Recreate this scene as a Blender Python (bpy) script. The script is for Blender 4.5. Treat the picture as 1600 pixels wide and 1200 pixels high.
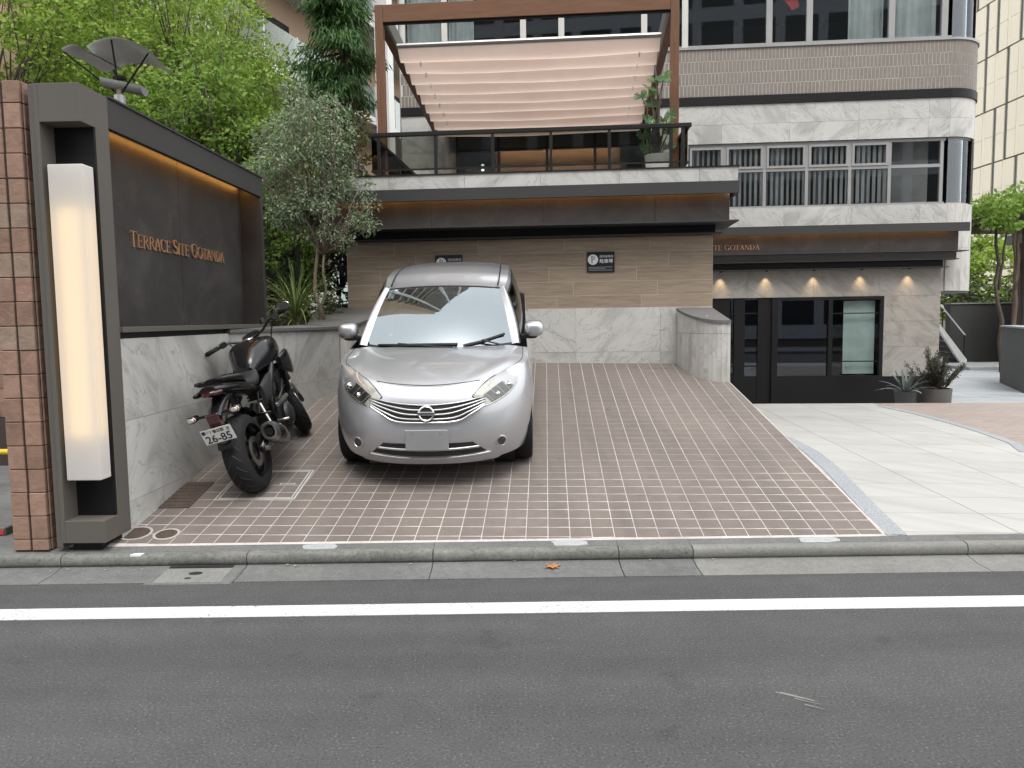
import bpy, bmesh, math, random
import numpy as np
from mathutils import Vector, Matrix
random.seed(7)
rng = np.random.default_rng(7)
for o in list(bpy.data.objects):
    bpy.data.objects.remove(o)
scene = bpy.context.scene
COL = scene.collection
R = math.radians

# ------------------------------------------------------------------ camera, sky, sun, exposure
cam_d = bpy.data.cameras.new('camera')
cam = bpy.data.objects.new('camera', cam_d)
COL.objects.link(cam)
cam_d.sensor_width = 36.0
cam_d.lens = 27.0
cam_d.clip_start = 0.05
cam_d.clip_end = 600
cam.matrix_world = Matrix.Translation((0, 0, 1.6)) @ Matrix.Rotation(R(90 - 4.88), 4, 'X') @ Matrix.Rotation(-0.0137, 4, 'Z')
scene.camera = cam

SUN_EL, SUN_AZ = 60.0, 172.0     # high and veiled, over the viewer's shoulder
world = bpy.data.worlds.new('World')
scene.world = world
world.use_nodes = True
wn = world.node_tree
wn.nodes.clear()
sky = wn.nodes.new('ShaderNodeTexSky')
sky.sky_type = 'NISHITA'
sky.sun_disc = False
sky.sun_elevation = R(SUN_EL)
sky.sun_rotation = R(SUN_AZ)
sky.air_density = 1.0
sky.dust_density = 6.0
sky.ozone_density = 1.0
hs = wn.nodes.new('ShaderNodeHueSaturation')      # an even cloud deck veils most of the clear sky
hs.inputs['Saturation'].default_value = 0.25
veil = wn.nodes.new('ShaderNodeMix')
veil.data_type = 'RGBA'
veil.inputs[0].default_value = 0.75
veil.inputs[7].default_value = (6.35, 6.4, 6.45, 1)
bg = wn.nodes.new('ShaderNodeBackground')
bg.inputs['Strength'].default_value = 0.15
wo = wn.nodes.new('ShaderNodeOutputWorld')
wn.links.new(sky.outputs[0], hs.inputs['Color'])
wn.links.new(hs.outputs[0], veil.inputs[6])
wn.links.new(veil.outputs[2], bg.inputs['Color'])
wn.links.new(bg.outputs[0], wo.inputs['Surface'])

sun_d = bpy.data.lights.new('sun', 'SUN')
sun_d.energy = 0.6
sun_d.angle = R(24)
sun_d.color = (1.0, 0.97, 0.93)
sun = bpy.data.objects.new('sun', sun_d)
COL.objects.link(sun)
# sun_rotation is measured from +Y towards +X
sdir = Vector((math.sin(R(SUN_AZ)) * math.cos(R(SUN_EL)), math.cos(R(SUN_AZ)) * math.cos(R(SUN_EL)), math.sin(R(SUN_EL))))
sun.rotation_euler = sdir.to_track_quat('Z', 'Y').to_euler()
sun.location = sdir * 40

scene.view_settings.view_transform = 'Standard'
scene.view_settings.look = 'None'
scene.view_settings.gamma = 1.0
scene.view_settings.exposure = 1.25
scene.view_settings.use_curve_mapping = False
scene.render.engine = 'CYCLES'
scene.cycles.max_bounces = 5
scene.cycles.diffuse_bounces = 2
scene.cycles.glossy_bounces = 3
scene.cycles.transparent_max_bounces = 8
scene.cycles.sample_clamp_indirect = 6.0
scene.cycles.caustics_reflective = False
scene.cycles.caustics_refractive = False

# ------------------------------------------------------------------ materials
def new_mat(name):
    m = bpy.data.materials.new(name)
    m.use_nodes = True
    nt = m.node_tree
    return m, nt, nt.nodes['Principled BSDF']

def N(nt, typ, **kw):
    n = nt.nodes.new(typ)
    for k, v in kw.items():
        if k in n.inputs:
            n.inputs[k].default_value = v
        else:
            setattr(n, k, v)
    return n

def pos(nt):
    return nt.nodes.new('ShaderNodeNewGeometry').outputs['Position']

def ramp(nt, fac, stops):
    r = nt.nodes.new('ShaderNodeValToRGB')
    e = r.color_ramp.elements
    while len(e) < len(stops):
        e.new(0.5)
    for i, (p, c) in enumerate(stops):
        e[i].position = p
        e[i].color = (c[0], c[1], c[2], 1)
    nt.links.new(fac, r.inputs[0])
    return r.outputs[0]

def mixc(nt, a, b, fac, mode='MIX'):
    m = nt.nodes.new('ShaderNodeMix')
    m.data_type = 'RGBA'
    m.blend_type = mode
    for s, v in ((0, fac), (6, a), (7, b)):
        if isinstance(v, (int, float)):
            m.inputs[s].default_value = v
        elif isinstance(v, tuple):
            m.inputs[s].default_value = (v[0], v[1], v[2], 1)
        else:
            nt.links.new(v, m.inputs[s])
    return m.outputs[2]

def math_n(nt, op, a, b=None):
    m = nt.nodes.new('ShaderNodeMath')
    m.operation = op
    for i, v in enumerate((a, b)):
        if v is None:
            continue
        if isinstance(v, (int, float)):
            m.inputs[i].default_value = v
        else:
            nt.links.new(v, m.inputs[i])
    return m.outputs[0]

def noise_n(nt, vec, scale, detail=4, rough=0.55, dist=0.0):
    n = N(nt, 'ShaderNodeTexNoise', Scale=scale, Detail=detail, Roughness=rough, Distortion=dist)
    nt.links.new(vec, n.inputs['Vector'])
    return n.outputs['Fac']

def bump(nt, bsdf, h, strength=0.3, dist=0.01):
    b = N(nt, 'ShaderNodeBump', Strength=strength, Distance=dist)
    nt.links.new(h, b.inputs['Height'])
    nt.links.new(b.outputs[0], bsdf.inputs['Normal'])

def shade(c, k):
    return (c[0] * k, c[1] * k, c[2] * k)

def plain(name, col, rough=0.5, metal=0.0, var=0.12, scale=3.0, bs=0.0, bscale=60, rnd=0.0, spec=0.5, coat=0.0, stretch=None, rvar=0.1):
    """painted / solid stuff: colour with soft unevenness, optional fine relief and per-piece variation"""
    m, nt, b = new_mat(name)
    v = pos(nt)
    if stretch:
        mp = N(nt, 'ShaderNodeMapping', Scale=stretch)
        nt.links.new(v, mp.inputs[0])
        v = mp.outputs[0]
    n = noise_n(nt, v, scale)
    c = ramp(nt, n, [(0.3, shade(col, 1 - var)), (0.7, shade(col, 1 + var))])
    if rnd:
        oi = nt.nodes.new('ShaderNodeObjectInfo')
        c = mixc(nt, c, ramp(nt, oi.outputs['Random'], [(0, (1 - rnd,) * 3), (1, (1 + rnd,) * 3)]), 1.0, 'MULTIPLY')
    nt.links.new(c, b.inputs['Base Color'])
    r = nt.nodes.new('ShaderNodeMapRange')
    r.inputs['To Min'].default_value = max(0.02, rough - rvar)
    r.inputs['To Max'].default_value = min(1, rough + rvar)
    nt.links.new(n, r.inputs[0])
    nt.links.new(r.outputs[0], b.inputs['Roughness'])
    b.inputs['Metallic'].default_value = metal
    b.inputs['Specular IOR Level'].default_value = spec
    if coat:
        b.inputs['Coat Weight'].default_value = coat
        b.inputs['Coat Roughness'].default_value = 0.04
    if bs:
        bump(nt, b, noise_n(nt, v, bscale, 6, 0.65), bs)
    return m

def emit(name, col, strength):
    m = bpy.data.materials.new(name)
    m.use_nodes = True
    nt = m.node_tree
    nt.nodes.clear()
    e = N(nt, 'ShaderNodeEmission', Strength=strength)
    e.inputs['Color'].default_value = (*col, 1)
    o = nt.nodes.new('ShaderNodeOutputMaterial')
    nt.links.new(e.outputs[0], o.inputs[0])
    return m

def glass(name, tint, blend=0.3, rough=0.01, refl=(1, 1, 1), flat=0.0):
    """thin pane: see-through tint with mirror reflection growing at grazing angles"""
    m = bpy.data.materials.new(name)
    m.use_nodes = True
    nt = m.node_tree
    nt.nodes.clear()
    t = nt.nodes.new('ShaderNodeBsdfTransparent')
    t.inputs[0].default_value = (*tint, 1)
    g = N(nt, 'ShaderNodeBsdfGlossy', Roughness=rough)
    g.inputs[0].default_value = (*refl, 1)
    lw = N(nt, 'ShaderNodeLayerWeight', Blend=blend)
    fac = math_n(nt, 'ADD', lw.outputs['Fresnel'], flat)
    mx = nt.nodes.new('ShaderNodeMixShader')
    nt.links.new(fac, mx.inputs[0])
    nt.links.new(t.outputs[0], mx.inputs[1])
    nt.links.new(g.outputs[0], mx.inputs[2])
    o = nt.nodes.new('ShaderNodeOutputMaterial')
    nt.links.new(mx.outputs[0], o.inputs[0])
    return m

def marble(name, base, vein, dark, rot=0.75, contrast=1.0, rough=0.35):
    """pale porcelain panel with slanting grey veins; every panel is cut from another place"""
    m, nt, b = new_mat(name)
    v = pos(nt)
    oi = nt.nodes.new('ShaderNodeObjectInfo')
    off = nt.nodes.new('ShaderNodeVectorMath')
    off.operation = 'SCALE'
    comb = nt.nodes.new('ShaderNodeCombineXYZ')
    for i in range(3):
        nt.links.new(math_n(nt, 'MULTIPLY', oi.outputs['Random'], 17.0 + 11 * i), comb.inputs[i])
    add = nt.nodes.new('ShaderNodeVectorMath')
    add.operation = 'ADD'
    nt.links.new(v, add.inputs[0])
    nt.links.new(comb.outputs[0], add.inputs[1])
    # flip the slant on about half of the panels
    sgn = math_n(nt, 'SUBTRACT', math_n(nt, 'MULTIPLY', math_n(nt, 'GREATER_THAN', oi.outputs['Random'], 0.62), -2.0), -1.0)
    sx = nt.nodes.new('ShaderNodeSeparateXYZ')
    nt.links.new(add.outputs[0], sx.inputs[0])
    u = math_n(nt, 'ADD', math_n(nt, 'MULTIPLY', math_n(nt, 'ADD', sx.outputs[0], math_n(nt, 'MULTIPLY', sx.outputs[1], 0.8)), sgn), 0)
    w = math_n(nt, 'ADD', math_n(nt, 'MULTIPLY', u, math.cos(rot)), math_n(nt, 'MULTIPLY', sx.outputs[2], math.sin(rot)))
    t = math_n(nt, 'SUBTRACT', math_n(nt, 'MULTIPLY', sx.outputs[2], math.cos(rot)), math_n(nt, 'MULTIPLY', u, math.sin(rot)))
    c2 = nt.nodes.new('ShaderNodeCombineXYZ')
    nt.links.new(math_n(nt, 'MULTIPLY', w, 2.6), c2.inputs[0])
    nt.links.new(math_n(nt, 'MULTIPLY', t, 0.9), c2.inputs[1])
    n1 = noise_n(nt, c2.outputs[0], 1.3, 5, 0.55, 0.9)
    n2 = noise_n(nt, c2.outputs[0], 1.7, 4, 0.55, 1.3)
    n3 = noise_n(nt, v, 1.2, 2)
    c = ramp(nt, n1, [(0.34, shade(vein, 0.92)), (0.47, base), (0.57, shade(base, 1.06)), (0.68, shade(vein, 1.0))])
    line = ramp(nt, n2, [(0.478, (0, 0, 0)), (0.50, (1, 1, 1)), (0.508, (0, 0, 0))])
    c = mixc(nt, c, dark, math_n(nt, 'MULTIPLY', line, 0.62 * contrast))
    c = mixc(nt, c, ramp(nt, n3, [(0.3, (0.93, 0.93, 0.92)), (0.7, (1.04, 1.04, 1.03))]), 1.0, 'MULTIPLY')
    c = mixc(nt, c, ramp(nt, oi.outputs['Random'], [(0, (0.95,) * 3), (1, (1.04,) * 3)]), 1.0, 'MULTIPLY')
    nt.links.new(c, b.inputs['Base Color'])
    b.inputs['Roughness'].default_value = rough
    bump(nt, b, n2, 0.04, 0.005)
    return m

def grainy(name, c1, c2, stretch, scale=3.0, rough=0.5, rnd=0.08, bs=0.08):
    """wood-look: long streaks along one axis"""
    m, nt, b = new_mat(name)
    v = pos(nt)
    oi = nt.nodes.new('ShaderNodeObjectInfo')
    comb = nt.nodes.new('ShaderNodeCombineXYZ')
    for i in range(3):
        nt.links.new(math_n(nt, 'MULTIPLY', oi.outputs['Random'], 31.0 + 7 * i), comb.inputs[i])
    add = nt.nodes.new('ShaderNodeVectorMath')
    add.operation = 'ADD'
    nt.links.new(v, add.inputs[0])
    nt.links.new(comb.outputs[0], add.inputs[1])
    mp = N(nt, 'ShaderNodeMapping', Scale=stretch)
    nt.links.new(add.outputs[0], mp.inputs[0])
    n = noise_n(nt, mp.outputs[0], scale, 6, 0.62, 0.6)
    c = ramp(nt, n, [(0.28, c1), (0.52, tuple((a + d) / 2 for a, d in zip(c1, c2))), (0.75, c2)])
    c = mixc(nt, c, ramp(nt, oi.outputs['Random'], [(0, (1 - rnd,) * 3), (1, (1 + rnd,) * 3)]), 1.0, 'MULTIPLY')
    nt.links.new(c, b.inputs['Base Color'])
    b.inputs['Roughness'].default_value = rough
    bump(nt, b, n, bs, 0.004)
    return m

def cloth(name, col, trans=0.5):
    m, nt, b = new_mat(name)
    nt.nodes.remove(b)
    v = pos(nt)
    c = ramp(nt, noise_n(nt, v, 2.0), [(0.3, shade(col, 0.96)), (0.7, shade(col, 1.04))])
    d = nt.nodes.new('ShaderNodeBsdfDiffuse'); nt.links.new(c, d.inputs[0])
    t = nt.nodes.new('ShaderNodeBsdfTranslucent'); nt.links.new(c, t.inputs[0])
    mx = nt.nodes.new('ShaderNodeMixShader'); mx.inputs[0].default_value = trans
    nt.links.new(d.outputs[0], mx.inputs[1]); nt.links.new(t.outputs[0], mx.inputs[2])
    nt.links.new(mx.outputs[0], nt.nodes['Material Output'].inputs[0])
    return m

def leafm(name, c1, c2, c3, trans=0.45):
    m, nt, b = new_mat(name)
    g = nt.nodes.new('ShaderNodeNewGeometry')
    c = ramp(nt, g.outputs['Random Per Island'], [(0.0, c1), (0.55, c2), (1.0, c3)])
    nt.links.new(c, b.inputs['Base Color'])
    b.inputs['Roughness'].default_value = 0.5
    b.inputs['Specular IOR Level'].default_value = 0.35
    tr = nt.nodes.new('ShaderNodeBsdfTranslucent')
    nt.links.new(c, tr.inputs[0])
    mx = nt.nodes.new('ShaderNodeMixShader')
    mx.inputs[0].default_value = trans
    o = nt.nodes['Material Output']
    nt.links.new(b.outputs[0], mx.inputs[1])
    nt.links.new(tr.outputs[0], mx.inputs[2])
    nt.links.new(mx.outputs[0], o.inputs[0])
    return m

def speckle(name, base, lo, hi, scale=140, rough=0.85, big=0.12, bs=0.4, bscale=170, patch=1.1):
    """asphalt, concrete, pebble: fine two-tone grain with broad uneven patches"""
    m, nt, b = new_mat(name)
    v = pos(nt)
    n = noise_n(nt, v, scale, 3, 0.7)
    c = ramp(nt, n, [(0.30, lo), (0.47, base), (0.58, base), (0.74, hi)])
    n2 = noise_n(nt, v, patch, 5, 0.6)
    c = mixc(nt, c, ramp(nt, n2, [(0.3, (1 - big,) * 3), (0.7, (1 + big,) * 3)]), 1.0, 'MULTIPLY')
    n3 = noise_n(nt, v, patch * 9, 3, 0.6)
    c = mixc(nt, c, ramp(nt, n3, [(0.35, (1 - big * 0.5,) * 3), (0.65, (1 + big * 0.5,) * 3)]), 1.0, 'MULTIPLY')
    nt.links.new(c, b.inputs['Base Color'])
    b.inputs['Roughness'].default_value = rough
    b.inputs['Specular IOR Level'].default_value = 0.3
    bump(nt, b, noise_n(nt, v, bscale, 2, 0.6), bs, 0.006)
    return m

M = {}
def _asphalt():
    m = speckle('asphalt', (0.068, 0.068, 0.069), (0.028, 0.028, 0.029), (0.19, 0.19, 0.187), 85, 0.9, 0.10, 0.6, 85, 0.7)
    nt = m.node_tree
    b = nt.nodes['Principled BSDF']
    c = b.inputs['Base Color'].links[0].from_socket
    v = pos(nt)
    mp = N(nt, 'ShaderNodeMapping', Scale=(0.12, 1.5, 1))
    nt.links.new(v, mp.inputs[0])
    trk = noise_n(nt, mp.outputs[0], 1.6, 4, 0.6)            # wheel-polished bands along the road
    c = mixc(nt, c, ramp(nt, trk, [(0.32, (0.86, 0.86, 0.86)), (0.68, (1.14, 1.14, 1.13))]), 1.0, 'MULTIPLY')
    spot = noise_n(nt, v, 2.3, 3, 0.5)
    c = mixc(nt, c, ramp(nt, spot, [(0.22, (0.62, 0.62, 0.63)), (0.33, (1, 1, 1))]), 1.0, 'MULTIPLY')
    nt.links.new(c, b.inputs['Base Color'])
    return m
M['asphalt'] = _asphalt()
def _paintline():
    m, nt, b = new_mat('road_paint')
    v = pos(nt)
    a = noise_n(nt, v, 60, 4, 0.7)
    big = noise_n(nt, v, 3.0, 4, 0.6)
    w = math_n(nt, 'ADD', a, math_n(nt, 'MULTIPLY', big, 0.35))
    c = ramp(nt, w, [(0.50, (0.16, 0.16, 0.16)), (0.56, (0.48, 0.48, 0.475)), (0.70, (0.55, 0.55, 0.545))])
    nt.links.new(c, b.inputs['Base Color'])
    b.inputs['Roughness'].default_value = 0.7
    bump(nt, b, noise_n(nt, v, 85, 2, 0.6), 0.3, 0.004)
    return m
M['road_paint'] = _paintline()
M['kerb'] = speckle('kerb_concrete', (0.160, 0.162, 0.147), (0.09, 0.092, 0.082), (0.23, 0.23, 0.213), 48, 0.85, 0.24, 0.35, 120, 2.2)
M['gutter'] = speckle('gutter_concrete', (0.135, 0.137, 0.134), (0.085, 0.085, 0.085), (0.19, 0.19, 0.185), 70, 0.85, 0.16, 0.3, 120, 1.4)
M['gutter_new'] = speckle('new_concrete', (0.19, 0.19, 0.178), (0.13, 0.13, 0.122), (0.25, 0.25, 0.235), 60, 0.8, 0.12, 0.25, 110, 1.8)
M['mortar'] = speckle('mortar_patch', (0.34, 0.355, 0.36), (0.27, 0.28, 0.285), (0.42, 0.435, 0.44), 40, 0.8, 0.06, 0.3, 90)
def _tile():
    m = speckle('paving_tile', (0.172, 0.147, 0.132), (0.125, 0.107, 0.096), (0.22, 0.19, 0.173), 190, 0.75, 0.10, 0.25, 240, 0.9)
    nt = m.node_tree
    b = nt.nodes['Principled BSDF']
    c = b.inputs['Base Color'].links[0].from_socket
    v = pos(nt)
    mp = N(nt, 'ShaderNodeMapping', Scale=(3.2, 0.28, 0.28))
    nt.links.new(v, mp.inputs[0])
    trk = noise_n(nt, mp.outputs[0], 1.1, 4, 0.6)            # tyre tracks up the ramp
    c = mixc(nt, c, ramp(nt, trk, [(0.36, (0.90, 0.90, 0.905)), (0.56, (1.03, 1.03, 1.02))]), 1.0, 'MULTIPLY')
    oil = noise_n(nt, v, 3.6, 4, 0.6)
    c = mixc(nt, c, ramp(nt, oil, [(0.24, (0.70, 0.69, 0.68)), (0.34, (1, 1, 1))]), 1.0, 'MULTIPLY')
    nt.links.new(c, b.inputs['Base Color'])
    return m
M['tile'] = _tile()
M['grout'] = speckle('pale_grout', (0.47, 0.435, 0.41), (0.34, 0.31, 0.295), (0.54, 0.505, 0.48), 60, 0.85, 0.20, 0.2, 120, 1.3)
M['pebble'] = speckle('pebble_strip', (0.30, 0.32, 0.34), (0.14, 0.15, 0.17), (0.62, 0.63, 0.63), 55, 0.7, 0.05, 0.6, 60)
M['plaza'] = marble('plaza_stone', (0.40, 0.395, 0.378), (0.388, 0.382, 0.364), (0.32, 0.31, 0.295), 0.2, 0.15, 0.6)
M['plaza_joint'] = plain('plaza_joint', (0.20, 0.19, 0.18), 0.8)
M['path'] = marble('path_stone', (0.34, 0.36, 0.385), (0.26, 0.28, 0.30), (0.2, 0.215, 0.235), 0.1, 0.5, 0.5)
M['marble'] = marble('grey_marble', (0.485, 0.480, 0.463), (0.40, 0.394, 0.377), (0.24, 0.228, 0.21), 0.75, 1.0, 0.35)
M['marble_strip'] = marble('grey_marble_strip', (0.48, 0.47, 0.45), (0.36, 0.35, 0.33), (0.30, 0.28, 0.26), 0.15, 0.7, 0.4)
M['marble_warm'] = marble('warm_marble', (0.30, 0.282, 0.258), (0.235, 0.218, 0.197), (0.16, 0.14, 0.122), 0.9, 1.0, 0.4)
M['wood_tile'] = grainy('wood_look_tile', (0.215, 0.164, 0.116), (0.35, 0.28, 0.208), (1.2, 1.2, 16), 2.2, 0.5, 0.07)
M['wood_joint'] = plain('tile_joint', (0.40, 0.34, 0.29), 0.7)
M['pergola'] = grainy('pergola_wood_print', (0.105, 0.042, 0.018), (0.170, 0.078, 0.036), (1.0, 1.0, 9), 3.0, 0.45, 0.04, 0.03)
M['pergola_post'] = grainy('pergola_post_print', (0.105, 0.042, 0.018), (0.170, 0.078, 0.036), (9, 9, 1.0), 3.0, 0.45, 0.04, 0.03)
def _slate():
    m, nt, b = new_mat('dark_slate')
    v = pos(nt)
    a = noise_n(nt, v, 2.2, 6, 0.65, 0.8)
    c = ramp(nt, a, [(0.3, (0.020, 0.018, 0.017)), (0.5, (0.030, 0.027, 0.0255)), (0.72, (0.052, 0.047, 0.043))])
    s1 = noise_n(nt, v, 5.0, 3, 0.6, 2.5)
    ln = ramp(nt, s1, [(0.497, (0, 0, 0)), (0.503, (1, 1, 1)), (0.509, (0, 0, 0))])
    gate = ramp(nt, noise_n(nt, v, 3.1, 2), [(0.5, (0, 0, 0)), (0.62, (1, 1, 1))])
    c = mixc(nt, c, (0.15, 0.137, 0.125), math_n(nt, 'MULTIPLY', math_n(nt, 'MULTIPLY', ln, gate), 0.6))
    nt.links.new(c, b.inputs['Base Color'])
    b.inputs['Roughness'].default_value = 0.55
    bump(nt, b, a, 0.12, 0.004)
    return m
M['slate'] = _slate()
M['frame'] = plain('taupe_metal', (0.105, 0.096, 0.084), 0.5, 0.0, 0.05, 1.0, spec=0.3)
M['fascia'] = plain('grey_metal', (0.044, 0.044, 0.044), 0.5, 0.0, 0.05, 1.2, spec=0.3)
M['black_metal'] = plain('black_metal', (0.008, 0.0075, 0.008), 0.5, 0.0, 0.1, 1.0, spec=0.25)
M['rail'] = plain('rail_metal', (0.013, 0.013, 0.012), 0.45, 0.0, 0.1, 2.0, spec=0.3)
M['dark_in'] = plain('dark_interior', (0.008, 0.008, 0.008), 0.8)
M['coping'] = speckle('coping_stone', (0.13, 0.126, 0.122), (0.10, 0.096, 0.092), (0.17, 0.165, 0.16), 80, 0.6, 0.08, 0.2, 100)
M['copper'] = plain('copper_letters', (0.44, 0.25, 0.145), 0.45, 0.35, 0.08)
M['brick_red'] = plain('split_brick', (0.265, 0.168, 0.124), 0.75, 0, 0.18, 9, 0.9, 22, 0.16, 0.3)
M['brick_pale'] = plain('split_brick_pale', (0.265, 0.195, 0.148), 0.75, 0, 0.15, 9, 0.9, 22, 0.10, 0.3)
M['brick_joint'] = plain('brick_joint', (0.045, 0.032, 0.027), 0.9)
M['facade_tile'] = plain('facade_tile', (0.192, 0.166, 0.142), 0.5, 0, 0.16, 5, 0.1, 60, 0, 0.5, 0, (6, 6, 2))
M['facade_joint'] = plain('facade_joint', (0.50, 0.48, 0.455), 0.8)
M['alu'] = plain('window_aluminium', (0.32, 0.32, 0.315), 0.4, 0.3, 0.05)
M['alu_light'] = plain('pale_aluminium', (0.55, 0.54, 0.51), 0.4, 0.1, 0.05)
M['pane'] = glass('window_glass', (0.92, 0.94, 0.94), 0.18, 0.008, (0.9, 0.95, 1.0), 0.05)
M['pane_clear'] = glass('clear_glass', (0.84, 0.88, 0.87), 0.12, 0.01, (0.9, 0.95, 1.0), 0.03)
M['pane_smoke'] = glass('smoked_glass', (0.62, 0.63, 0.60), 0.08, 0.01, (0.9, 0.95, 1.0), 0.02)
M['pane_dark'] = glass('dark_glass', (0.32, 0.34, 0.36), 0.22, 0.01, (0.8, 0.88, 1.0), 0.08)
M['blind'] = plain('blind_fabric', (0.90, 0.90, 0.88), 0.8)
M['curtain'] = plain('roller_curtain', (0.66, 0.72, 0.70), 0.9)
M['room'] = plain('office_wall', (0.30, 0.29, 0.28), 0.9)
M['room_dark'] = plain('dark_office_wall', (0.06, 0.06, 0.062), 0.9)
M['room_warm'] = plain('lobby_wall', (0.30, 0.20, 0.13), 0.8)
M['fabric'] = cloth('awning_fabric', (0.74, 0.59, 0.51), 0.6)
M['silver_rail'] = plain('awning_bar', (0.35, 0.34, 0.33), 0.35, 0.6, 0.05)
M['white_metal'] = plain('white_painted_metal', (0.74, 0.74, 0.72), 0.4)
M['grey_wall'] = speckle('grey_render', (0.085, 0.086, 0.086), (0.07, 0.07, 0.07), (0.10, 0.10, 0.10), 60, 0.85, 0.06, 0.2, 80)
M['led'] = emit('warm_led', (1.0, 0.46, 0.11), 5.0)
M['led_terrace'] = emit('terrace_led', (1.0, 0.44, 0.10), 8.0)
M['lamp_tube'] = emit('lantern_tube', (1.0, 0.68, 0.32), 0.72)
M['lobby_light'] = emit('lobby_light', (1.0, 0.62, 0.34), 14.0)
M['office_light'] = emit('office_light', (1.0, 0.98, 0.94), 1.0)
M['black_plastic'] = plain('black_plastic', (0.012, 0.012, 0.013), 0.5, 0, 0.1)
M['rubber'] = plain('tyre_rubber', (0.010, 0.010, 0.011), 0.75, 0, 0.15, 20, 0.2, 90, spec=0.3)
M['white_print'] = plain('white_print', (0.75, 0.75, 0.75), 0.6)
M['soil'] = speckle('soil', (0.05, 0.038, 0.028), (0.03, 0.022, 0.016), (0.09, 0.07, 0.05), 30, 0.95, 0.2, 0.6, 40)
M['bark'] = plain('bark', (0.085, 0.065, 0.050), 0.9, 0, 0.3, 14, 0.8, 40)
M['bark_pale'] = plain('pale_bark', (0.15, 0.115, 0.088), 0.85, 0, 0.3, 16, 0.6, 40)
def _lantern():
    m, nt, b = new_mat('lantern_acrylic')
    nt.nodes.remove(b)
    d = nt.nodes.new('ShaderNodeBsdfDiffuse'); d.inputs[0].default_value = (0.80, 0.79, 0.77, 1)
    t = nt.nodes.new('ShaderNodeBsdfTranslucent'); t.inputs[0].default_value = (0.80, 0.77, 0.72, 1)
    mx = nt.nodes.new('ShaderNodeMixShader'); mx.inputs[0].default_value = 0.5
    nt.links.new(d.outputs[0], mx.inputs[1]); nt.links.new(t.outputs[0], mx.inputs[2])
    nt.links.new(mx.outputs[0], nt.nodes['Material Output'].inputs[0])
    return m
M['lantern'] = _lantern()

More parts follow.
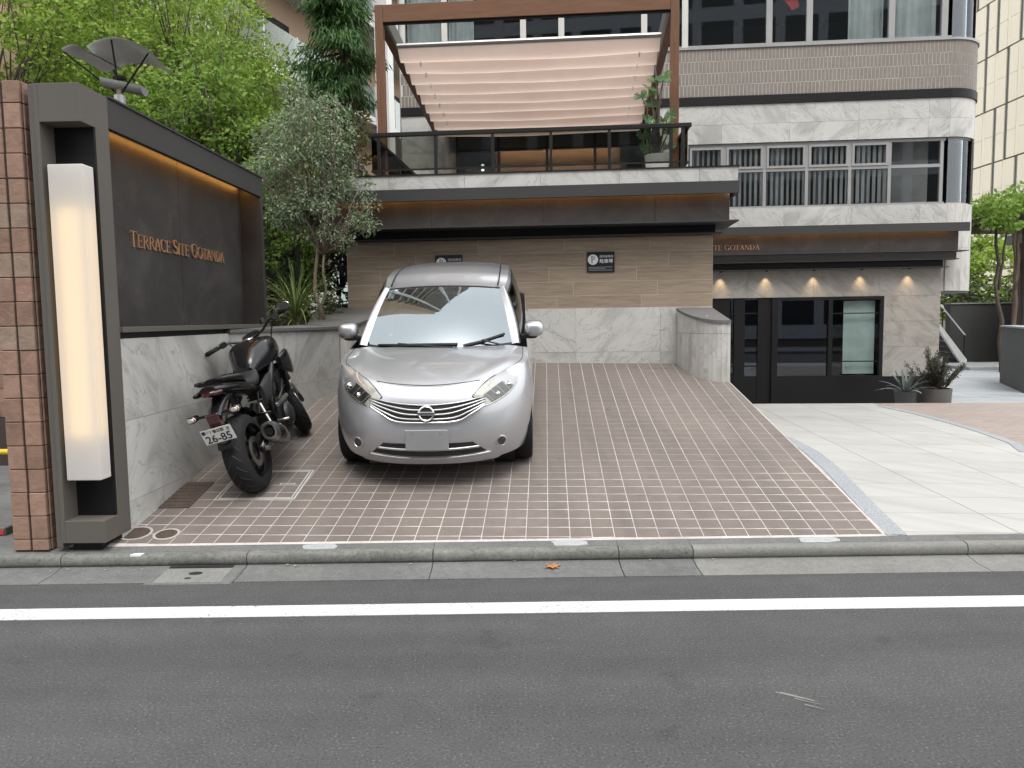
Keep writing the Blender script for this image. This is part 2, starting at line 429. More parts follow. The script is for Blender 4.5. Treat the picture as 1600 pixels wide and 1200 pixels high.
# ------------------------------------------------------------------ mesh helpers
class MB:
    def __init__(s):
        s.v, s.f = [], []
    def add(s, vs, fs, mat=None):
        n = len(s.v)
        s.v += [tuple(mat @ Vector(p)) if mat else tuple(p) for p in vs]
        s.f += [tuple(i + n for i in f) for f in fs]
        return s
    def box(s, x0, x1, y0, y1, z0, z1, mat=None):
        vs = [(x, y, z) for z in (z0, z1) for y in (y0, y1) for x in (x0, x1)]
        return s.add(vs, [(0, 2, 3, 1), (4, 5, 7, 6), (0, 1, 5, 4), (2, 6, 7, 3), (0, 4, 6, 2), (1, 3, 7, 5)], mat)
    def poly(s, pts, mat=None):
        return s.add(pts, [tuple(range(len(pts)))], mat)
    def prism(s, pts, z0, z1, mat=None):
        """vertical prism on a plan polygon (counter-clockwise); z0, z1 numbers or functions of (x, y)"""
        f0 = z0 if callable(z0) else (lambda x, y: z0)
        f1 = z1 if callable(z1) else (lambda x, y: z1)
        n = len(pts)
        vs = [(x, y, f0(x, y)) for x, y in pts] + [(x, y, f1(x, y)) for x, y in pts]
        fs = [tuple(range(n - 1, -1, -1)), tuple(range(n, 2 * n))]
        fs += [(i, (i + 1) % n, n + (i + 1) % n, n + i) for i in range(n)]
        return s.add(vs, fs, mat)
    def tube(s, pts, r, n=8, cap=True, mat=None, flat=1.0):
        pts = [Vector(p) for p in pts]
        rs = r if isinstance(r, (list, tuple)) else [r] * len(pts)
        vs, fs = [], []
        up = None
        for i, p in enumerate(pts):
            a = pts[max(i - 1, 0)]
            b = pts[min(i + 1, len(pts) - 1)]
            d = (b - a).normalized()
            if up is None:
                up = Vector((0, 0, 1)) if abs(d.z) < 0.9 else Vector((1, 0, 0))
            x = d.cross(up).normalized()
            y = x.cross(d).normalized()
            up = y
            for k in range(n):
                t = 2 * math.pi * k / n
                vs.append(p + (x * math.cos(t) + y * math.sin(t) * flat) * rs[i])
        for i in range(len(pts) - 1):
            for k in range(n):
                k2 = (k + 1) % n
                fs.append((i * n + k, i * n + k2, (i + 1) * n + k2, (i + 1) * n + k))
        if cap:
            fs.append(tuple(range(n - 1, -1, -1)))
            fs.append(tuple((len(pts) - 1) * n + k for k in range(n)))
        return s.add(vs, fs, mat)
    def lathe(s, prof, n=24, mat=None, closed=False):
        """profile of (radius, height) turned about local z"""
        vs = [(r * math.cos(2 * math.pi * k / n), r * math.sin(2 * math.pi * k / n), h) for r, h in prof for k in range(n)]
        fs = []
        m = len(prof)
        for i in range(m if closed else m - 1):
            j = (i + 1) % m
            for k in range(n):
                k2 = (k + 1) % n
                fs.append((i * n + k, i * n + k2, j * n + k2, j * n + k))
        return s.add(vs, fs, mat)
    def grid(s, fn, nu, nv, mat=None, flip=False):
        vs = [fn(i / nu, j / nv) for i in range(nu + 1) for j in range(nv + 1)]
        fs = []
        for i in range(nu):
            for j in range(nv):
                a = i * (nv + 1) + j
                q = (a, a + nv + 1, a + nv + 2, a + 1)
                fs.append(q[::-1] if flip else q)
        return s.add(vs, fs, mat)
    def loft(s, rings, n=16, mat=None, cap=True):
        """rings of (x, y, z, half_width_y, half_height_z, exponent) across the local x axis"""
        vs, fs = [], []
        for (x, y, z, hw, hh, e) in rings:
            for k in range(n):
                t = 2 * math.pi * k / n
                c, q = math.cos(t), math.sin(t)
                vs.append((x, y + hw * math.copysign(abs(c) ** (2 / e), c), z + hh * math.copysign(abs(q) ** (2 / e), q)))
        for i in range(len(rings) - 1):
            for k in range(n):
                k2 = (k + 1) % n
                fs.append((i * n + k, i * n + k2, (i + 1) * n + k2, (i + 1) * n + k))
        if cap:
            fs.append(tuple(range(n - 1, -1, -1)))
            fs.append(tuple((len(rings) - 1) * n + k for k in range(n)))
        return s.add(vs, fs, mat)
    def build(s, name, mat, parent=None, smooth=False, bevel=0.0, segs=1, kind=None, mw=None, merge=0.0):
        me = bpy.data.meshes.new(name)
        me.from_pydata(s.v, [], s.f)
        if bevel or merge or True:
            bm = bmesh.new()
            bm.from_mesh(me)
            if merge:
                bmesh.ops.remove_doubles(bm, verts=bm.verts, dist=merge)
            bmesh.ops.recalc_face_normals(bm, faces=bm.faces)
            if bevel:
                es = [e for e in bm.edges if len(e.link_faces) == 2 and e.calc_face_angle(0) > 0.5]
                bmesh.ops.bevel(bm, geom=es, offset=bevel, segments=segs, profile=0.6, affect='EDGES', clamp_overlap=True)
            bm.to_mesh(me)
            bm.free()
        if smooth:
            me.shade_smooth()
            if smooth != True:
                me.set_sharp_from_angle(angle=R(smooth))
        return link(name, me, mat, parent, kind, mw)

def link(name, me, mat, parent=None, kind=None, mw=None):
    o = bpy.data.objects.new(name, me)
    if mat is not None and not me.materials:
        me.materials.append(M[mat] if isinstance(mat, str) else mat)
    COL.objects.link(o)
    if parent is not None:
        o.parent = parent
    if mw is not None:
        o.matrix_world = mw
    if kind:
        o['kind'] = kind
    return o

def tag(o, label, cat, group=None):
    o['label'] = label
    o['category'] = cat
    if group:
        o['group'] = group
    return o

def thing(name, label, cat, mw=None, group=None):
    o = bpy.data.objects.new(name, None)
    o.empty_display_size = 0.1
    COL.objects.link(o)
    if mw is not None:
        o.matrix_world = mw
    return tag(o, label, cat, group)

def piece(name, x0, x1, y0, y1, z0, z1, mat, parent, bevel=0.0, **kw):
    return MB().box(x0, x1, y0, y1, z0, z1).build(name, mat, parent, bevel=bevel, **kw)

def clip(poly, nx, ny, c):
    """keep the part of a plan polygon with nx*x + ny*y <= c"""
    out = []
    for i in range(len(poly)):
        a, b = poly[i], poly[(i + 1) % len(poly)]
        da, db = nx * a[0] + ny * a[1] - c, nx * b[0] + ny * b[1] - c
        if da <= 0:
            out.append(a)
        if da * db < 0:
            t = da / (da - db)
            out.append((a[0] + t * (b[0] - a[0]), a[1] + t * (b[1] - a[1])))
    return out

def lerp_tab(tab, x):
    if x <= tab[0][0]:
        return tab[0][1]
    for (a, fa), (b, fb) in zip(tab, tab[1:]):
        if x <= b:
            return fa + (fb - fa) * (x - a) / (b - a)
    return tab[-1][1]

def smooth_tab(tab, x):
    """Catmull-Rom through a table"""
    n = len(tab)
    if x <= tab[0][0]:
        return tab[0][1]
    if x >= tab[-1][0]:
        return tab[-1][1]
    for i in range(n - 1):
        if x <= tab[i + 1][0]:
            break
    x0, y0 = tab[i]
    x1, y1 = tab[i + 1]
    def slope(k):
        if k == 0:
            return (tab[1][1] - tab[0][1]) / (tab[1][0] - tab[0][0])
        if k == n - 1:
            return (tab[-1][1] - tab[-2][1]) / (tab[-1][0] - tab[-2][0])
        return (tab[k + 1][1] - tab[k - 1][1]) / (tab[k + 1][0] - tab[k - 1][0])
    h = x1 - x0
    t = (x - x0) / h
    return ((2 * t ** 3 - 3 * t ** 2 + 1) * y0 + (t ** 3 - 2 * t ** 2 + t) * h * slope(i)
            + (-2 * t ** 3 + 3 * t ** 2) * y1 + (t ** 3 - t ** 2) * h * slope(i + 1))

# the street front of the building: local x along the wall, local y away from the street
KF = math.hypot(1, 0.081)
FA = Matrix(((1 / KF, 0.081 / KF, 0, 0), (-0.081 / KF, 1 / KF, 0, 10.29), (0, 0, 1, 0), (0, 0, 0, 1)))
SLOPE = 0.1694
def ramp_z(x, y):
    return 0.12 + SLOPE * (y - 5.05)
# ------------------------------------------------------------------ ground, road, kerb, driveway, plaza
g = MB().grid(lambda u, v: (-150 + 300 * u, -150 + 400 * v, -0.35), 1, 1).build('ground', 'soil', kind='structure')
road = MB().grid(lambda u, v: (-60 + 120 * u, -3.2 + 7.82 * v, 0.0), 60, 4).build('road', 'asphalt', kind='structure')
MB().box(-60, 60, 4.055, 4.215, 0.001, 0.004).build('edge_line', 'road_paint', road)
MB().box(-60, 60, -7.5, -3.2, -0.3, 0.10).build('far_pavement', 'gutter', kind='structure')
# scuff on the asphalt
mb = MB()
for k in range(5):
    a = R(-32)
    x0, y0 = 1.17 + 0.012 * k, 3.10 - 0.008 * k * k + 0.01 * k
    L = 0.16 - 0.02 * k
    d = (math.cos(a), math.sin(a))
    p = [(x0 - d[0] * L / 2, y0 - d[1] * L / 2), (x0 + d[0] * L / 2, y0 + d[1] * L / 2)]
    w = 0.006
    mb.add([(p[0][0], p[0][1] - w, 0.002 + k * 2e-4), (p[1][0], p[1][1] - w * 0.3, 0.002 + k * 2e-4), (p[1][0], p[1][1] + w * 0.3, 0.002 + k * 2e-4), (p[0][0], p[0][1] + w, 0.002 + k * 2e-4)], [(0, 1, 2, 3)])
mb.build('scuff', 'gutter_new', road)

gutter = MB().box(-60, 60, 4.62, 4.95, -0.3, -0.01).build('gutter', 'gutter', kind='structure')
kerb = MB().box(-60, 60, 4.91, 5.02, -0.3, 0.05).build('kerb', 'kerb', kind='structure')
prof = [(4.900, -0.02), (4.900, 0.020), (4.886, 0.030), (4.879, 0.044), (4.878, 0.066), (4.882, 0.084), (4.892, 0.095), (4.908, 0.0995), (4.944, 0.102), (4.944, -0.2)]
aprof = [(4.947, -0.2), (4.947, 0.100), (4.952, 0.104), (5.0, 0.112), (5.028, 0.116), (5.028, -0.2)]
def kerb_stone(x0, x1, mat):
    mb = MB()
    n = len(prof)
    wob = [random.uniform(-0.002, 0.002) for _ in range(2)]
    vs = [(x0, y, z + (wob[0] if z > 0.05 else 0)) for y, z in prof] + [(x1, y, z + (wob[1] if z > 0.05 else 0)) for y, z in prof]
    fs = [(i, i + 1, n + i + 1, n + i) for i in range(n - 1)] + [tuple(range(n)), tuple(range(2 * n - 1, n - 1, -1))]
    mb.add(vs, fs)
    mb.build('kerb_stone', mat, kerb, smooth=40)
    mb = MB()
    n = len(aprof)
    vs = [(x0 - 0.002, y, z) for y, z in aprof] + [(x1 + 0.002, y, z) for y, z in aprof]
    mb.add(vs, [(i, i + 1, n + i + 1, n + i) for i in range(n - 1)] + [tuple(range(n)), tuple(range(2 * n - 1, n - 1, -1))])
    mb.build('kerb_backing', 'gutter', kerb)
    mb = MB()
    mb.add([(x0, 4.622, 0.004), (x1, 4.622, 0.004), (x1, 4.78, 0.006), (x0, 4.78, 0.006), (x1, 4.90, 0.026), (x0, 4.90, 0.026),
            (x0, 4.622, -0.1), (x1, 4.622, -0.1), (x1, 4.90, -0.1), (x0, 4.90, -0.1)],
           [(0, 1, 2, 3), (3, 2, 4, 5), (6, 7, 1, 0), (4, 8, 9, 5), (0, 3, 5, 9, 6), (1, 7, 8, 4, 2)])
    mb.build('gutter_block', mat if mat == 'gutter_new' else 'gutter', gutter)
xs = [-9.0 + 1.21 * i for i in range(16)]
xs = [x for x in xs if x < 1.0] + [1.163, 2.95, 4.75, 6.5, 8.4]
for a, b in zip(xs, xs[1:]):
    kerb_stone(a + 0.003, b - 0.003, 'gutter_new' if a > 1.1 else 'kerb')
kerb_stone(-40, -9.0, 'kerb')
kerb_stone(8.4, 40, 'kerb')
# mortar patches on the kerb top
for cx, w in ((-1.29, 0.115), (0.37, 0.12), (2.02, 0.13)):
    pts = []
    for k in range(14):
        t = 2 * math.pi * k / 14
        rr = 1 + random.uniform(-0.12, 0.12)
        pts.append((cx + w * rr * math.copysign(abs(math.cos(t)) ** 0.6, math.cos(t)), 4.980 + 0.042 * rr * math.copysign(abs(math.sin(t)) ** 0.6, math.sin(t))))
    MB().prism(pts, 0.095, lambda x, y: 0.1085 + (y - 4.945) * 0.13).build('mortar_patch', 'mortar', kerb)
# small white tag on the kerb
MB().prism([(-2.50, 4.885), (-2.44, 4.885), (-2.42, 4.915), (-2.48, 4.915)], 0.09, 0.1035).build('painted_mark', 'white_print', kerb)

# driveway: sloping slab of brown tiles on pale grout
DIR = Vector((0.046, 1, SLOPE)).normalized()          # up the ramp
LAT = Vector((1, -0.046, 0)).normalized()
hl = math.hypot(DIR.x, DIR.y)                          # horizontal length of one slope metre
right_x = lambda y: 2.505 + 0.023 * (y - 5.05)
drive_poly = [(-2.95, 5.030), (right_x(5.03), 5.030), (right_x(9.6), 9.6), (right_x(10.1) + 0.1, 10.2), (-2.2, 10.5), (-2.95, 10.5)]
drive = MB().prism(drive_poly, -0.3, lambda x, y: ramp_z(x, y) - 0.0016).build('driveway', 'grout', kind='structure')
P = 0.15
u0 = Vector((0.379, 5.079))
du, dv = Vector((DIR.x, DIR.y)) * P, Vector((LAT.x, LAT.y)) * P
j = 0.0031
cells = []
HATCH = (-2.30, -1.68, 5.775, 6.395)
for i in range(-2, 40):
    for k in range(-24, 20):
        a = u0 + du * i + dv * k
        cx, cy = a.x + (du.x + dv.x) / 2, a.y + (du.y + dv.y) / 2
        if cy < 4.9 or cy > 10.35 or cx < -2.85 or cx > 2.8:
            continue
        if HATCH[0] + 0.02 < cx < HATCH[1] - 0.02 and HATCH[2] + 0.02 < cy < HATCH[3] - 0.02:
            pass
        ej, fj = Vector((DIR.x, DIR.y)) * j, Vector((LAT.x, LAT.y)) * j
        q = [a + ej + fj, a + dv + ej - fj, a + du + dv - ej - fj, a + du - ej + fj]
        full = [(p.x, p.y) for p in q]
        pl = clip(full, 0, -1, -5.062)
        # right border x <= right_x(y) - 0.01
        pl = clip(pl, 1, -0.023, 2.505 - 0.023 * 5.05 - 0.012) if pl else pl
        if len(pl) >= 3:
            area = abs(sum(pl[n][0] * pl[(n + 1) % len(pl)][1] - pl[(n + 1) % len(pl)][0] * pl[n][1] for n in range(len(pl)))) / 2
            if area > 0.0012:
                cells.append((cy, cx, pl, len(pl) == 4 and area > 0.0195, a))
cells.sort(key=lambda c: c[0])
# the tile shared by all whole pieces
tm = MB()
def tile_shape(pl, z_of):
    n = len(pl)
    c = (sum(p[0] for p in pl) / n, sum(p[1] for p in pl) / n)
    ins = [(c[0] + (p[0] - c[0]) * 0.965, c[1] + (p[1] - c[1]) * 0.965) for p in pl]
    vs = [(x, y, z_of(x, y) - 0.012) for x, y in pl] + [(x, y, z_of(x, y) - 0.0007) for x, y in pl] + [(x, y, z_of(x, y)) for x, y in ins]
    fs = [(i, (i + 1) % n, n + (i + 1) % n, n + i) for i in range(n)] + [(n + i, n + (i + 1) % n, 2 * n + (i + 1) % n, 2 * n + i) for i in range(n)] + [tuple(range(2 * n, 3 * n))]
    return vs, fs
whole = next(c for c in cells if c[3])
vs, fs = tile_shape([(x - whole[4].x, y - whole[4].y) for x, y in whole[2]], lambda x, y: SLOPE * y)
wm = bpy.data.meshes.new('paving_tile')
wm.from_pydata(vs, [], fs)
wm.materials.append(M['tile'])
rest = MB()
count = 0
for cy, cx, pl, isw, a in cells:
    if count < 296 and not (-2.85 < cx < -2.72):
        count += 1
        if isw:
            o = link('paving_tile', wm, None, drive)
            o.location = (a.x, a.y, ramp_z(a.x, a.y) + 0.0)
            continue
        v2, f2 = tile_shape(pl, ramp_z)
        MB().add(v2, f2).build('paving_tile', 'tile', drive)
    else:
        v2, f2 = tile_shape(pl, ramp_z)
        rest.add(v2, f2)
rest.build('paving_tile_field', 'tile', drive, kind='stuff')

# covers let into the driveway
ramp_m = lambda x, y, dz=0.0: Matrix.Translation((x, y, ramp_z(x, y) + dz)) @ Matrix.Rotation(math.atan(SLOPE), 4, 'X')
M['rust_lid'] = speckle('rusty_lid', (0.075, 0.055, 0.045), (0.04, 0.03, 0.026), (0.14, 0.10, 0.08), 60, 0.8, 0.2, 0.5, 80)
M['cement_ring'] = speckle('cement_ring', (0.40, 0.37, 0.34), (0.3, 0.28, 0.25), (0.5, 0.47, 0.44), 60, 0.8, 0.1, 0.3, 80)
for x, y, r, lab in ((-2.62, 5.22, 0.092, 'round rusty drain lid half under the corner of the sign wall'), (-2.40, 5.20, 0.072, 'smaller round rusty drain lid set in the driveway near the kerb')):
    t = thing('drain_cover', lab, 'drain cover', ramp_m(x, y), 'round drain lids by the sign')
    MB().lathe([(r + 0.017, -0.01), (r + 0.017, 0.005), (r, 0.005), (r, -0.01)], 28).build('ring', 'cement_ring', t)
    mb = MB().lathe([(0.0005, 0.006), (r * 0.55, 0.006), (r * 0.58, 0.0035), (r * 0.64, 0.0035), (r * 0.67, 0.006), (r - 0.003, 0.006), (r - 0.003, -0.01)], 28)
    mb.build('lid', 'rust_lid', t)
t = thing('inspection_hatch', 'square tiled inspection hatch with double pale rims behind motorcycle wheel', 'hatch', ramp_m(-1.985, 6.085))
for nm, w, h in (('outer_rim', 0.31, 0.012), ('inner_rim', 0.285, 0.010)):
    mb = MB()
    for a, b, c, d in ((-w, w, -w, -w + h), (-w, w, w - h, w), (-w, -w + h, -w + h, w - h), (w - h, w, -w + h, w - h)):
        mb.box(a, b, c, d, -0.004, 0.005)
    mb.build(nm, 'alu_light', t)
for sx in (-1, 1):
    mb = MB()
    for a, b, c, d in ((-0.06, 0.06, -0.02, -0.013), (-0.06, 0.06, 0.013, 0.02), (-0.06, -0.053, -0.013, 0.013), (0.053, 0.06, -0.013, 0.013)):
        mb.box(a + sx * 0.17, b + sx * 0.17, c + 0.0, d + 0.0, -0.004, 0.004)
    mb.build('lifting_handle', 'alu_light', t)
t = thing('drain_slot', 'dark sunken drain opening at the foot of the left marble wall', 'drain', ramp_m(-2.555, 5.90))
MB().box(-0.135, 0.13, -0.26, 0.25, 0.001, 0.007).build('cover_plate', 'rust_lid', t)
for k in range(7):
    MB().box(-0.10 , 0.10, -0.22 + 0.065 * k, -0.195 + 0.065 * k, 0.007, 0.010).build('bar', 'rust_lid', t)
MB().box(-0.15, -0.125, -0.25, 0.25, 0.012, 0.055).build('wall_slot', 'dark_in', t)

# kerb inlet with a concrete lid
t = thing('gutter_inlet', 'pale concrete inlet cover with two dark holes let into the gutter', 'drain cover', Matrix.Translation((-2.02, 4.74, 0.0)) @ Matrix.Rotation(0.075, 4, 'X'))
MB().box(-0.27, 0.27, -0.145, 0.145, -0.02, 0.0125).build('frame', 'gutter', t, bevel=0.004)
MB().box(-0.215, 0.205, -0.125, 0.095, -0.02, 0.0175).build('lid', 'gutter_new', t, bevel=0.003)
for x, y, r in ((0.0, 0.01, 0.045), (-0.02, -0.065, 0.022)):
    MB().lathe([(0.0005, 0.0185), (r, 0.0185), (r * 1.02, 0.010)], 18, Matrix.Translation((x, y, 0)) @ Matrix.Scale(0.55, 4, (0, 1, 0))).build('hole', 'dark_in', t)
MB().box(-0.21, 0.20, 0.105, 0.135, 0.0125, 0.0175).build('inlet_slot', 'dark_in', t)
# dry leaf in the gutter
def dry_leaf(x, y, z, s, rot, label):
    mb = MB()
    pts = [(0, 0.5), (0.12, 0.2), (0.5, 0.25), (0.25, 0.0), (0.4, -0.3), (0.08, -0.18), (0, -0.5), (-0.08, -0.18), (-0.4, -0.3), (-0.25, 0.0), (-0.5, 0.25), (-0.12, 0.2)]
    c, q = math.cos(rot), math.sin(rot)
    vs = [(x, y, z + 0.012)] + [(x + s * (c * a - q * b), y + s * (q * a + c * b), z + 0.004 + 0.02 * abs(a) * s * 6) for a, b in pts]
    n = len(pts)
    mb.add(vs, [(0, 1 + i, 1 + (i + 1) % n) for i in range(n)])
    vs2 = [(a, b, cc - 0.002) for a, b, cc in vs]
    mb.add(vs2, [(0, 1 + (i + 1) % n, 1 + i) for i in range(n)])
    tag(mb.build('fallen_leaf', 'dry_leaf'), label, 'leaf')
M['dry_leaf'] = plain('dry_leaf', (0.34, 0.15, 0.05), 0.7)
M['pale_leaf'] = plain('pale_leaf', (0.42, 0.38, 0.30), 0.7)
dry_leaf(0.245, 4.80, 0.012, 0.12, 0.9, 'orange-brown dry leaf lying in the gutter before the car park')
mb = MB()
for k in range(16):
    x, y = random.uniform(-3.3, 1.8), random.uniform(4.82, 4.875)
    s = random.uniform(0.006, 0.014)
    a = random.random() * 6
    mb.add([(x + s * math.cos(a + b), y + s * math.sin(a + b) * 0.7, 0.016 + 0.17 * (y - 4.80) + 0.003 * (i % 2) + 0.0002 * k) for i, b in enumerate((0, 1.7, 3.1, 4.6))], [(0, 1, 2, 3)])
    
o = mb.build('leaf_litter', 'pale_leaf', kind='stuff')
tag(o, 'scattered pale leaf scraps along the kerb line', 'litter')

# plaza of white slabs to the right
FAI = FA.inverted()
plaza = MB().prism([(2.45, 5.028), (30, 5.028), (30, 11.2), (13.0, 12.05), (4.0, 12.78), (2.45, 12.9)], -0.3, 0.116).build('plaza', 'plaza_joint', kind='structure')
TW, TD = 0.80, 0.51
for i in range(0, 20):
    for k in range(-1, 13):
        x0 = 2.2 + TW * k + (0.0)
        y0 = -5.46 + TD * i
        q = [FA @ Vector((x0 + 0.003, y0 + 0.003, 0)), FA @ Vector((x0 + TW - 0.003, y0 + 0.003, 0)), FA @ Vector((x0 + TW - 0.003, y0 + TD - 0.003, 0)), FA @ Vector((x0 + 0.003, y0 + TD - 0.003, 0))]
        pl = [(p.x, p.y) for p in q]
        pl = clip(pl, 0, -1, -5.03)
        pl = clip(pl, -1, 0, -2.5) if pl else pl
        pl = clip(pl, 0.081, 1, 13.10) if pl else pl
        if len(pl) < 3 or min(p[0] for p in pl) > 11.5:
            continue
        MB().prism(pl, 0.10, 0.121).build('plaza_slab', 'plaza', plaza)
def strip(name, pts, w, z0, z1, mat, parent):
    pts = [Vector(p) for p in pts]
    L, Rr = [], []
    for i, p in enumerate(pts):
        d = (pts[min(i + 1, len(pts) - 1)] - pts[max(i - 1, 0)]).normalized()
        nrm = Vector((-d.y, d.x))
        ww = w[i] if isinstance(w, list) else w
        L.append(p + nrm * ww / 2)
        Rr.append(p - nrm * ww / 2)
    mb = MB()
    for i in range(len(pts) - 1):
        q = [Rr[i], Rr[i + 1], L[i + 1], L[i]]
        mb.prism([(p.x, p.y) for p in q], z0, z1)
    return mb.build(name, mat, parent)
strip('pebble_band', [(2.56, 5.032), (2.72, 5.8), (2.88, 6.5), (3.06, 7.3), (3.22, 8.2), (3.29, 9.0), (3.30, 9.5)], [0.13, 0.14, 0.15, 0.16, 0.16, 0.12, 0.03], 0.10, 0.126, 'pebble', plaza)
# brown pavers swing in from the right
pav = [(5.40, 8.0), (5.64, 8.55), (5.80, 9.4), (5.90, 10.3), (5.94, 11.2), (5.90, 12.25)]
strip('pebble_band', pav, 0.11, 0.10, 0.127, 'pebble', plaza)
def _paver():
    m, nt, b = new_mat('brown_pavers')
    br = N(nt, 'ShaderNodeTexBrick', Scale=1.0)
    br.inputs['Brick Width'].default_value = 0.2
    br.inputs['Row Height'].default_value = 0.1
    br.inputs['Mortar Size'].default_value = 0.004
    br.inputs['Color1'].default_value = (0.30, 0.25, 0.215, 1)
    br.inputs['Color2'].default_value = (0.25, 0.205, 0.18, 1)
    br.inputs['Mortar'].default_value = (0.36, 0.33, 0.31, 1)
    nt.links.new(pos(nt), br.inputs['Vector'])
    nt.links.new(br.outputs['Color'], b.inputs['Base Color'])
    b.inputs['Roughness'].default_value = 0.8
    return m
M['paver'] = _paver()
MB().prism([(x + 0.055, y) for x, y in pav[:1]] + [(5.6, 7.4), (6.2, 6.6), (20, 6.0), (20, 11.5), (13.0, 12.0), (5.96, 12.58)] + [(x + 0.055, y) for x, y in pav[::-1][:-1]], 0.10, 0.1245).build('paver_field', 'paver', plaza)
# sunken walk behind the crest of the plaza
path = MB().prism([(2.7, 12.6), (60, 8), (60, 60), (2.7, 60)], -0.34, -0.10).build('lower_path', 'plaza_joint', kind='structure')
for i in range(0, 28):
    for k in range(0, 12):
        x0, y0 = 3.6 + 0.9 * k, 2.55 + 0.62 * i
        if x0 < 6.6 and y0 > 4.2:
            continue
        q = [FA @ Vector((x0 + a, y0 + b, 0)) for a, b in ((0.003, 0.003), (0.897, 0.003), (0.897, 0.617), (0.003, 0.617))]
        pl = [(p.x, p.y) for p in q]
        if pl[0][0] / max(pl[0][1], 1) > 0.8 or pl[1][0] / pl[1][1] < 0.45:
            continue
        MB().prism(pl, -0.11, -0.095).build('path_slab', 'path', path)
# ------------------------------------------------------------------ lettering
def serif_glyph(ch):
    """roman capital as a list of convex polygons in em units, and its advance"""
    K, T, SH, SE = 0.118, 0.05, 0.042, 0.07
    P_ = []
    def rect(x0, x1, y0, y1):
        P_.append([(x0, y0), (x1, y0), (x1, y1), (x0, y1)])
    def stem(x, w, top=True, bot=True):
        rect(x - w / 2, x + w / 2, 0, 1)
        if bot: rect(x - w / 2 - SE, x + w / 2 + SE, 0, SH)
        if top: rect(x - w / 2 - SE, x + w / 2 + SE, 1 - SH, 1)
    def diag(x0, y0, x1, y1, w):
        P_.append([(x0 - w / 2, y0), (x0 + w / 2, y0), (x1 + w / 2, y1), (x1 - w / 2, y1)])
    def arc(cx, cy, rx, ry, a0, a1, k, t, n=18):
        for i in range(n):
            q = []
            for s, io in ((i, 0), (i + 1, 0), (i + 1, 1), (i, 1)):
                a = R(a0 + (a1 - a0) * s / n)
                q.append((cx + (rx - io * k) * math.cos(a), cy + (ry - io * t) * math.sin(a)))
            P_.append(q)
    if ch == 'T':
        stem(0.36, K, top=False); rect(0.02, 0.70, 1 - T, 1); rect(0.02, 0.06, 0.82, 1); rect(0.66, 0.70, 0.82, 1); adv = 0.74
    elif ch == 'E':
        stem(0.16, K); rect(0.16, 0.58, 1 - T, 1); rect(0.16, 0.50, 0.50, 0.50 + T); rect(0.16, 0.62, 0, T)
        rect(0.54, 0.58, 0.84, 1); rect(0.47, 0.50, 0.43, 0.62); rect(0.58, 0.62, 0, 0.18); adv = 0.68
    elif ch == 'R':
        stem(0.16, K); arc(0.30, 0.75, 0.30, 0.25, -90, 90, K, T); rect(0.16, 0.30, 1 - T, 1); rect(0.16, 0.32, 0.50, 0.50 + T)
        diag(0.68, 0, 0.34, 0.52, K * 1.05); rect(0.60, 0.80, 0, SH); adv = 0.76
    elif ch == 'A':
        diag(0.12, 0, 0.40, 1, T * 1.2); diag(0.66, 0, 0.38, 1, K * 1.05); rect(0.20, 0.58, 0.32, 0.32 + T)
        rect(0.02, 0.24, 0, SH); rect(0.54, 0.78, 0, SH); adv = 0.78
    elif ch == 'C':
        arc(0.42, 0.5, 0.40, 0.52, 42, 318, K, T, 26); rect(0.66, 0.71, 0.72, 0.95); adv = 0.76
    elif ch == 'G':
        arc(0.42, 0.5, 0.40, 0.52, 42, 330, K, T, 26); rect(0.66, 0.71, 0.74, 0.95); rect(0.62, 0.74, 0.04, 0.44); rect(0.54, 0.80, 0.42, 0.42 + SH); adv = 0.84
    elif ch == 'O':
        arc(0.44, 0.5, 0.42, 0.52, 0, 360, K, T, 34); adv = 0.88
    elif ch == 'D':
        stem(0.16, K); arc(0.30, 0.5, 0.46, 0.5, -90, 90, K, T, 22); rect(0.16, 0.32, 1 - T, 1); rect(0.16, 0.32, 0, T); adv = 0.82
    elif ch == 'S':
        pts = []
        for i in range(19):
            a = R(35 + 200 * i / 18); pts.append((0.29 + 0.20 * math.cos(a), 0.74 + 0.235 * math.sin(a)))
        for i in range(1, 19):
            a = R(55 - 200 * i / 18); pts.append((0.29 + 0.23 * math.cos(a), 0.265 + 0.24 * math.sin(a)))
        n = len(pts)
        for i in range(n - 1):
            (x0, y0), (x1, y1) = pts[i], pts[i + 1]
            dx, dy = x1 - x0, y1 - y0; l = math.hypot(dx, dy) or 1
            w = (0.03 + 0.045 * math.sin(math.pi * i / (n - 1)) ** 2)
            nx, ny = -dy / l * w, dx / l * w
            P_.append([(x0 - nx, y0 - ny), (x1 - nx, y1 - ny), (x1 + nx, y1 + ny), (x0 + nx, y0 + ny)])
        rect(0.45, 0.49, 0.74, 0.95); rect(0.05, 0.09, 0.04, 0.26); adv = 0.58
    elif ch == 'I':
        stem(0.16, K); adv = 0.34
    elif ch == 'N':
        stem(0.12, T); stem(0.70, T, bot=False); diag(0.70, 0.0, 0.14, 1, K); adv = 0.86
    elif ch == 'P':
        stem(0.18, K * 1.15); arc(0.32, 0.73, 0.32, 0.27, -90, 90, K * 1.15, T); rect(0.18, 0.34, 1 - T, 1); rect(0.18, 0.34, 0.46, 0.46 + T); adv = 0.70
    else:
        adv = 0.36
    return P_, adv

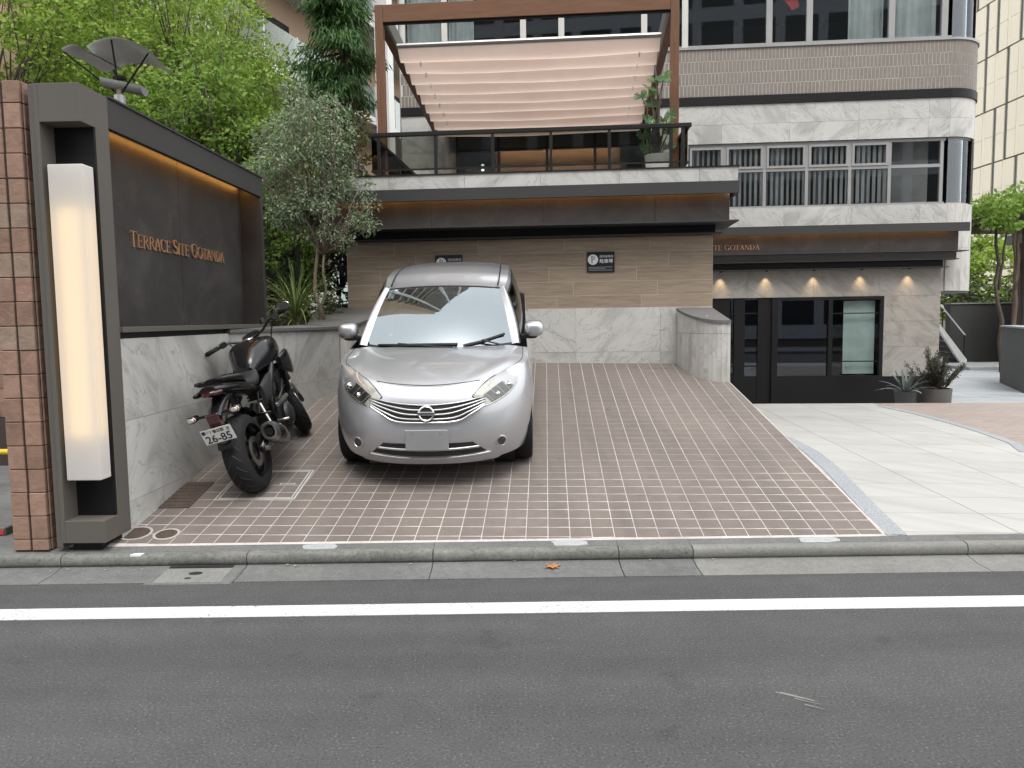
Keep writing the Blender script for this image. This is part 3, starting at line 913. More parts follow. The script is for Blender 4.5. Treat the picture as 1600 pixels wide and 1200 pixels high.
def serif_letters(text, height, width, mat, parent, frame, depth=0.012, small=0.84):
    """each letter its own raised piece; frame maps (x right, y up, z out) to the parent"""
    items, x = [], 0.0
    for i, ch in enumerate(text):
        s = 1.0 if (i == 0 or text[i - 1] == ' ') else small
        polys, adv = serif_glyph(ch)
        items.append((ch, x, s, polys))
        x += adv * s
    k = width / x
    for ch, x0, s, polys in items:
        if not polys:
            continue
        mb = MB()
        for n, pl in enumerate(polys):
            q = [((x0 + a * s) * k, b * s * height) for a, b in pl]
            d = depth + (n % 7) * 0.0004
            m_ = len(q)
            vs = [(a, b, 0.0) for a, b in q] + [(a, b, d) for a, b in q]
            mb.add(vs, [tuple(range(m_, 2 * m_))] + [(i, (i + 1) % m_, m_ + (i + 1) % m_, m_ + i) for i in range(m_)], frame)
        mb.build('letter', mat, parent)

_dg = None
def text_mesh(body, size, name, mat, parent, frame, width=None, extrude=0.0006, bold=0.0):
    cu = bpy.data.curves.new('txt', 'FONT')
    cu.body = body
    cu.size = size
    cu.extrude = extrude
    cu.offset = bold
    cu.align_x = 'LEFT'
    cu.resolution_u = 3
    o = bpy.data.objects.new('txt', cu)
    COL.objects.link(o)
    bpy.context.view_layer.update()
    me = bpy.data.meshes.new_from_object(o.evaluated_get(bpy.context.evaluated_depsgraph_get()))
    bpy.data.objects.remove(o)
    xs = [v.co.x for v in me.vertices]
    if not xs:
        return None
    x0, x1 = min(xs), max(xs)
    k = width / (x1 - x0) if width else 1.0
    for v in me.vertices:
        v.co = frame @ Vector(((v.co.x - x0) * k, v.co.y, v.co.z))
    me.materials.clear()
    me.name = name
    return link(name, me, mat, parent)

# ------------------------------------------------------------------ illuminated sign wall on the left
SG = Matrix.Translation((-2.67, 5.0, 0)) @ Matrix.Rotation(-math.atan(0.0236), 4, 'Z')
sg = thing('sign_wall', 'dark metal sign wall with glowing corner lantern and copper lettering', 'sign', SG)
mb = MB()
mb.box(-0.289, -0.262, -0.08, 0.09, 0.172, 3.10)
mb.box(-0.262, 0.0, -0.08, 0.09, 0.172, 0.32)
mb.box(-0.262, 0.0, -0.08, 0.09, 2.864, 3.10)
mb.box(-0.289, -0.002, 0.09, 0.25, 0.172, 3.10)
mb.build('frame', 'frame', sg, bevel=0.002)
piece('side_panel', -0.335, -0.292, -0.062, 0.25, 0.14, 3.10, 'frame', sg, 0.002)
piece('base_post', -0.25, -0.06, -0.02, 0.25, -0.1, 0.172, 'black_metal', sg)
piece('alcove_lining', -0.262, -0.004, 0.070, 0.0895, 0.3205, 2.8635, 'black_metal', sg)
# lantern: acrylic box around a lit tube
def lantern_shell():
    x0, x1, y0, y1, z0, z1 = -0.235, -0.010, -0.072, 0.052, 0.587, 2.606
    mb = MB()
    mb.box(x0, x1, y0, y1, z0, z1)
    return mb.build('lantern', 'lantern', sg, bevel=0.004)
lan = lantern_shell()
MB().box(-0.20, -0.045, -0.045, 0.025, 0.86, 2.34).build('lamp_panel', 'lamp_tube', lan, bevel=0.01)
piece('lantern_bracket', -0.18, -0.06, 0.052, 0.072, 0.75, 0.85, 'black_metal', sg)
piece('lantern_bracket', -0.18, -0.06, 0.052, 0.072, 2.35, 2.45, 'black_metal', sg)
# beam, slate panel, end post
piece('beam_lip', -0.045, -0.001, 0.2505, 3.22, 2.90, 3.098, 'fascia', sg, 0.002)
piece('beam_top', -0.335, -0.046, 0.2505, 3.22, 2.985, 3.096, 'fascia', sg)
piece('beam_cap', -0.345, 0.012, 0.2505, 3.235, 3.0985, 3.112, 'fascia', sg)
piece('led_strip', -0.19, -0.165, 0.30, 3.12, 2.972, 2.984, 'led', sg)
piece('wall_core', -0.335, -0.236, 0.2505, 3.22, 1.2, 2.984, 'black_metal', sg)
for a, b in ((0.252, 1.72), (1.724, 3.148)):
    piece('slate_panel', -0.235, -0.22, a, b, 1.579, 2.982, 'slate', sg)
piece('end_post', -0.2195, -0.004, 3.15, 3.219, 1.579, 2.984, 'slate', sg)
piece('sill', -0.2195, 0.022, 0.2505, 3.23, 1.540, 1.578, 'frame', sg, 0.002)
piece('shadow_gap', -0.2195, -0.025, 0.2505, 3.21, 1.45, 1.5395, 'black_metal', sg)
# lettering reads along the wall, facing the driveway
fr = Matrix(((0, 0, 1, -0.2195), (1, 0, 0, 0.845), (0, 1, 0, 2.183), (0, 0, 0, 1)))
serif_letters('TERRACE SITE GOTANDA', 0.118, 1.79, 'copper', sg, fr, 0.014)

# ------------------------------------------------------------------ marble retaining wall along the left of the driveway
rw = thing('retaining_wall', 'low grey marble retaining wall with dark coping left of the motorcycle', 'wall')
def wall_run(parent, p0, p1, cuts, zs, mat, th=0.05, name='marble_panel'):
    p0, p1 = Vector(p0), Vector(p1)
    d = (p1 - p0)
    L = d.length
    d /= L
    nrm = Vector((-d.y, d.x))          # to the left of the run = into the wall
    cs = [0.0] + [c for c in cuts if c < L] + [L]
    for a, b in zip(cs, cs[1:]):
        for z0, z1 in zip(zs, zs[1:]):
            q = [p0 + d * (a + 0.0012), p0 + d * (b - 0.0012), p0 + d * (b - 0.0012) + nrm * th, p0 + d * (a + 0.0012) + nrm * th]
            MB().prism([(v.x, v.y) for v in q], z0 + 0.0012, z1 - 0.0012).build(name, mat, parent)
    q = [p0 + nrm * 0.006, p1 + nrm * 0.006, p1 + nrm * (th + 0.28), p0 + nrm * (th + 0.28)]
    MB().prism([(v.x, v.y) for v in q], -0.25, zs[-1] - 0.002).build('wall_core', 'brick_joint', parent)
WA, WB, WC = (-2.672, 5.14), (-2.62, 7.15), (-2.03, 9.08)
ZS = [-0.2, 0.365, 0.93, 1.498]
wall_run(rw, WA, WB, [0.60, 1.73], ZS, 'marble')
wall_run(rw, WB, WC, [0.86], ZS, 'marble')
# coping of the bent part, then the rounded pier against the building
cz = lambda x, y: 1.500 + max(0, y - 9.05) * 0.17
def coping(pts, name, parent, th=0.03):
    MB().prism(pts, cz, lambda x, y: cz(x, y) + th).build(name, 'coping', parent)
coping([(-2.60, 7.12), (-2.008, 9.06), (-2.45, 9.22), (-2.95, 7.2)], 'coping', rw)
def pier(parent, cx, cy, a, b, sgn, n=13, e=2.3):
    """bulging quarter pier of narrow marble strips; sgn +1 bulges to the right"""
    pts = []
    for i in range(n + 1):
        t = math.pi / 2 * i / n
        pts.append(Vector((cx + sgn * a * abs(math.sin(t)) ** (2 / e), cy - b * abs(math.cos(t)) ** (2 / e))))
    for p, q in zip(pts, pts[1:]):
        d = (q - p)
        if d.length < 0.012:
            continue
        dn = d.normalized()
        inn = Vector((-dn.y, dn.x)) * sgn * 0.025
        for z0, z1 in ((0.5, 1.385), (1.388, None)):
            poly = [p + dn * 0.001, q - dn * 0.001, q + inn, p + inn]
            poly = [(v.x, v.y) for v in (poly if sgn > 0 else poly[::-1])]
            MB().prism(poly, z0, z1 if z1 else cz).build('strip_panel', 'marble_strip', parent)
    core = [(v.x - sgn * 0.006, v.y + 0.006) for v in pts] + [(cx, cy)]
    MB().prism(core if sgn > 0 else core[::-1], 0.4, lambda x, y: cz(x, y) - 0.002).build('wall_core', 'brick_joint', parent)
    cap = [(v.x + sgn * 0.014, v.y - 0.014) for v in pts]
    return pts, cap
pts, cap = pier(rw, -2.03, 10.36, 0.30, 1.26, 1)
capp = cap + [(-1.73, 10.42), (-2.62, 10.48), (-2.45, 9.24), (-2.02, 9.078)]
MB().prism(capp, lambda x, y: cz(x, y) + 0.0005, lambda x, y: cz(x, y) + 0.032).build('pier_cap', 'coping', rw)
rp = thing('rounded_pier', 'rounded pier of pale marble strips with grey cap right of the car', 'pier')
pts, cap = pier(rp, 2.56, 10.08, 0.39, 0.96, -1)
for za, zb in ((0.3, 1.385), (1.388, None)):
    MB().prism([(2.562, 9.125), (2.602, 9.13), (2.64, 10.06), (2.60, 10.06)], za, zb if zb else cz).build('strip_panel', 'marble_strip', rp)
MB().prism([(x, y) for x, y in cap[::-1]] + [(2.60, 9.10), (2.625, 10.075)], lambda x, y: cz(x, y) + 0.0005, lambda x, y: cz(x, y) + 0.034).build('pier_cap', 'coping', rp)
MB().box(2.38, 2.41, 9.42, 9.45, 1.58, 1.601).build('cap_stud', 'white_metal', rp)

# ------------------------------------------------------------------ brick pillar of the neighbour
bp = thing('brick_pillar', 'tall pillar of split-face brown tiles at the left edge of photo', 'pillar', Matrix.Translation((-3.065, 4.962, 0)))
piece('pillar_core', -0.225, -0.004, 0.004, 0.36, 0.0, 3.12, 'brick_joint', bp)
z = 0.118
row = 0
while z < 3.12:
    h = 0.1555
    z1 = min(z + h if row else z + 0.075, 3.13)
    pale = row in (9, 12, 14)
    mt = 'brick_pale' if pale else 'brick_red'
    for (a, b) in ((-0.232, -0.1225), (-0.1085, 0.0)):
        w = random.uniform(-0.003, 0.003)
        MB().box(a + 0.001, b - 0.001, -0.008 + w, 0.02, z + 0.002, z1 - 0.002).build('brick', mt, bp, bevel=0.004)
    MB().box(-0.003, 0.008, 0.022, 0.18, z + 0.002, z1 - 0.002).build('brick', mt, bp, bevel=0.003)
    MB().box(-0.003, 0.008, 0.184, 0.35, z + 0.002, z1 - 0.002).build('brick', mt, bp, bevel=0.003)
    z = z1
    row += 1
# brick wall farther back on the neighbour's land
nb = thing('neighbour_wall', 'shaded brown brick wall seen behind the brick pillar', 'wall', Matrix.Translation((-4.9, 8.2, 0)))
piece('wall_core', -3.0, 0.30, 0.03, 0.3, -0.3, 3.0, 'brick_joint', nb)
for r_ in range(15):
    for k in range(12):
        MB().box(-1.5 + 0.15 * k + 0.003, -1.5 + 0.15 * k + 0.147, -0.005, 0.04, 0.62 + 0.155 * r_, 0.62 + 0.155 * r_ + 0.150).build('brick', 'brick_red' if (r_ * 5 + k) % 7 else 'brick_pale', nb)
piece('wall_foot', -2.6, 0.28, -0.002, 0.03, -0.3, 0.615, 'brick_joint', nb)
MB().box(-12, -2.95, 5.03, 8.24, -0.34, 0.09).build('neighbour_yard', 'gutter', kind='structure')
M['yellow'] = plain('yellow_paint', (0.75, 0.48, 0.02), 0.4)
M['red'] = plain('red_paint', (0.62, 0.03, 0.03), 0.5)
yp = thing('barrier_bar', 'yellow barrier bar poking in behind the brick pillar', 'barrier', Matrix.Translation((-4.7, 7.0, 0)))
MB().tube([(-1.2, 0, 0.44), (0.16, 0, 0.44)], 0.026, 12).build('bar', 'yellow', yp)
MB().tube([(0.16, 0, 0.44), (0.19, 0, 0.44)], 0.024, 12).build('end_cap', 'black_plastic', yp)
MB().tube([(-0.8, 0, 0.09), (-0.8, 0, 0.46)], 0.03, 12).build('post', 'yellow', yp)
rb = thing('red_block', 'small red and grey block on the ground beside the pillar', 'block', Matrix.Translation((-3.72, 5.5, 0.09)))
MB().box(-0.12, 0.06, -0.08, 0.08, 0, 0.06).build('base', 'coping', rb, bevel=0.006)
MB().box(-0.10, 0.05, -0.085, -0.081, 0.012, 0.04).build('red_band', 'red', rb)
# ------------------------------------------------------------------ terrace block: wood-look wall, ledges, parapet
tb = thing('terrace_block', 'terrace base with wood-look tile wall and dark stepped ledges behind car', 'building', FA)
# base marble behind the car
cs = [-2.21, -1.30, -0.02, 0.86, 1.97, 2.64]
for a, b in zip(cs, cs[1:]):
    for z0, z1 in ((0.5, 1.14), (1.14, 1.722)):
        piece('marble_panel', a + 0.0015, b - 0.0015, 0.0, 0.03, z0 + 0.0015, z1 - 0.0015, 'marble', tb)
piece('wall_core', -2.215, 2.642, 0.0095, 0.6, 0.3, 2.64, 'wood_joint', tb)
rows = [(2.455, 2.646, [-1.56, -0.43, 0.72, 1.83]), (2.262, 2.455, [-1.275, -0.139, 0.985, 2.076]), (2.072, 2.262, [-1.757, -0.606, 0.51, 1.66]),
        (1.888, 2.072, [-1.43, -0.292, 0.83, 1.93]), (1.724, 1.888, [-1.647, -0.503, 0.615, 1.72])]
for z0, z1, js in rows:
    xs = [-2.212] + js + [2.643]
    for a, b in zip(xs, xs[1:]):
        piece('plank_tile', a + 0.004, b - 0.004, 0.008, 0.02, z0 + 0.0035, z1 - 0.0035, 'wood_tile', tb, 0.001)
piece('lower_ledge', -2.415, 2.735, -0.14, 0.6, 2.647, 2.664, 'fascia', tb)
piece('lower_band', -2.36, 2.66, -0.05, 0.6, 2.6645, 2.767, 'black_metal', tb)
piece('upper_ledge', -2.41, 2.885, -0.40, 0.6, 2.768, 2.786, 'fascia', tb)
for a, b in ((-2.398, -1.0), (-0.997, 0.45), (0.453, 1.87), (1.873, 2.795)):
    piece('slate_panel', a, b, -0.255, -0.225, 2.787, 3.20, 'slate', tb)
piece('slate_return', 2.77, 2.7948, -0.2245, 2.6, 2.787, 3.20, 'slate', tb)
piece('slate_return', -2.398, -2.373, -0.2245, 2.6, 2.787, 3.20, 'slate', tb)
piece('fascia', -2.415, 2.888, -0.40, -0.36, 3.112, 3.262, 'fascia', tb, 0.002)
piece('fascia_return', 2.85, 2.888, -0.3595, 2.6, 3.112, 3.262, 'fascia', tb)
piece('fascia_soffit', -2.38, 2.849, -0.3595, -0.22, 3.20, 3.26, 'fascia', tb)
piece('led_strip', -2.34, 2.76, -0.352, -0.335, 3.185, 3.197, 'led_terrace', tb)
piece('terrace_mass', -2.37, 2.769, -0.2245, 4.65, 2.787, 3.40, 'coping', tb)
cs = [-2.41, -1.52, -0.54, 0.43, 1.42, 2.40, 2.872]
for a, b in zip(cs, cs[1:]):
    piece('parapet_panel', a + 0.0015, b - 0.0015, -0.385, -0.355, 3.263, 3.432, 'marble', tb)
piece('parapet_core', -2.40, 2.865, -0.354, -0.05, 3.2625, 3.430, 'coping', tb)
piece('parapet_return', 2.8655, 2.874, -0.354, 2.6, 3.263, 3.432, 'marble', tb)
piece('parapet_cap', -2.43, 2.89, -0.40, -0.02, 3.4325, 3.448, 'rail', tb)
piece('deck', -2.40, 2.86, -0.02, 4.68, 3.4002, 3.42, 'gutter', tb)
MB().box(2.80, 2.845, -0.31, -0.295, 3.14, 3.175).build('lamp_end', 'lobby_light', tb)

# parking notices
def parking_sign(x0, x1, z0, z1, label):
    t = thing('parking_sign', label, 'sign', FA, 'parking notices on the wood-look wall')
    piece('plate', x0, x1, -0.012, 0.0028, z0, z1, 'sign_black', t, 0.001)
    w, h = x1 - x0, z1 - z0
    f = lambda x, z: Matrix(((1, 0, 0, x), (0, 0, -1, -0.0122), (0, 1, 0, z), (0, 0, 0, 1)))
    cx, czz, r = x0 + w * 0.22, z0 + h * 0.62, h * 0.255
    MB().lathe([(0.0005, 0.0015), (r, 0.0015), (r, 0.0)], 36, f(cx, czz)).build('disc', 'white_print', t)
    mb = MB()
    polys, adv = serif_glyph('P')
    for n, pl in enumerate(polys):
        q = [((a - adv * 0.5) * r * 1.15, (b - 0.5) * r * 1.35) for a, b in pl]
        m_ = len(q)
        mb.add([(a, b, 0.0015) for a, b in q] + [(a, b, 0.0024 + 0.0001 * (n % 6)) for a, b in q], [tuple(range(m_, 2 * m_))] + [(i, (i + 1) % m_, m_ + (i + 1) % m_, m_ + i) for i in range(m_)], f(cx, czz))
    mb.build('letter', 'sign_black', t)
    text_mesh('契約者専用', h * 0.14, 'lettering', 'white_print', t, f(x0 + w * 0.46, z0 + h * 0.72), w * 0.49)
    text_mesh('駐車場', h * 0.22, 'lettering', 'white_print', t, f(x0 + w * 0.46, z0 + h * 0.46), w * 0.48, bold=0.001)
    for k, ww in ((0, 0.86), (1, 0.62), (2, 0.86)):
        MB().box(x0 + w * 0.06, x0 + w * (0.06 + ww), -0.0130, -0.0121, z0 + h * (0.235 - 0.075 * k), z0 + h * (0.262 - 0.075 * k)).build('small_print', 'alu', t)
M['sign_black'] = plain('sign_black', (0.012, 0.013, 0.018), 0.35)
parking_sign(1.011, 1.371, 2.190, 2.455, 'black parking notice with white P disc on open wall right of car')
parking_sign(-1.005, -0.640, 2.178, 2.453, 'black parking notice with white P disc, half hidden by the car roof')

# railing
rl = thing('terrace_railing', 'black metal railing with glass panes around the upper terrace', 'railing', FA)
XR = [-1.655, -0.915, -0.18, 0.56, 1.295, 2.06, 2.205]
piece('top_rail', -1.79, 2.31, -0.335, -0.275, 3.945, 3.995, 'rail', rl, 0.004)
piece('bottom_rail', -1.75, 2.23, -0.315, -0.295, 3.515, 3.535, 'rail', rl)
for x in XR:
    piece('post', x - 0.02, x + 0.02, -0.325, -0.285, 3.449, 3.9445, 'rail', rl, 0.002)
for a, b in zip(XR[:-2], XR[1:-1]):
    piece('pane', a + 0.022, b - 0.022, -0.309, -0.301, 3.536, 3.9445, 'pane_smoke', rl)
for x in (-1.76, 2.27):
    piece('side_rail', x - 0.03, x + 0.03, -0.274, 4.6, 3.945, 3.993, 'rail', rl, 0.004)
    piece('side_bottom_rail', x - 0.01, x + 0.01, -0.274, 4.6, 3.515, 3.535, 'rail', rl)
    for k in range(1, 6):
        piece('post', x - 0.02, x + 0.02, -0.3 + 0.8 * k, -0.26 + 0.8 * k, 3.42, 3.9445, 'rail', rl)
    for k in range(0, 5):
        piece('pane', x - 0.004, x + 0.004, -0.255 + 0.8 * k + 0.004, 0.495 + 0.8 * k, 3.536, 3.9445, 'pane_smoke', rl)

# pergola with a folding awning
pg = thing('pergola', 'brown wood-look pergola with folded beige awning above the terrace', 'pergola', FA)
for x in (-1.795, 2.20):
    piece('post', x - 0.055, x + 0.055, 0.44, 0.55, 3.42, 5.885, 'pergola_post', pg, 0.003)
piece('front_beam', -1.738, 2.143, 0.445, 0.545, 5.655, 5.885, 'pergola', pg, 0.003)
piece('beam_gasket', -1.738, 2.143, 0.47, 0.52, 5.635, 5.6545, 'black_metal', pg)
def rafter(x, w):
    mb = MB()
    za, zb = (5.66, 5.885), (5.20, 5.42)
    ya, yb = 0.551, 4.66
    vs = [(x - w, ya, za[0]), (x + w, ya, za[0]), (x + w, ya, za[1]), (x - w, ya, za[1]), (x - w, yb, zb[0]), (x + w, yb, zb[0]), (x + w, yb, zb[1]), (x - w, yb, zb[1])]
    mb.add(vs, [(0, 1, 2, 3), (7, 6, 5, 4), (0, 4, 5, 1), (1, 5, 6, 2), (2, 6, 7, 3), (3, 7, 4, 0)])
    return mb
for x in (-1.795, 2.20):
    rafter(x, 0.05).build('rafter', 'pergola', pg)
    xi = x + (0.075 if x < 0 else -0.075)
    rafter(xi, 0.02).build('guide_rail', 'silver_rail', pg)
AX0, AX1 = -1.68, 2.08
def awn(u, v):
    # u along the depth with hanging folds, v across
    y = 1.05 + 3.55 * u
    z = 5.60 - (y - 0.55) * 0.112
    f = (u * 9.0) % 1.0
    sag = 0.02 + 0.15 * (0.5 * math.sin(math.pi * f) ** 2 + 0.5 * math.sin(math.pi * f)) * (0.8 + 0.2 * math.cos(math.pi * (v - 0.5)) + 0.10 * math.sin(v * 9 + u * 31) * 0.5)
    return (AX0 + (AX1 - AX0) * v, y, z - sag)
mb = MB().grid(awn, 126, 10)
aw = mb.build('awning', 'fabric', pg, smooth=True)
mb = MB().tube([(AX0, 1.03, 5.535), (AX1, 1.03, 5.535)], 0.035, 10)
mb.build('front_bar', 'silver_rail', pg)
for k in range(1, 9):
    u = k / 9.0
    y = 1.05 + 3.55 * u
    z = 5.60 - (y - 0.55) * 0.112 - 0.03
    MB().tube([(AX0 - 0.02, y, z + 0.018), (AX1 + 0.02, y, z + 0.018)], 0.015, 8).build('fold_bar', 'silver_rail', pg)
    for x in (AX0 + 0.30, AX1 - 0.28):
        MB().box(x - 0.012, x + 0.012, y - 0.205, y - 0.19, z - 0.16, z - 0.09).build('fold_clip', 'white_metal', pg)
# ------------------------------------------------------------------ the office building behind
ob = thing('office_building', 'grey stone office building with ribbon windows and rounded right corner', 'building', FA)
XL, XA, RA, YF = -2.45, 7.70, 0.70, 4.70
def arc_pts(off, a0, a1, n):
    """plan points on the rounded corner, off metres outside the wall line"""
    r = RA + off
    return [(XA + r * math.sin(R(a0 + (a1 - a0) * i / n)), YF + RA - r * math.cos(R(a0 + (a1 - a0) * i / n))) for i in range(n + 1)]
def curved(name, off, th, a0, a1, z0, z1, mat, n=8, parent=ob):
    o_ = arc_pts(off, a0, a1, n)
    i_ = arc_pts(off - th, a0, a1, n)
    mb = MB()
    mb.prism(o_ + i_[::-1], z0, z1)
    return mb.build(name, mat, parent, smooth=30)
def band(name, z0, z1, off, mat, x0=XL, th=0.2):
    piece(name, x0, XA - 0.001, YF - off, YF - off + th, z0, z1, mat, ob)
    curved(name, off, th, 0, 90, z0, z1, mat, 14)
    piece(name, XA + RA + off - th, XA + RA + off, YF + RA + 0.001, 12, z0, z1, mat, ob)
def panels(z0, z1, x0, x1, step, mat, off=0.0, start=None):
    xs = [x0]
    x = (start if start is not None else x0 + step)
    while x < x1 - 0.05:
        xs.append(x)
        x += step
    xs.append(x1)
    for a, b in zip(xs, xs[1:]):
        piece('marble_panel', a + 0.0015, b - 0.0015, YF - off, YF - off + 0.03, z0 + 0.0015, z1 - 0.0015, mat, ob)
def curved_panels(z0, z1, mat, off=0.0, n=2):
    for k in range(n):
        curved('marble_panel', off, 0.03, 90 * k / n + 0.1, 90 * (k + 1) / n - 0.1, z0 + 0.0015, z1 - 0.0015, mat, 6)
    piece('marble_panel', XA + RA + off - 0.03, XA + RA + off, YF + RA + 0.003, 9, z0 + 0.0015, z1 - 0.0015, mat, ob)
# structural cores of the spandrels
for z0, z1 in ((2.0, 3.575), (4.81, 5.49), (5.51, 6.53)):
    if 4 < z0 < 5:
        piece('wall_core', XL + 0.02, -1.66, YF + 0.0305, YF + 0.3, z0 + 0.01, z1 - 0.004, 'facade_joint', ob)
    piece('wall_core', (XL + 0.02) if z0 > 5 else 2.62, XA, YF + 0.0305, YF + 0.3, z0 + 0.01, z1 - 0.004, 'facade_joint', ob)
    curved('wall_core', -0.0305, 0.25, 0, 90, z0 + 0.01, z1 - 0.004, 'facade_joint', 10)
# lower marble, 2F
panels(3.20, 3.60, 2.62, XA, 1.22, 'marble', 0, 3.55)
curved_panels(2.0, 2.8, 'marble_strip', 0, 7)
curved_panels(2.8, 3.60, 'marble_strip', 0, 7)
piece('marble_panel', 7.2, XA - 0.002, YF + 0.02, YF + 0.05, 2.0, 3.198, 'marble_strip', ob)
MB().prism([(7.0, YF + 0.06)] + arc_pts(-0.02, 0, 90, 10) + [(8.35, 9), (7.0, 9)], 1.97, 1.999).build('soffit', 'coping', ob)
# upper marble of two courses
for z0, z1 in ((4.80, 5.145), (5.145, 5.50)):
    panels(z0, z1, XL, -1.655, 1.24, 'marble', 0)
    panels(z0, z1, 2.50, XA, 1.24, 'marble', 0, 3.61)
    curved_panels(z0, z1, 'marble', 0, 2)
band('dark_string_course', 5.502, 5.655, 0.025, 'black_metal')
# vertical tile band: real tiles, too slim to pick apart one by one
mb = MB()
tw, thh = 0.0685, 0.2095
for rrow in range(4):
    z0 = 5.662 + rrow * 0.2125
    x = XL + 0.01 + (0.03 if rrow % 2 else 0)
    while x < XA - 0.012:
        d = random.uniform(-0.002, 0.002)
        mb.box(x + 0.0045, min(x + tw, XA) - 0.0045, YF - 0.004 + d * 0.5, YF + 0.02, z0 + 0.0035, z0 + thh - 0.0035)
        x += tw
    nt_ = int(RA * math.pi / 2 / tw)
    for k in range(nt_):
        a = (k + 0.5) / nt_ * math.pi / 2
        m_ = Matrix.Translation((XA, YF + RA, 0)) @ Matrix.Rotation(a, 4, 'Z')
        mb.box(-tw / 2 + 0.0035, tw / 2 - 0.0035, -RA - 0.004 + random.uniform(-0.001, 0.001), -RA + 0.02, z0 + 0.0035, z0 + thh - 0.0035, m_)
mb.build('facade_tiles', 'facade_tile', ob, kind='stuff')
band('tile_bed', 5.656, 6.512, 0.001, 'facade_joint', XL, 0.028)
band('window_sill', 6.513, 6.555, 0.03, 'alu', XL, 0.2)

# 2F ribbon window
def frame_bar(x0, x1, z0, z1, y0=YF + 0.05, y1=YF + 0.12, mat='alu', name='window_frame'):
    return piece(name, x0, x1, y0, y1, z0, z1, mat, ob)
w2 = [3.0, 3.68, 4.416, 5.185, 5.965, 6.676, 7.60]
frame_bar(2.62, 7.66, 4.745, 4.799)
frame_bar(2.62, 7.66, 3.602, 3.640)
for x in w2[1:]:
    frame_bar(x - 0.03, x + 0.03, 3.6405, 4.7445)
for a, b in zip(w2, w2[1:]):
    frame_bar(a + 0.031, b - 0.031, 4.272, 4.330, YF + 0.052, YF + 0.118)
    if b < 7:
        for q in ((a + 0.031, b - 0.031, 4.70, 4.7445), (a + 0.031, b - 0.031, 4.3305, 4.372), (a + 0.031, a + 0.075, 4.3725, 4.6995), (b - 0.075, b - 0.031, 4.3725, 4.6995)):
            frame_bar(*q, YF + 0.035, YF + 0.10, 'alu', 'sash')
        frame_bar(a + 0.0755, b - 0.0755, 4.3725, 4.6995, YF + 0.07, YF + 0.076, 'pane', 'pane')
    else:
        frame_bar(a + 0.031, b - 0.031, 4.3305, 4.7445, YF + 0.07, YF + 0.076, 'pane', 'pane')
lowers = [(3.0, 4.416), (4.416, 5.185), (5.185, 6.676), (6.676, 7.60)]
for a, b in lowers:
    frame_bar(a + 0.031, b - 0.031, 3.6405, 4.2715, YF + 0.07, YF + 0.076, 'pane', 'pane')
curved('pane', -0.07, 0.006, 1, 89, 3.62, 4.79, 'pane', 12)
curved('window_frame', -0.05, 0.06, 0, 90, 3.602, 3.622, 'alu', 12)
curved('window_frame', -0.05, 0.06, 0, 90, 4.775, 4.799, 'alu', 12)
frame_bar(8.29, 8.35, 3.60, 4.80, YF + RA, YF + RA + 0.06)
# vertical blinds
mb = MB()
for (a, b, z0, z1) in ((3.0, 6.64, 3.66, 4.72),):
    x = a
    while x < b:
        m_ = Matrix.Translation((x, YF + 0.135, 0)) @ Matrix.Rotation(R(-70 + random.uniform(-5, 5)), 4, 'Z')
        mb.box(-0.04, 0.04, -0.001, 0.001, z0, z1, m_)
        x += 0.098
mb.build('vertical_blind', 'blind', ob, kind='stuff')
# rooms
def room(x0, x1, y0, y1, z0, z1, mat, name='room'):
    mb = MB()
    mb.poly([(x0, y1, z0), (x1, y1, z0), (x1, y1, z1), (x0, y1, z1)])
    mb.poly([(x0, y0, z0), (x1, y0, z0), (x1, y1, z0), (x0, y1, z0)])
    mb.poly([(x0, y0, z1), (x1, y0, z1), (x1, y1, z1), (x0, y1, z1)])
    mb.poly([(x0, y0, z0), (x0, y1, z0), (x0, y1, z1), (x0, y0, z1)])
    mb.poly([(x1, y0, z0), (x1, y1, z0), (x1, y1, z1), (x1, y0, z1)])
    return mb.build(name, mat, ob)
room(2.9, 8.25, YF + 0.31, 9.0, 3.45, 5.2, 'room_dark')
piece('ceiling_light', 4.9, 5.9, 8.3, 8.38, 4.98, 5.0, 'office_light', ob)
piece('ceiling_light', 3.9, 4.1, 8.3, 8.38, 4.98, 5.0, 'office_light', ob)
piece('partition', 6.72, 7.55, YF + 0.5, YF + 0.55, 3.5, 5.1, 'room', ob)

# 3F windows (frames paler)
w3 = [-2.40, -1.585, -0.083, 0.639, 2.183, 2.934, 4.464, 5.185, 6.644, 7.571]
Z3 = (6.556, 8.4)
for x in w3:
    frame_bar(x - 0.055, x + 0.055, Z3[0], Z3[1], YF + 0.04, YF + 0.12, 'alu_light' if x < 3.2 else 'alu')
frame_bar(XL, XA, Z3[0] + 0.0005, Z3[0] + 0.05, YF + 0.045, YF + 0.115, 'alu')
for a, b in zip(w3, w3[1:]):
    frame_bar(a + 0.056, b - 0.056, Z3[0] + 0.051, Z3[1], YF + 0.07, YF + 0.076, 'pane', 'pane')
curved('pane', -0.07, 0.006, 1, 89, Z3[0], Z3[1], 'pane', 12)
for a, b in ((-2.35, -1.63), (-1.54, -1.05), (5.95, 6.58), (6.72, 7.52)):
    mb = MB().grid(lambda u, v: (a + (b - a) * u, YF + 0.28 + 0.02 * math.sin(u * 34), Z3[0] + 0.03 + 1.8 * v), 40, 1)
    mb.build('curtain', 'curtain', ob, smooth=True)
room(-2.38, 8.25, YF + 0.34, 9.5, 6.45, 8.6, 'room_dark')
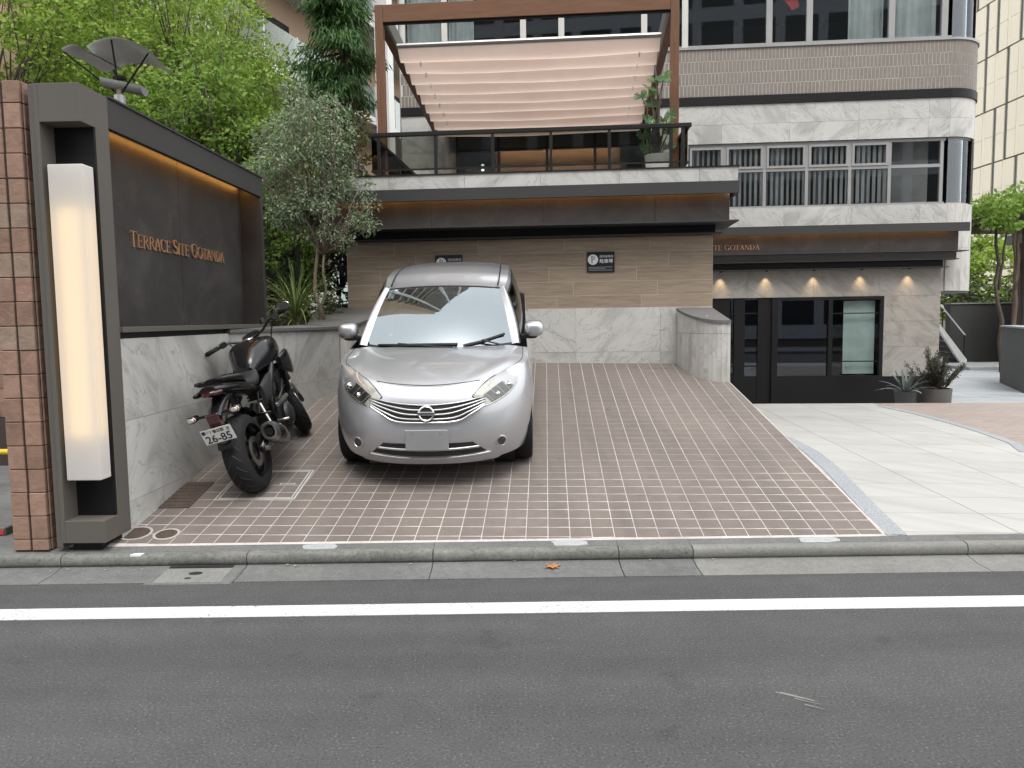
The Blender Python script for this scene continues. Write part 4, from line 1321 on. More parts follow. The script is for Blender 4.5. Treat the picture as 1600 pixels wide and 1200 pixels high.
# upper storeys, out of the picture but seen in reflections
for k in range(0):
    z0 = 8.4 + 3.3 * k
    piece('storey_band', XL, XA, YF - 0.01, YF + 4, z0 + 0.001, z0 + 1.4, 'facade_tile', ob)
    curved('storey_band', 0.01, 0.3, 0, 90, z0 + 0.001, z0 + 1.4, 'facade_tile', 8)
    piece('storey_window', XL, XA + 0.5, YF + 0.2, YF + 4, z0 + 1.402, z0 + 3.3, 'black_metal', ob)
    for q in range(7):
        piece('window_frame', XL + 1.4 * q, XL + 1.4 * q + 0.08, YF + 0.1, YF + 0.199, z0 + 1.402, z0 + 3.3, 'alu', ob)
piece('side_wall', XL - 0.02, XL, YF, 12, 3.3, 8.4, 'facade_tile', ob)
band('roof_band', 8.401, 8.8, 0.0, 'facade_tile', XL, 0.3)
piece('roof', XL, 8.2, YF + 0.3, 12, 8.6, 8.75, 'coping', ob)
# red pennant in a third-floor window
MB().add([(4.92, YF + 0.25, 7.24), (5.05, YF + 0.25, 7.30), (4.80, YF + 0.26, 7.42), (5.0, YF + 0.24, 7.60), (4.72, YF + 0.25, 7.60)], [(0, 1, 3, 2), (2, 3, 4)]).build('pennant', 'red', ob)

M['bronze'] = plain('bronze_frame', (0.06, 0.045, 0.035), 0.4)
M['bulk'] = plain('bulkhead_grey', (0.16, 0.15, 0.135), 0.6)
# terrace recess with lit lobby behind the railing
piece('marble_panel', XL + 0.003, -1.655, YF, YF + 0.03, 3.42, 4.797, 'marble', ob)
piece('marble_panel', 2.50, 3.00, YF, YF + 0.03, 3.42, 4.797, 'marble', ob)
piece('recess_jamb', -1.65, -1.62, YF + 0.001, 6.2, 3.42, 5.49, 'marble_strip', ob)
piece('recess_jamb', 2.47, 2.50, YF + 0.001, 6.2, 3.42, 5.49, 'marble_strip', ob)
piece('recess_ceiling', -1.62, 2.47, YF + 0.31, 6.2, 5.60, 5.63, 'coping', ob)
for x in (-1.6, -0.72, 0.30, 1.30, 2.42):
    piece('window_frame', x - 0.03, x + 0.03, 6.2, 6.27, 3.42, 5.599, 'bronze', ob)
piece('window_frame', -1.6, 2.42, 6.203, 6.267, 5.12, 5.17, 'bronze', ob)
piece('bulkhead', -1.6, 2.42, 6.21, 6.26, 5.1705, 5.599, 'bulk', ob)
for a, b in ((-1.6, -0.72), (-0.72, 0.30), (0.30, 1.30), (1.30, 2.42)):
    piece('pane', a + 0.031, b - 0.031, 6.23, 6.236, 3.42, 5.119, 'pane_clear', ob)
room(-1.62, 2.47, 6.28, 8.6, 3.40, 5.70, 'room_dark', 'lobby')
piece('lobby_wall', -1.0, 1.95, 8.40, 8.45, 3.42, 5.62, 'room_warm', ob)
piece('lobby_cove', -0.95, 1.90, 8.20, 8.23, 5.60, 5.62, 'lobby_light', ob)
piece('lobby_counter', -0.6, 1.5, 7.6, 7.9, 3.42, 3.70, 'room_warm', ob)
for k in range(4):
    MB().lathe([(0.0005, 0.0), (0.03, 0.01), (0.035, 0.03), (0.0005, 0.05)], 10, Matrix.Translation((-1.14, 6.9, 4.62 + 0.11 * k))).build('lobby_lamp', 'office_light', ob)

# ground floor under the canopy
GY = 4.60
def gf(name, x0, x1, z0, z1, y0, y1, mat, bevel=0):
    return piece(name, x0, x1, y0, y1, z0, z1, mat, ob, bevel)
for a, b in ((2.9, 4.1), (4.1, 5.3), (5.3, 6.5), (6.5, 7.59)):
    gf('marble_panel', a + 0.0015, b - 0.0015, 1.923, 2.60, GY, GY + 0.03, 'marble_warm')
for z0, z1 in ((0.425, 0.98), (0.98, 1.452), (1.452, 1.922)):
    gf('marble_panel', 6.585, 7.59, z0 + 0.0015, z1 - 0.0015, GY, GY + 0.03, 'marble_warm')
gf('wall_core', 6.60, 7.585, -0.1, 3.0, GY + 0.031, GY + 0.09, 'facade_joint')
gf('wall_core', 2.9, 6.60, 1.93, 3.0, GY + 0.031, GY + 0.09, 'facade_joint')
gf('plinth', 6.585, 7.57, -0.1, 0.4235, GY + 0.02, GY + 0.03, 'black_metal')
gf('plinth', 4.55, 6.58, -0.1, 0.44, GY - 0.03, GY + 0.08, 'black_metal')
gf('shop_frame', 6.515, 6.58, 0.4405, 1.92, GY - 0.02, GY + 0.08, 'black_metal')
gf('shop_frame', 4.55, 6.514, 1.86, 1.92, GY - 0.02, GY + 0.08, 'black_metal')
gf('shop_frame', 5.585, 5.66, 0.4405, 1.859, GY - 0.018, GY + 0.078, 'black_metal')
gf('shop_frame', 4.55, 4.66, 0.4405, 1.859, GY - 0.02, GY + 0.08, 'black_metal')
gf('pane', 4.661, 5.584, 0.441, 1.859, GY + 0.03, GY + 0.036, 'pane_dark')
gf('pane', 5.661, 6.514, 0.441, 1.859, GY + 0.03, GY + 0.036, 'pane_clear')
for zz in (0.70, 1.60):
    gf('glazing_bar', 5.661, 6.514, zz, zz + 0.02, GY + 0.012, GY + 0.028, 'black_metal')
gf('roller_blind', 5.90, 6.47, 0.47, 1.84, GY + 0.12, GY + 0.125, 'curtain')
# angled entrance return: posts, door leaf and lit slot
for a, b, m_ in ((3.30, 3.78, 'black_metal'), (3.86, 4.06, 'black_metal'), (4.30, 4.549, 'black_metal')):
    gf('entrance_frame', a, b, -0.1, 1.92, GY + 0.02, GY + 0.12, m_)
gf('entrance_frame', 3.78, 3.86, -0.1, 0.50, GY + 0.03, GY + 0.11, 'black_metal')
gf('entrance_frame', 4.06, 4.30, -0.1, 0.44, GY + 0.03, GY + 0.11, 'black_metal')
for zz in (0.62, 1.62):
    gf('glazing_bar', 3.781, 4.299, zz, zz + 0.025, GY + 0.035, GY + 0.055, 'black_metal')
gf('pane', 3.781, 3.859, 0.50, 1.92, GY + 0.06, GY + 0.066, 'pane_clear')
gf('pane', 4.061, 4.299, 0.44, 1.92, GY + 0.06, GY + 0.066, 'pane_dark')
room(3.3, 7.5, GY + 0.13, 9.0, -0.1, 2.4, 'room_dark', 'shop_room')
gf('shop_back_wall', 3.6, 4.2, -0.05, 2.3, 6.4, 6.45, 'room_warm')
gf('shop_counter', 4.9, 6.2, -0.05, 0.85, 6.6, 7.2, 'room')
gf('shop_shelf', 4.6, 5.8, 0.9, 1.7, 8.6, 8.8, 'room')
# canopy with stepped ledges
gf('canopy_fascia', 2.9, 7.90, 3.05, 3.198, 4.25, 4.29, 'fascia', 0.002)
gf('canopy_top', 2.9, 7.90, 3.1985, 3.205, 4.25, 4.699, 'fascia')
gf('canopy_soffit', 2.9, 7.86, 3.12, 3.16, 4.2905, 4.599, 'fascia')
gf('led_strip', 3.0, 7.72, 3.105, 3.118, 4.295, 4.312, 'led_terrace')
for a, b in ((2.9, 4.9), (4.903, 6.4), (6.403, 7.77)):
    gf('slate_panel', a, b, 2.716, 3.118, 4.39, 4.415, 'slate')
gf('canopy_mass', 2.9, 7.76, 2.58, 3.118, 4.4155, 4.599, 'coping')
gf('ledge', 2.9, 7.90, 2.700, 2.715, 4.26, 4.599, 'fascia')
gf('black_band', 2.9, 7.66, 2.573, 2.6995, 4.42, 4.599, 'black_metal')
gf('ledge', 2.9, 7.77, 2.557, 2.5725, 4.33, 4.599, 'fascia')
gf('black_band', 2.9, 7.55, 2.437, 2.5565, 4.46, 4.599, 'black_metal')
gf('ledge', 2.9, 7.64, 2.422, 2.4365, 4.40, 4.599, 'fascia')
fr = Matrix(((1, 0, 0, 2.70), (0, 0, -1, 4.39), (0, 1, 0, 2.80), (0, 0, 0, 1)))
serif_letters('TERRACE SITE GOTANDA', 0.098, 1.56, 'copper', ob, fr, 0.01, 0.95)
# wall-washing downlights
for x in (3.59, 4.42, 5.29, 6.14, 6.99):
    MB().lathe([(0.022, 0.0), (0.026, 0.0), (0.026, 0.018), (0.022, 0.018)], 16, Matrix.Translation((x, GY - 0.085, 2.4035))).build('downlight', 'black_metal', ob)
    ld = bpy.data.lights.new('downlight_beam', 'SPOT')
    ld.energy = 7.0
    ld.color = (1.0, 0.72, 0.42)
    ld.spot_size = R(72)
    ld.spot_blend = 1.0
    ld.shadow_soft_size = 0.012
    lo = bpy.data.objects.new('downlight_beam', ld)
    COL.objects.link(lo)
    lo.parent = ob
    lo.location = (x, GY - 0.085, 2.395)
    lo.rotation_euler = (R(4), 0, 0)
# ------------------------------------------------------------------ beyond the plaza on the right
gw = thing('grey_garden_wall', 'dark grey rendered wall across the end of the walk behind the stair', 'wall')
piece('wall', 15.0, 30, 26.3, 26.6, -0.3, 1.88, 'grey_wall', gw)
piece('coping', 14.98, 30, 26.27, 26.63, 1.8805, 1.92, 'mortar', gw)
gw2 = thing('grey_boundary_wall', 'low dark grey wall with pale cap at the right edge of photo', 'wall')
MB().prism([(10.63, 15.86), (17, 15.2), (17, 18.2), (11.72, 18.39)], -0.3, 1.24).build('wall', 'grey_wall', gw2)
MB().prism([(10.60, 15.84), (17, 15.18), (17, 18.22), (11.70, 18.42)], 1.2405, 1.275).build('coping', 'mortar', gw2)
piece('fence_post', 11.95, 12.02, 18.0, 18.07, 1.275, 2.25, 'rail', gw2)
for k in range(5):
    piece('fence_wire', 12.02, 17, 18.02, 18.04, 1.45 + 0.17 * k, 1.462 + 0.17 * k, 'rail', gw2)
st = thing('side_stair', 'short outdoor stair with white handrail against the grey wall', 'stair', Matrix.Translation((14.78, 25.0, -0.1)))
mb = MB()
mb.add([(-0.95, 0, 1.45), (-0.95, 0, 1.25), (-0.1, 0, 0), (0.06, 0, 0), (0.06, 0, 0.16), (-0.95, 0.12, 1.45), (-0.95, 0.12, 1.25), (-0.1, 0.12, 0), (0.06, 0.12, 0), (0.06, 0.12, 0.16)],
       [(0, 1, 2, 3, 4), (9, 8, 7, 6, 5), (0, 5, 6, 1), (1, 6, 7, 2), (2, 7, 8, 3), (3, 8, 9, 4), (4, 9, 5, 0)])
mb.build('stringer', 'white_metal', st)
for k in range(7):
    piece('tread', -0.12 - 0.14 * k, 0.0 - 0.14 * k, 0.121, 1.1, 0.02 + 0.19 * k, 0.19 + 0.19 * k, 'grey_wall', st)
MB().tube([(-0.95, 0.05, 2.08), (0.0, 0.05, 0.96)], 0.025, 8).build('handrail', 'white_metal', st)
for x in (-0.75, -0.02):
    zz = 0.96 - (x) * 1.18
    MB().tube([(x, 0.05, zz), (x, 0.05, zz - 0.82)], 0.02, 8).build('baluster', 'rail', st)
piece('low_step', -1.4, 0.95, -2.6, -0.4, 0.0, 0.09, 'mortar', st)
# vine-covered trellis
def leaf_cloud(centers, dirs, length, width, rs=rng, fold=0.0):
    """vectorised four-point leaves"""
    n = len(centers)
    d = dirs / np.linalg.norm(dirs, axis=1, keepdims=True)
    a = rs.normal(size=(n, 3))
    s = np.cross(d, a)
    s /= np.linalg.norm(s, axis=1, keepdims=True)
    L = (length * rs.uniform(0.7, 1.3, n))[:, None]
    W = (width * rs.uniform(0.7, 1.3, n))[:, None]
    nn = np.cross(d, s)
    p0 = centers
    p1 = centers + d * L * 0.45 + s * W * 0.5 + nn * L * fold
    p2 = centers + d * L
    p3 = centers + d * L * 0.45 - s * W * 0.5 + nn * L * fold
    return np.stack([p0, p1, p2, p3], 1).reshape(-1, 3)
def leaves_obj(name, verts, mat, parent, kind=None):
    n = len(verts) // 4
    me = bpy.data.meshes.new(name)
    me.vertices.add(len(verts))
    me.vertices.foreach_set('co', verts.astype(np.float32).ravel())
    me.loops.add(4 * n)
    me.loops.foreach_set('vertex_index', np.arange(4 * n, dtype=np.int32))
    me.polygons.add(n)
    me.polygons.foreach_set('loop_start', np.arange(0, 4 * n, 4, dtype=np.int32))
    me.polygons.foreach_set('loop_total', np.full(n, 4, dtype=np.int32))
    me.update(calc_edges=True)
    return link(name, me, mat, parent, kind)
def clump_leaves(clumps, per, length, width, flat=0.5, droop=0.0, spread=1.0, fold=0.0):
    out = []
    for (c, r) in clumps:
        n = max(4, int(per * r * r))
        d = rng.normal(size=(n, 3))
        d /= np.linalg.norm(d, axis=1, keepdims=True)
        rad = rng.uniform(0.25, 1, n) ** 0.5
        p = np.array(c) + d * rad[:, None] * r * np.array([1, 1, flat])
        dirs = d * np.array([1, 1, 0.5]) * spread + rng.normal(size=(n, 3)) * 0.55 + np.array([0, 0, -droop])
        out.append(leaf_cloud(p, dirs, length, width, fold=fold))
    return np.concatenate(out)
M['leaf_maple'] = leafm('maple_leaf', (0.14, 0.24, 0.03), (0.26, 0.39, 0.06), (0.46, 0.56, 0.14), 0.5)
M['leaf_maple2'] = leafm('maple_leaf_deep', (0.10, 0.20, 0.03), (0.20, 0.33, 0.055), (0.37, 0.48, 0.12), 0.5)
M['leaf_olive'] = leafm('olive_leaf', (0.10, 0.13, 0.03), (0.20, 0.21, 0.055), (0.36, 0.28, 0.09), 0.45)
M['leaf_conifer'] = leafm('conifer_spray', (0.022, 0.07, 0.022), (0.055, 0.13, 0.035), (0.12, 0.22, 0.055), 0.3)
M['leaf_euca'] = leafm('eucalypt_leaf', (0.09, 0.14, 0.07), (0.20, 0.26, 0.145), (0.42, 0.47, 0.32), 0.35)
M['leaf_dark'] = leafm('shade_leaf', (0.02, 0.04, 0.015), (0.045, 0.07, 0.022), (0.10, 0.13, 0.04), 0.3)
M['leaf_palm'] = leafm('strap_leaf', (0.05, 0.085, 0.02), (0.11, 0.15, 0.04), (0.28, 0.30, 0.12), 0.3)
M['leaf_agave'] = leafm('agave_leaf', (0.10, 0.13, 0.12), (0.14, 0.17, 0.155), (0.17, 0.20, 0.18), 0.1)
M['leaf_monstera'] = leafm('monstera_leaf', (0.03, 0.09, 0.03), (0.06, 0.14, 0.04), (0.16, 0.25, 0.05), 0.35)
M['leaf_bush'] = leafm('dusky_leaf', (0.025, 0.030, 0.020), (0.05, 0.055, 0.032), (0.09, 0.09, 0.05), 0.2)

def limb(mb, a, b, r0, r1, wob=0.06, n=4, sides=6):
    a, b = Vector(a), Vector(b)
    L = (b - a).length
    pts = [a.lerp(b, t / n) + Vector((random.gauss(0, wob * L), random.gauss(0, wob * L), random.gauss(0, wob * L * 0.4))) * math.sin(math.pi * t / n) for t in range(n + 1)]
    mb.tube(pts, [r0 + (r1 - r0) * t / n for t in range(n + 1)], sides)
    return pts
def tree(name, label, base, fork, crown, n_clumps, clump_r, per, leaf_l, leaf_w, leaf_mat, r0=0.09, bark='bark', flat=0.45, droop=0.1, cat='tree', group=None, twigs=2, stems=1, fold=0.0):
    """crown: (centre, radii); clumps fill the crown, denser outside, each carried by its own limb"""
    t = thing(name, label, cat, Matrix.Translation(base), group)
    b = Vector(base)
    mb = MB()
    heads = []
    for s in range(stems):
        f = Vector(fork) + Vector((random.uniform(-0.5, 0.5), random.uniform(-0.4, 0.4), random.uniform(-0.5, 0.5))) * (0 if stems == 1 else 1)
        pts = limb(mb, (random.uniform(-.12, .12) * (stems > 1), 0, -0.3), f - b, r0, r0 * 0.55, 0.03, 6, 8)
        heads.append(pts[-1])
        heads.append(pts[-2])
    clumps = []
    c0, rad = Vector(crown[0]), Vector(crown[1])
    for k in range(n_clumps):
        d = Vector((random.gauss(0, 1), random.gauss(0, 1), random.gauss(0, 1))).normalized() * random.uniform(0.25, 1.0) ** 0.45
        p = c0 + Vector((d.x * rad.x, d.y * rad.y, d.z * rad.z)) - b
        r = clump_r * random.uniform(0.6, 1.3)
        h = min(heads, key=lambda q: (q - p).length)
        pts = limb(mb, h, p, r0 * 0.30, 0.008, 0.07, 4, 5)
        for q in range(twigs):
            e = p + Vector((random.uniform(-1, 1), random.uniform(-1, 1), random.uniform(-0.1, 0.6))) * r
            limb(mb, pts[2 + q % 2], e, 0.012, 0.004, 0.05, 2, 4)
        clumps.append((tuple(p), r))
    mb.build('trunk', bark, t, smooth=True)
    leaves_obj('crown', clump_leaves(clumps, per, leaf_l, leaf_w, flat, droop, fold=fold), leaf_mat, t)
    return t

tr = thing('vine_trellis', 'dark trellis roof covered with green vine beyond the rounded corner', 'trellis', Matrix.Translation((13.4, 21.5, 0)))
piece('beam', -0.2, 8, -0.1, 0.1, 3.95, 4.15, 'bark', tr)
piece('beam', -0.2, 8, 1.9, 2.1, 3.95, 4.15, 'bark', tr)
for k in range(9):
    piece('batten', -0.1 + 0.7 * k, 0.0 + 0.7 * k, -0.4, 2.4, 4.151, 4.25, 'bark', tr)
for x in (0.9, 5.5):
    piece('post', x - 0.08, x + 0.08, -0.08, 0.08, -0.3, 3.949, 'bark', tr)
cl = [((random.uniform(-0.3, 7), random.uniform(-0.5, 2.6), random.uniform(4.25, 4.75)), random.uniform(0.3, 0.5)) for _ in range(80)]
cl += [((random.uniform(-0.3, 4), -0.4, random.uniform(3.9, 4.3)), 0.28) for _ in range(26)]
leaves_obj('vine_leaves', clump_leaves(cl, 700, 0.13, 0.08, 0.6, 0.2), 'leaf_maple2', tr)
for k, (x0, x1) in enumerate(((0.35, 0.1), (0.62, 0.75), (0.95, 1.3), (1.15, 0.6))):
    mb = MB()
    limb(mb, (x0, 0.1 * k, -0.3), (x1, 0.1, 4.0), 0.065, 0.04, 0.012, 8, 7)
    limb(mb, (x1 * 0.5 + x0 * 0.5, 0.1, 2.2), (x1 + 0.35, 0.1, 4.1), 0.04, 0.02, 0.03, 5, 6)
    mb.build('vine_stem', 'bark_pale' if k % 2 else 'bark', tr, smooth=True)
bb = thing('brick_annexe', 'small brown brick building at the right edge of the photo', 'building', Matrix.Translation((16.3, 24.0, 0)))
def _brickm():
    m, nt, b = new_mat('annexe_brick')
    br = N(nt, 'ShaderNodeTexBrick', Scale=1.0)
    br.inputs['Brick Width'].default_value = 0.23
    br.inputs['Row Height'].default_value = 0.075
    br.inputs['Mortar Size'].default_value = 0.006
    br.inputs['Color1'].default_value = (0.20, 0.105, 0.07, 1)
    br.inputs['Color2'].default_value = (0.155, 0.085, 0.06, 1)
    br.inputs['Mortar'].default_value = (0.09, 0.07, 0.06, 1)
    mp = N(nt, 'ShaderNodeMapping')
    mp.inputs['Rotation'].default_value = (R(90), 0, 0)
    nt.links.new(pos(nt), mp.inputs[0])
    nt.links.new(mp.outputs[0], br.inputs['Vector'])
    nt.links.new(br.outputs['Color'], b.inputs['Base Color'])
    b.inputs['Roughness'].default_value = 0.85
    return m
M['annexe'] = _brickm()
piece('wall', 0, 8, 0, 1.1, -0.3, 3.75, 'annexe', bb)
piece('roof', -0.2, 8.2, -0.2, 1.3, 3.7505, 4.05, 'coping', bb)
# bright trees beyond the trellis, and a hedge on the grey wall
tree('garden_tree', 'yellow-green tree seen under the trellis past the building corner', (19.5, 34, -0.3), (19.5, 34, 3.0), ((20.5, 34, 3.2), (3.4, 1.6, 2.6)), 46, 0.8, 330, 0.20, 0.14, 'leaf_maple', 0.14, group='garden trees beyond the trellis')
tree('garden_tree', 'deep green tree rising above the trellis at the right edge', (26.0, 36, -0.3), (26.0, 36, 4), ((26.2, 36, 5.8), (3.4, 1.8, 2.0)), 46, 0.9, 300, 0.22, 0.15, 'leaf_maple2', 0.16, group='garden trees beyond the trellis')
hd = thing('wall_hedge', 'ragged ivy and hedge along the top of the grey wall', 'hedge', Matrix.Translation((15.5, 27.2, 0)))
cl = [((random.uniform(-1.5, 9), random.uniform(0, 1.2), random.uniform(1.6, 2.7)), random.uniform(0.25, 0.45)) for _ in range(70)]
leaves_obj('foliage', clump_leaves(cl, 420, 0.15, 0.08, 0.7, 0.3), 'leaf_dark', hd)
mb = MB()
for k in range(12):
    limb(mb, (-1.2 + 0.85 * k, 0.5, -0.3), (-1.0 + 0.85 * k, 0.5, 2.2), 0.04, 0.02, 0.04, 4, 5)
mb.build('stems', 'bark', hd)

# pale tower with slit windows
M['cream'] = plain('cream_cladding', (0.84, 0.79, 0.64), 0.6, 0, 0.04, 0.3)
M['cream_joint'] = plain('cladding_joint', (0.20, 0.18, 0.15), 0.7)
M['slit'] = plain('slit_glass', (0.03, 0.035, 0.04), 0.15)
tw_ = thing('cream_tower', 'tall cream tower with dark vertical slit windows at the upper right', 'building', Matrix.Translation((30, 40, 0)))
piece('tower_core', 0.12, 14, 0, 12.0, -0.3, 27.4, 'cream_joint', tw_)
FH = 3.3
for f_ in range(0, 8):
    for k in range(11):
        y0 = 0.0 + 1.09 * k
        z0 = 0.9 + FH * f_
        a = 0.0 if (k + f_) % 3 else 0.0
        piece('cladding_panel', 0.0, 0.119, y0 + 0.02, y0 + 0.79, z0 + 0.05, z0 + FH / 2 - 0.01, 'cream', tw_)
        piece('cladding_panel', 0.0, 0.119, y0 + 0.02, y0 + 0.79, z0 + FH / 2 + 0.01, z0 + FH - 0.05, 'cream', tw_)
        if (k * 3 + f_ * 2) % 7 > 2:
            piece('slit_window', 0.06, 0.1195, y0 + 0.80, y0 + 1.08, z0 + 0.05, z0 + FH - 0.05, 'slit', tw_)
        else:
            piece('cladding_panel', 0.0, 0.119, y0 + 0.80, y0 + 1.08, z0 + 0.05, z0 + FH - 0.05, 'cream', tw_)
# small round balconies on the side of the office building
for zz in (3.05, 5.35):
    m_ = FA @ Matrix.Translation((8.4, 7.2, zz))
    t = thing('side_balcony', 'small rounded side balcony on the office building, ' + ('lower one' if zz < 4 else 'upper one'), 'balcony', m_, 'side balconies')
    pts = [(0.0, -0.8)] + [(0.55 * abs(math.sin(math.pi * k / 12)) ** 0.7, -0.8 * math.cos(math.pi * k / 12)) for k in range(1, 12)] + [(0.0, 0.8)]
    MB().prism(pts, 0, 0.45).build('slab', 'marble_strip', t)
    MB().tube([(x, y, 1.35) for x, y in pts], 0.03, 8).build('handrail', 'alu', t)
    for (x, y) in pts[1:-1:2]:
        MB().tube([(x, y, 0.45), (x, y, 1.35)], 0.018, 6).build('baluster', 'alu', t)
    mb = MB()
    for p, q in zip(pts, pts[1:]):
        mb.poly([(p[0] * .98, p[1] * .98, 0.5), (q[0] * .98, q[1] * .98, 0.5), (q[0] * .98, q[1] * .98, 1.28), (p[0] * .98, p[1] * .98, 1.28)])
    mb.build('pane', 'pane_smoke', t)

# ------------------------------------------------------------------ potted plants by the shop window
def strap(mb, base, az, el0, length, width, bend, n=7, trough=0.25):
    """arching leaf blade with a folded middle; bend is the turn in elevation over its length"""
    p = Vector(base)
    pts = []
    for i in range(n + 1):
        t = i / n
        e = el0 - bend * t
        d = Vector((math.cos(az) * math.cos(e), math.sin(az) * math.cos(e), math.sin(e)))
        pts.append((p.copy(), d))
        p = p + d * (length / n)
    s = Vector((-math.sin(az), math.cos(az), 0))
    vs, fs = [], []
    for i, (q, d) in enumerate(pts):
        t = i / n
        w = width * (0.55 + 0.9 * t * 1.1) * (1 - t) ** 0.55 if t < 1 else 0.001
        up = s.cross(d)
        vs += [q - s * w + up * w * trough, q, q + s * w + up * w * trough]
    for i in range(n):
        a = 3 * i
        fs += [(a, a + 1, a + 4, a + 3), (a + 1, a + 2, a + 5, a + 4)]
    mb.add(vs, fs)
m_ = FA @ Matrix.Translation((6.46, 3.25, -0.095))
t = thing('potted_agave', 'grey-green agave in a dark pot, left of the two pots by the shop window', 'plant', m_)
M['pot'] = plain('pot_grey', (0.085, 0.085, 0.085), 0.6, 0, 0.08, 4)
M['pot2'] = plain('pot_brown_grey', (0.10, 0.092, 0.086), 0.55, 0, 0.1, 4)
MB().lathe([(0.0005, 0.0), (0.14, 0.0), (0.185, 0.36), (0.19, 0.37), (0.165, 0.37), (0.155, 0.32), (0.0005, 0.32)], 28).build('pot', 'pot', t, smooth=40)
mb = MB()
for k in range(20):
    az = k * 2.399 + random.uniform(-.15, .15)
    ring = k / 20
    strap(mb, (0.03 * math.cos(az), 0.03 * math.sin(az), 0.34), az, R(22 + 58 * ring), 0.52 - 0.10 * ring, 0.034, R(75 * (1 - ring) * random.uniform(0.4, 1.3) + 4))
mb.build('leaves', 'leaf_agave', t, smooth=True)
m_ = FA @ Matrix.Translation((6.94, 3.22, -0.095))
t = thing('potted_shrub', 'bushy dusky shrub in a grey tub, right of the agave', 'plant', m_)
MB().lathe([(0.0005, 0.0), (0.22, 0.0), (0.245, 0.41), (0.245, 0.42), (0.215, 0.42), (0.21, 0.37), (0.0005, 0.37)], 32).build('tub', 'pot2', t, smooth=40)
mb = MB()
lv = []
for k in range(46):
    az = random.random() * 6.28
    el = R(random.uniform(35, 88))
    L = random.uniform(0.35, 0.80) * (0.55 + 0.45 * math.sin(el))
    e = Vector((math.cos(az) * math.cos(el), math.sin(az) * math.cos(el), math.sin(el))) * L
    pts = limb(mb, (0.05 * math.cos(az), 0.05 * math.sin(az), 0.36), Vector((0, 0, 0.36)) + e, 0.008, 0.002, 0.06, 4, 4)
    n = 120
    tt = rng.uniform(0.25, 1.0, n)
    c = np.array([pts[0].lerp(pts[-1], float(q)) for q in tt]) + rng.normal(size=(n, 3)) * 0.012
    d = np.array(e.normalized()) * 0.8 + rng.normal(size=(n, 3)) * 0.7
    lv.append(leaf_cloud(c, d, 0.05, 0.011))
mb.build('stems', 'bark', t)
leaves_obj('foliage', np.concatenate(lv), 'leaf_bush', t)

# monstera on the terrace
m_ = FA @ Matrix.Translation((1.95, 0.25, 3.42))
t = thing('potted_monstera', 'tall monstera with split leaves at the right end of the terrace', 'plant', m_)
MB().lathe([(0.0005, 0.0), (0.13, 0.0), (0.17, 0.30), (0.15, 0.30), (0.14, 0.27), (0.0005, 0.27)], 24).build('pot', 'white_metal', t, smooth=40)
mb = MB()
lm = MB()
for k in range(17):
    az = random.uniform(0, 6.28)
    zt = 0.45 + 0.95 * (k / 17) + random.uniform(-0.08, 0.08)
    rr = random.uniform(0.10, 0.30) * (1.1 - 0.5 * k / 17)
    tip = Vector((rr * math.cos(az), rr * math.sin(az), zt))
    limb(mb, (0.02 * math.cos(az), 0.02 * math.sin(az), 0.28), tip, 0.012, 0.006, 0.05, 4, 5)
    size = random.uniform(0.10, 0.17)
    yaw, tilt = random.uniform(-1.2, 1.2) - math.pi / 2, random.uniform(-0.9, 0.1)
    mt = Matrix.Translation(tip) @ Matrix.Rotation(yaw + math.pi / 2, 4, 'Z') @ Matrix.Rotation(R(90) + tilt, 4, 'X') @ Matrix.Rotation(random.uniform(-0.6, 0.6), 4, 'Z')
    # heart outline with deep slits, lobed fan of quads each side
    for s in (-1, 1):
        for q in range(6):
            a0, a1 = R(-62 + 25 * q), R(-62 + 25 * q + 17)
            def rim(a):
                return size * (0.95 - 0.25 * math.sin(a) ** 2 + 0.12 * math.cos(2 * a))
            y0 = -size * 0.2 * math.sin(a0)
            lm.add([(0, y0 - size * 0.2, 0), (s * rim(a0) * math.cos(a0) * 0.85, -rim(a0) * math.sin(a0) - size * 0.15, size * 0.14), (s * rim(a1) * math.cos(a1) * 0.85, -rim(a1) * math.sin(a1) - size * 0.15, size * 0.14), (0, -size * 0.2 * math.sin(a1) - size * 0.2 - 0.012, 0)], [(0, 1, 2, 3)], mt)
mb.tube([(0, 0, 0.28), (0.02, 0.02, 0.9), (-0.03, 0.0, 1.45)], [0.02, 0.018, 0.008], 7)
mb.build('stems', 'bark', t, smooth=True)
lm.build('leaves', 'leaf_monstera', t)

# ------------------------------------------------------------------ planting behind the sign wall
MB().prism([(-40, 10.0), (-2.4, 9.6), (-2.35, 60), (-40, 60)], -0.3, 1.40).build('planting_bed', 'soil', kind='structure')
MB().prism([(-2.95, 7.2), (-2.44, 9.25), (-2.41, 10.5), (-3.4, 10.2), (-3.3, 7.2)], -0.3, 1.41).build('bed_edge', 'soil', kind='structure')
G = 'spring maples behind the sign wall'
for (lab, x, y, h, rx, n, mt) in (
        ('bright green maple at the far left above the brick pillar', -9.2, 12.4, 7.0, 2.1, 66, 'leaf_maple'),
        ('bright green maple behind the lantern end of the sign wall', -7.2, 11.2, 6.4, 1.8, 66, 'leaf_maple'),
        ('yellow-green maple rising behind the sculptural street lamp', -5.5, 12.6, 7.2, 1.8, 66, 'leaf_maple'),
        ('open green maple behind the far end of the sign wall', -4.35, 11.4, 4.6, 1.25, 46, 'leaf_maple2'),
        ('tall maple at the back, rising to the top of the photo', -7.0, 15.5, 8.8, 2.4, 70, 'leaf_maple2')):
    tree('maple_tree', lab, (x, y, 1.4), (x + 0.1, y, 1.4 + h * 0.28), ((x, y, 1.4 + h * 0.52), (rx, rx * 0.8, h * 0.45)), n, 0.58, 1150, 0.075, 0.042, mt, 0.06, 'bark', 0.38, 0.15, group=G, stems=2, twigs=1)
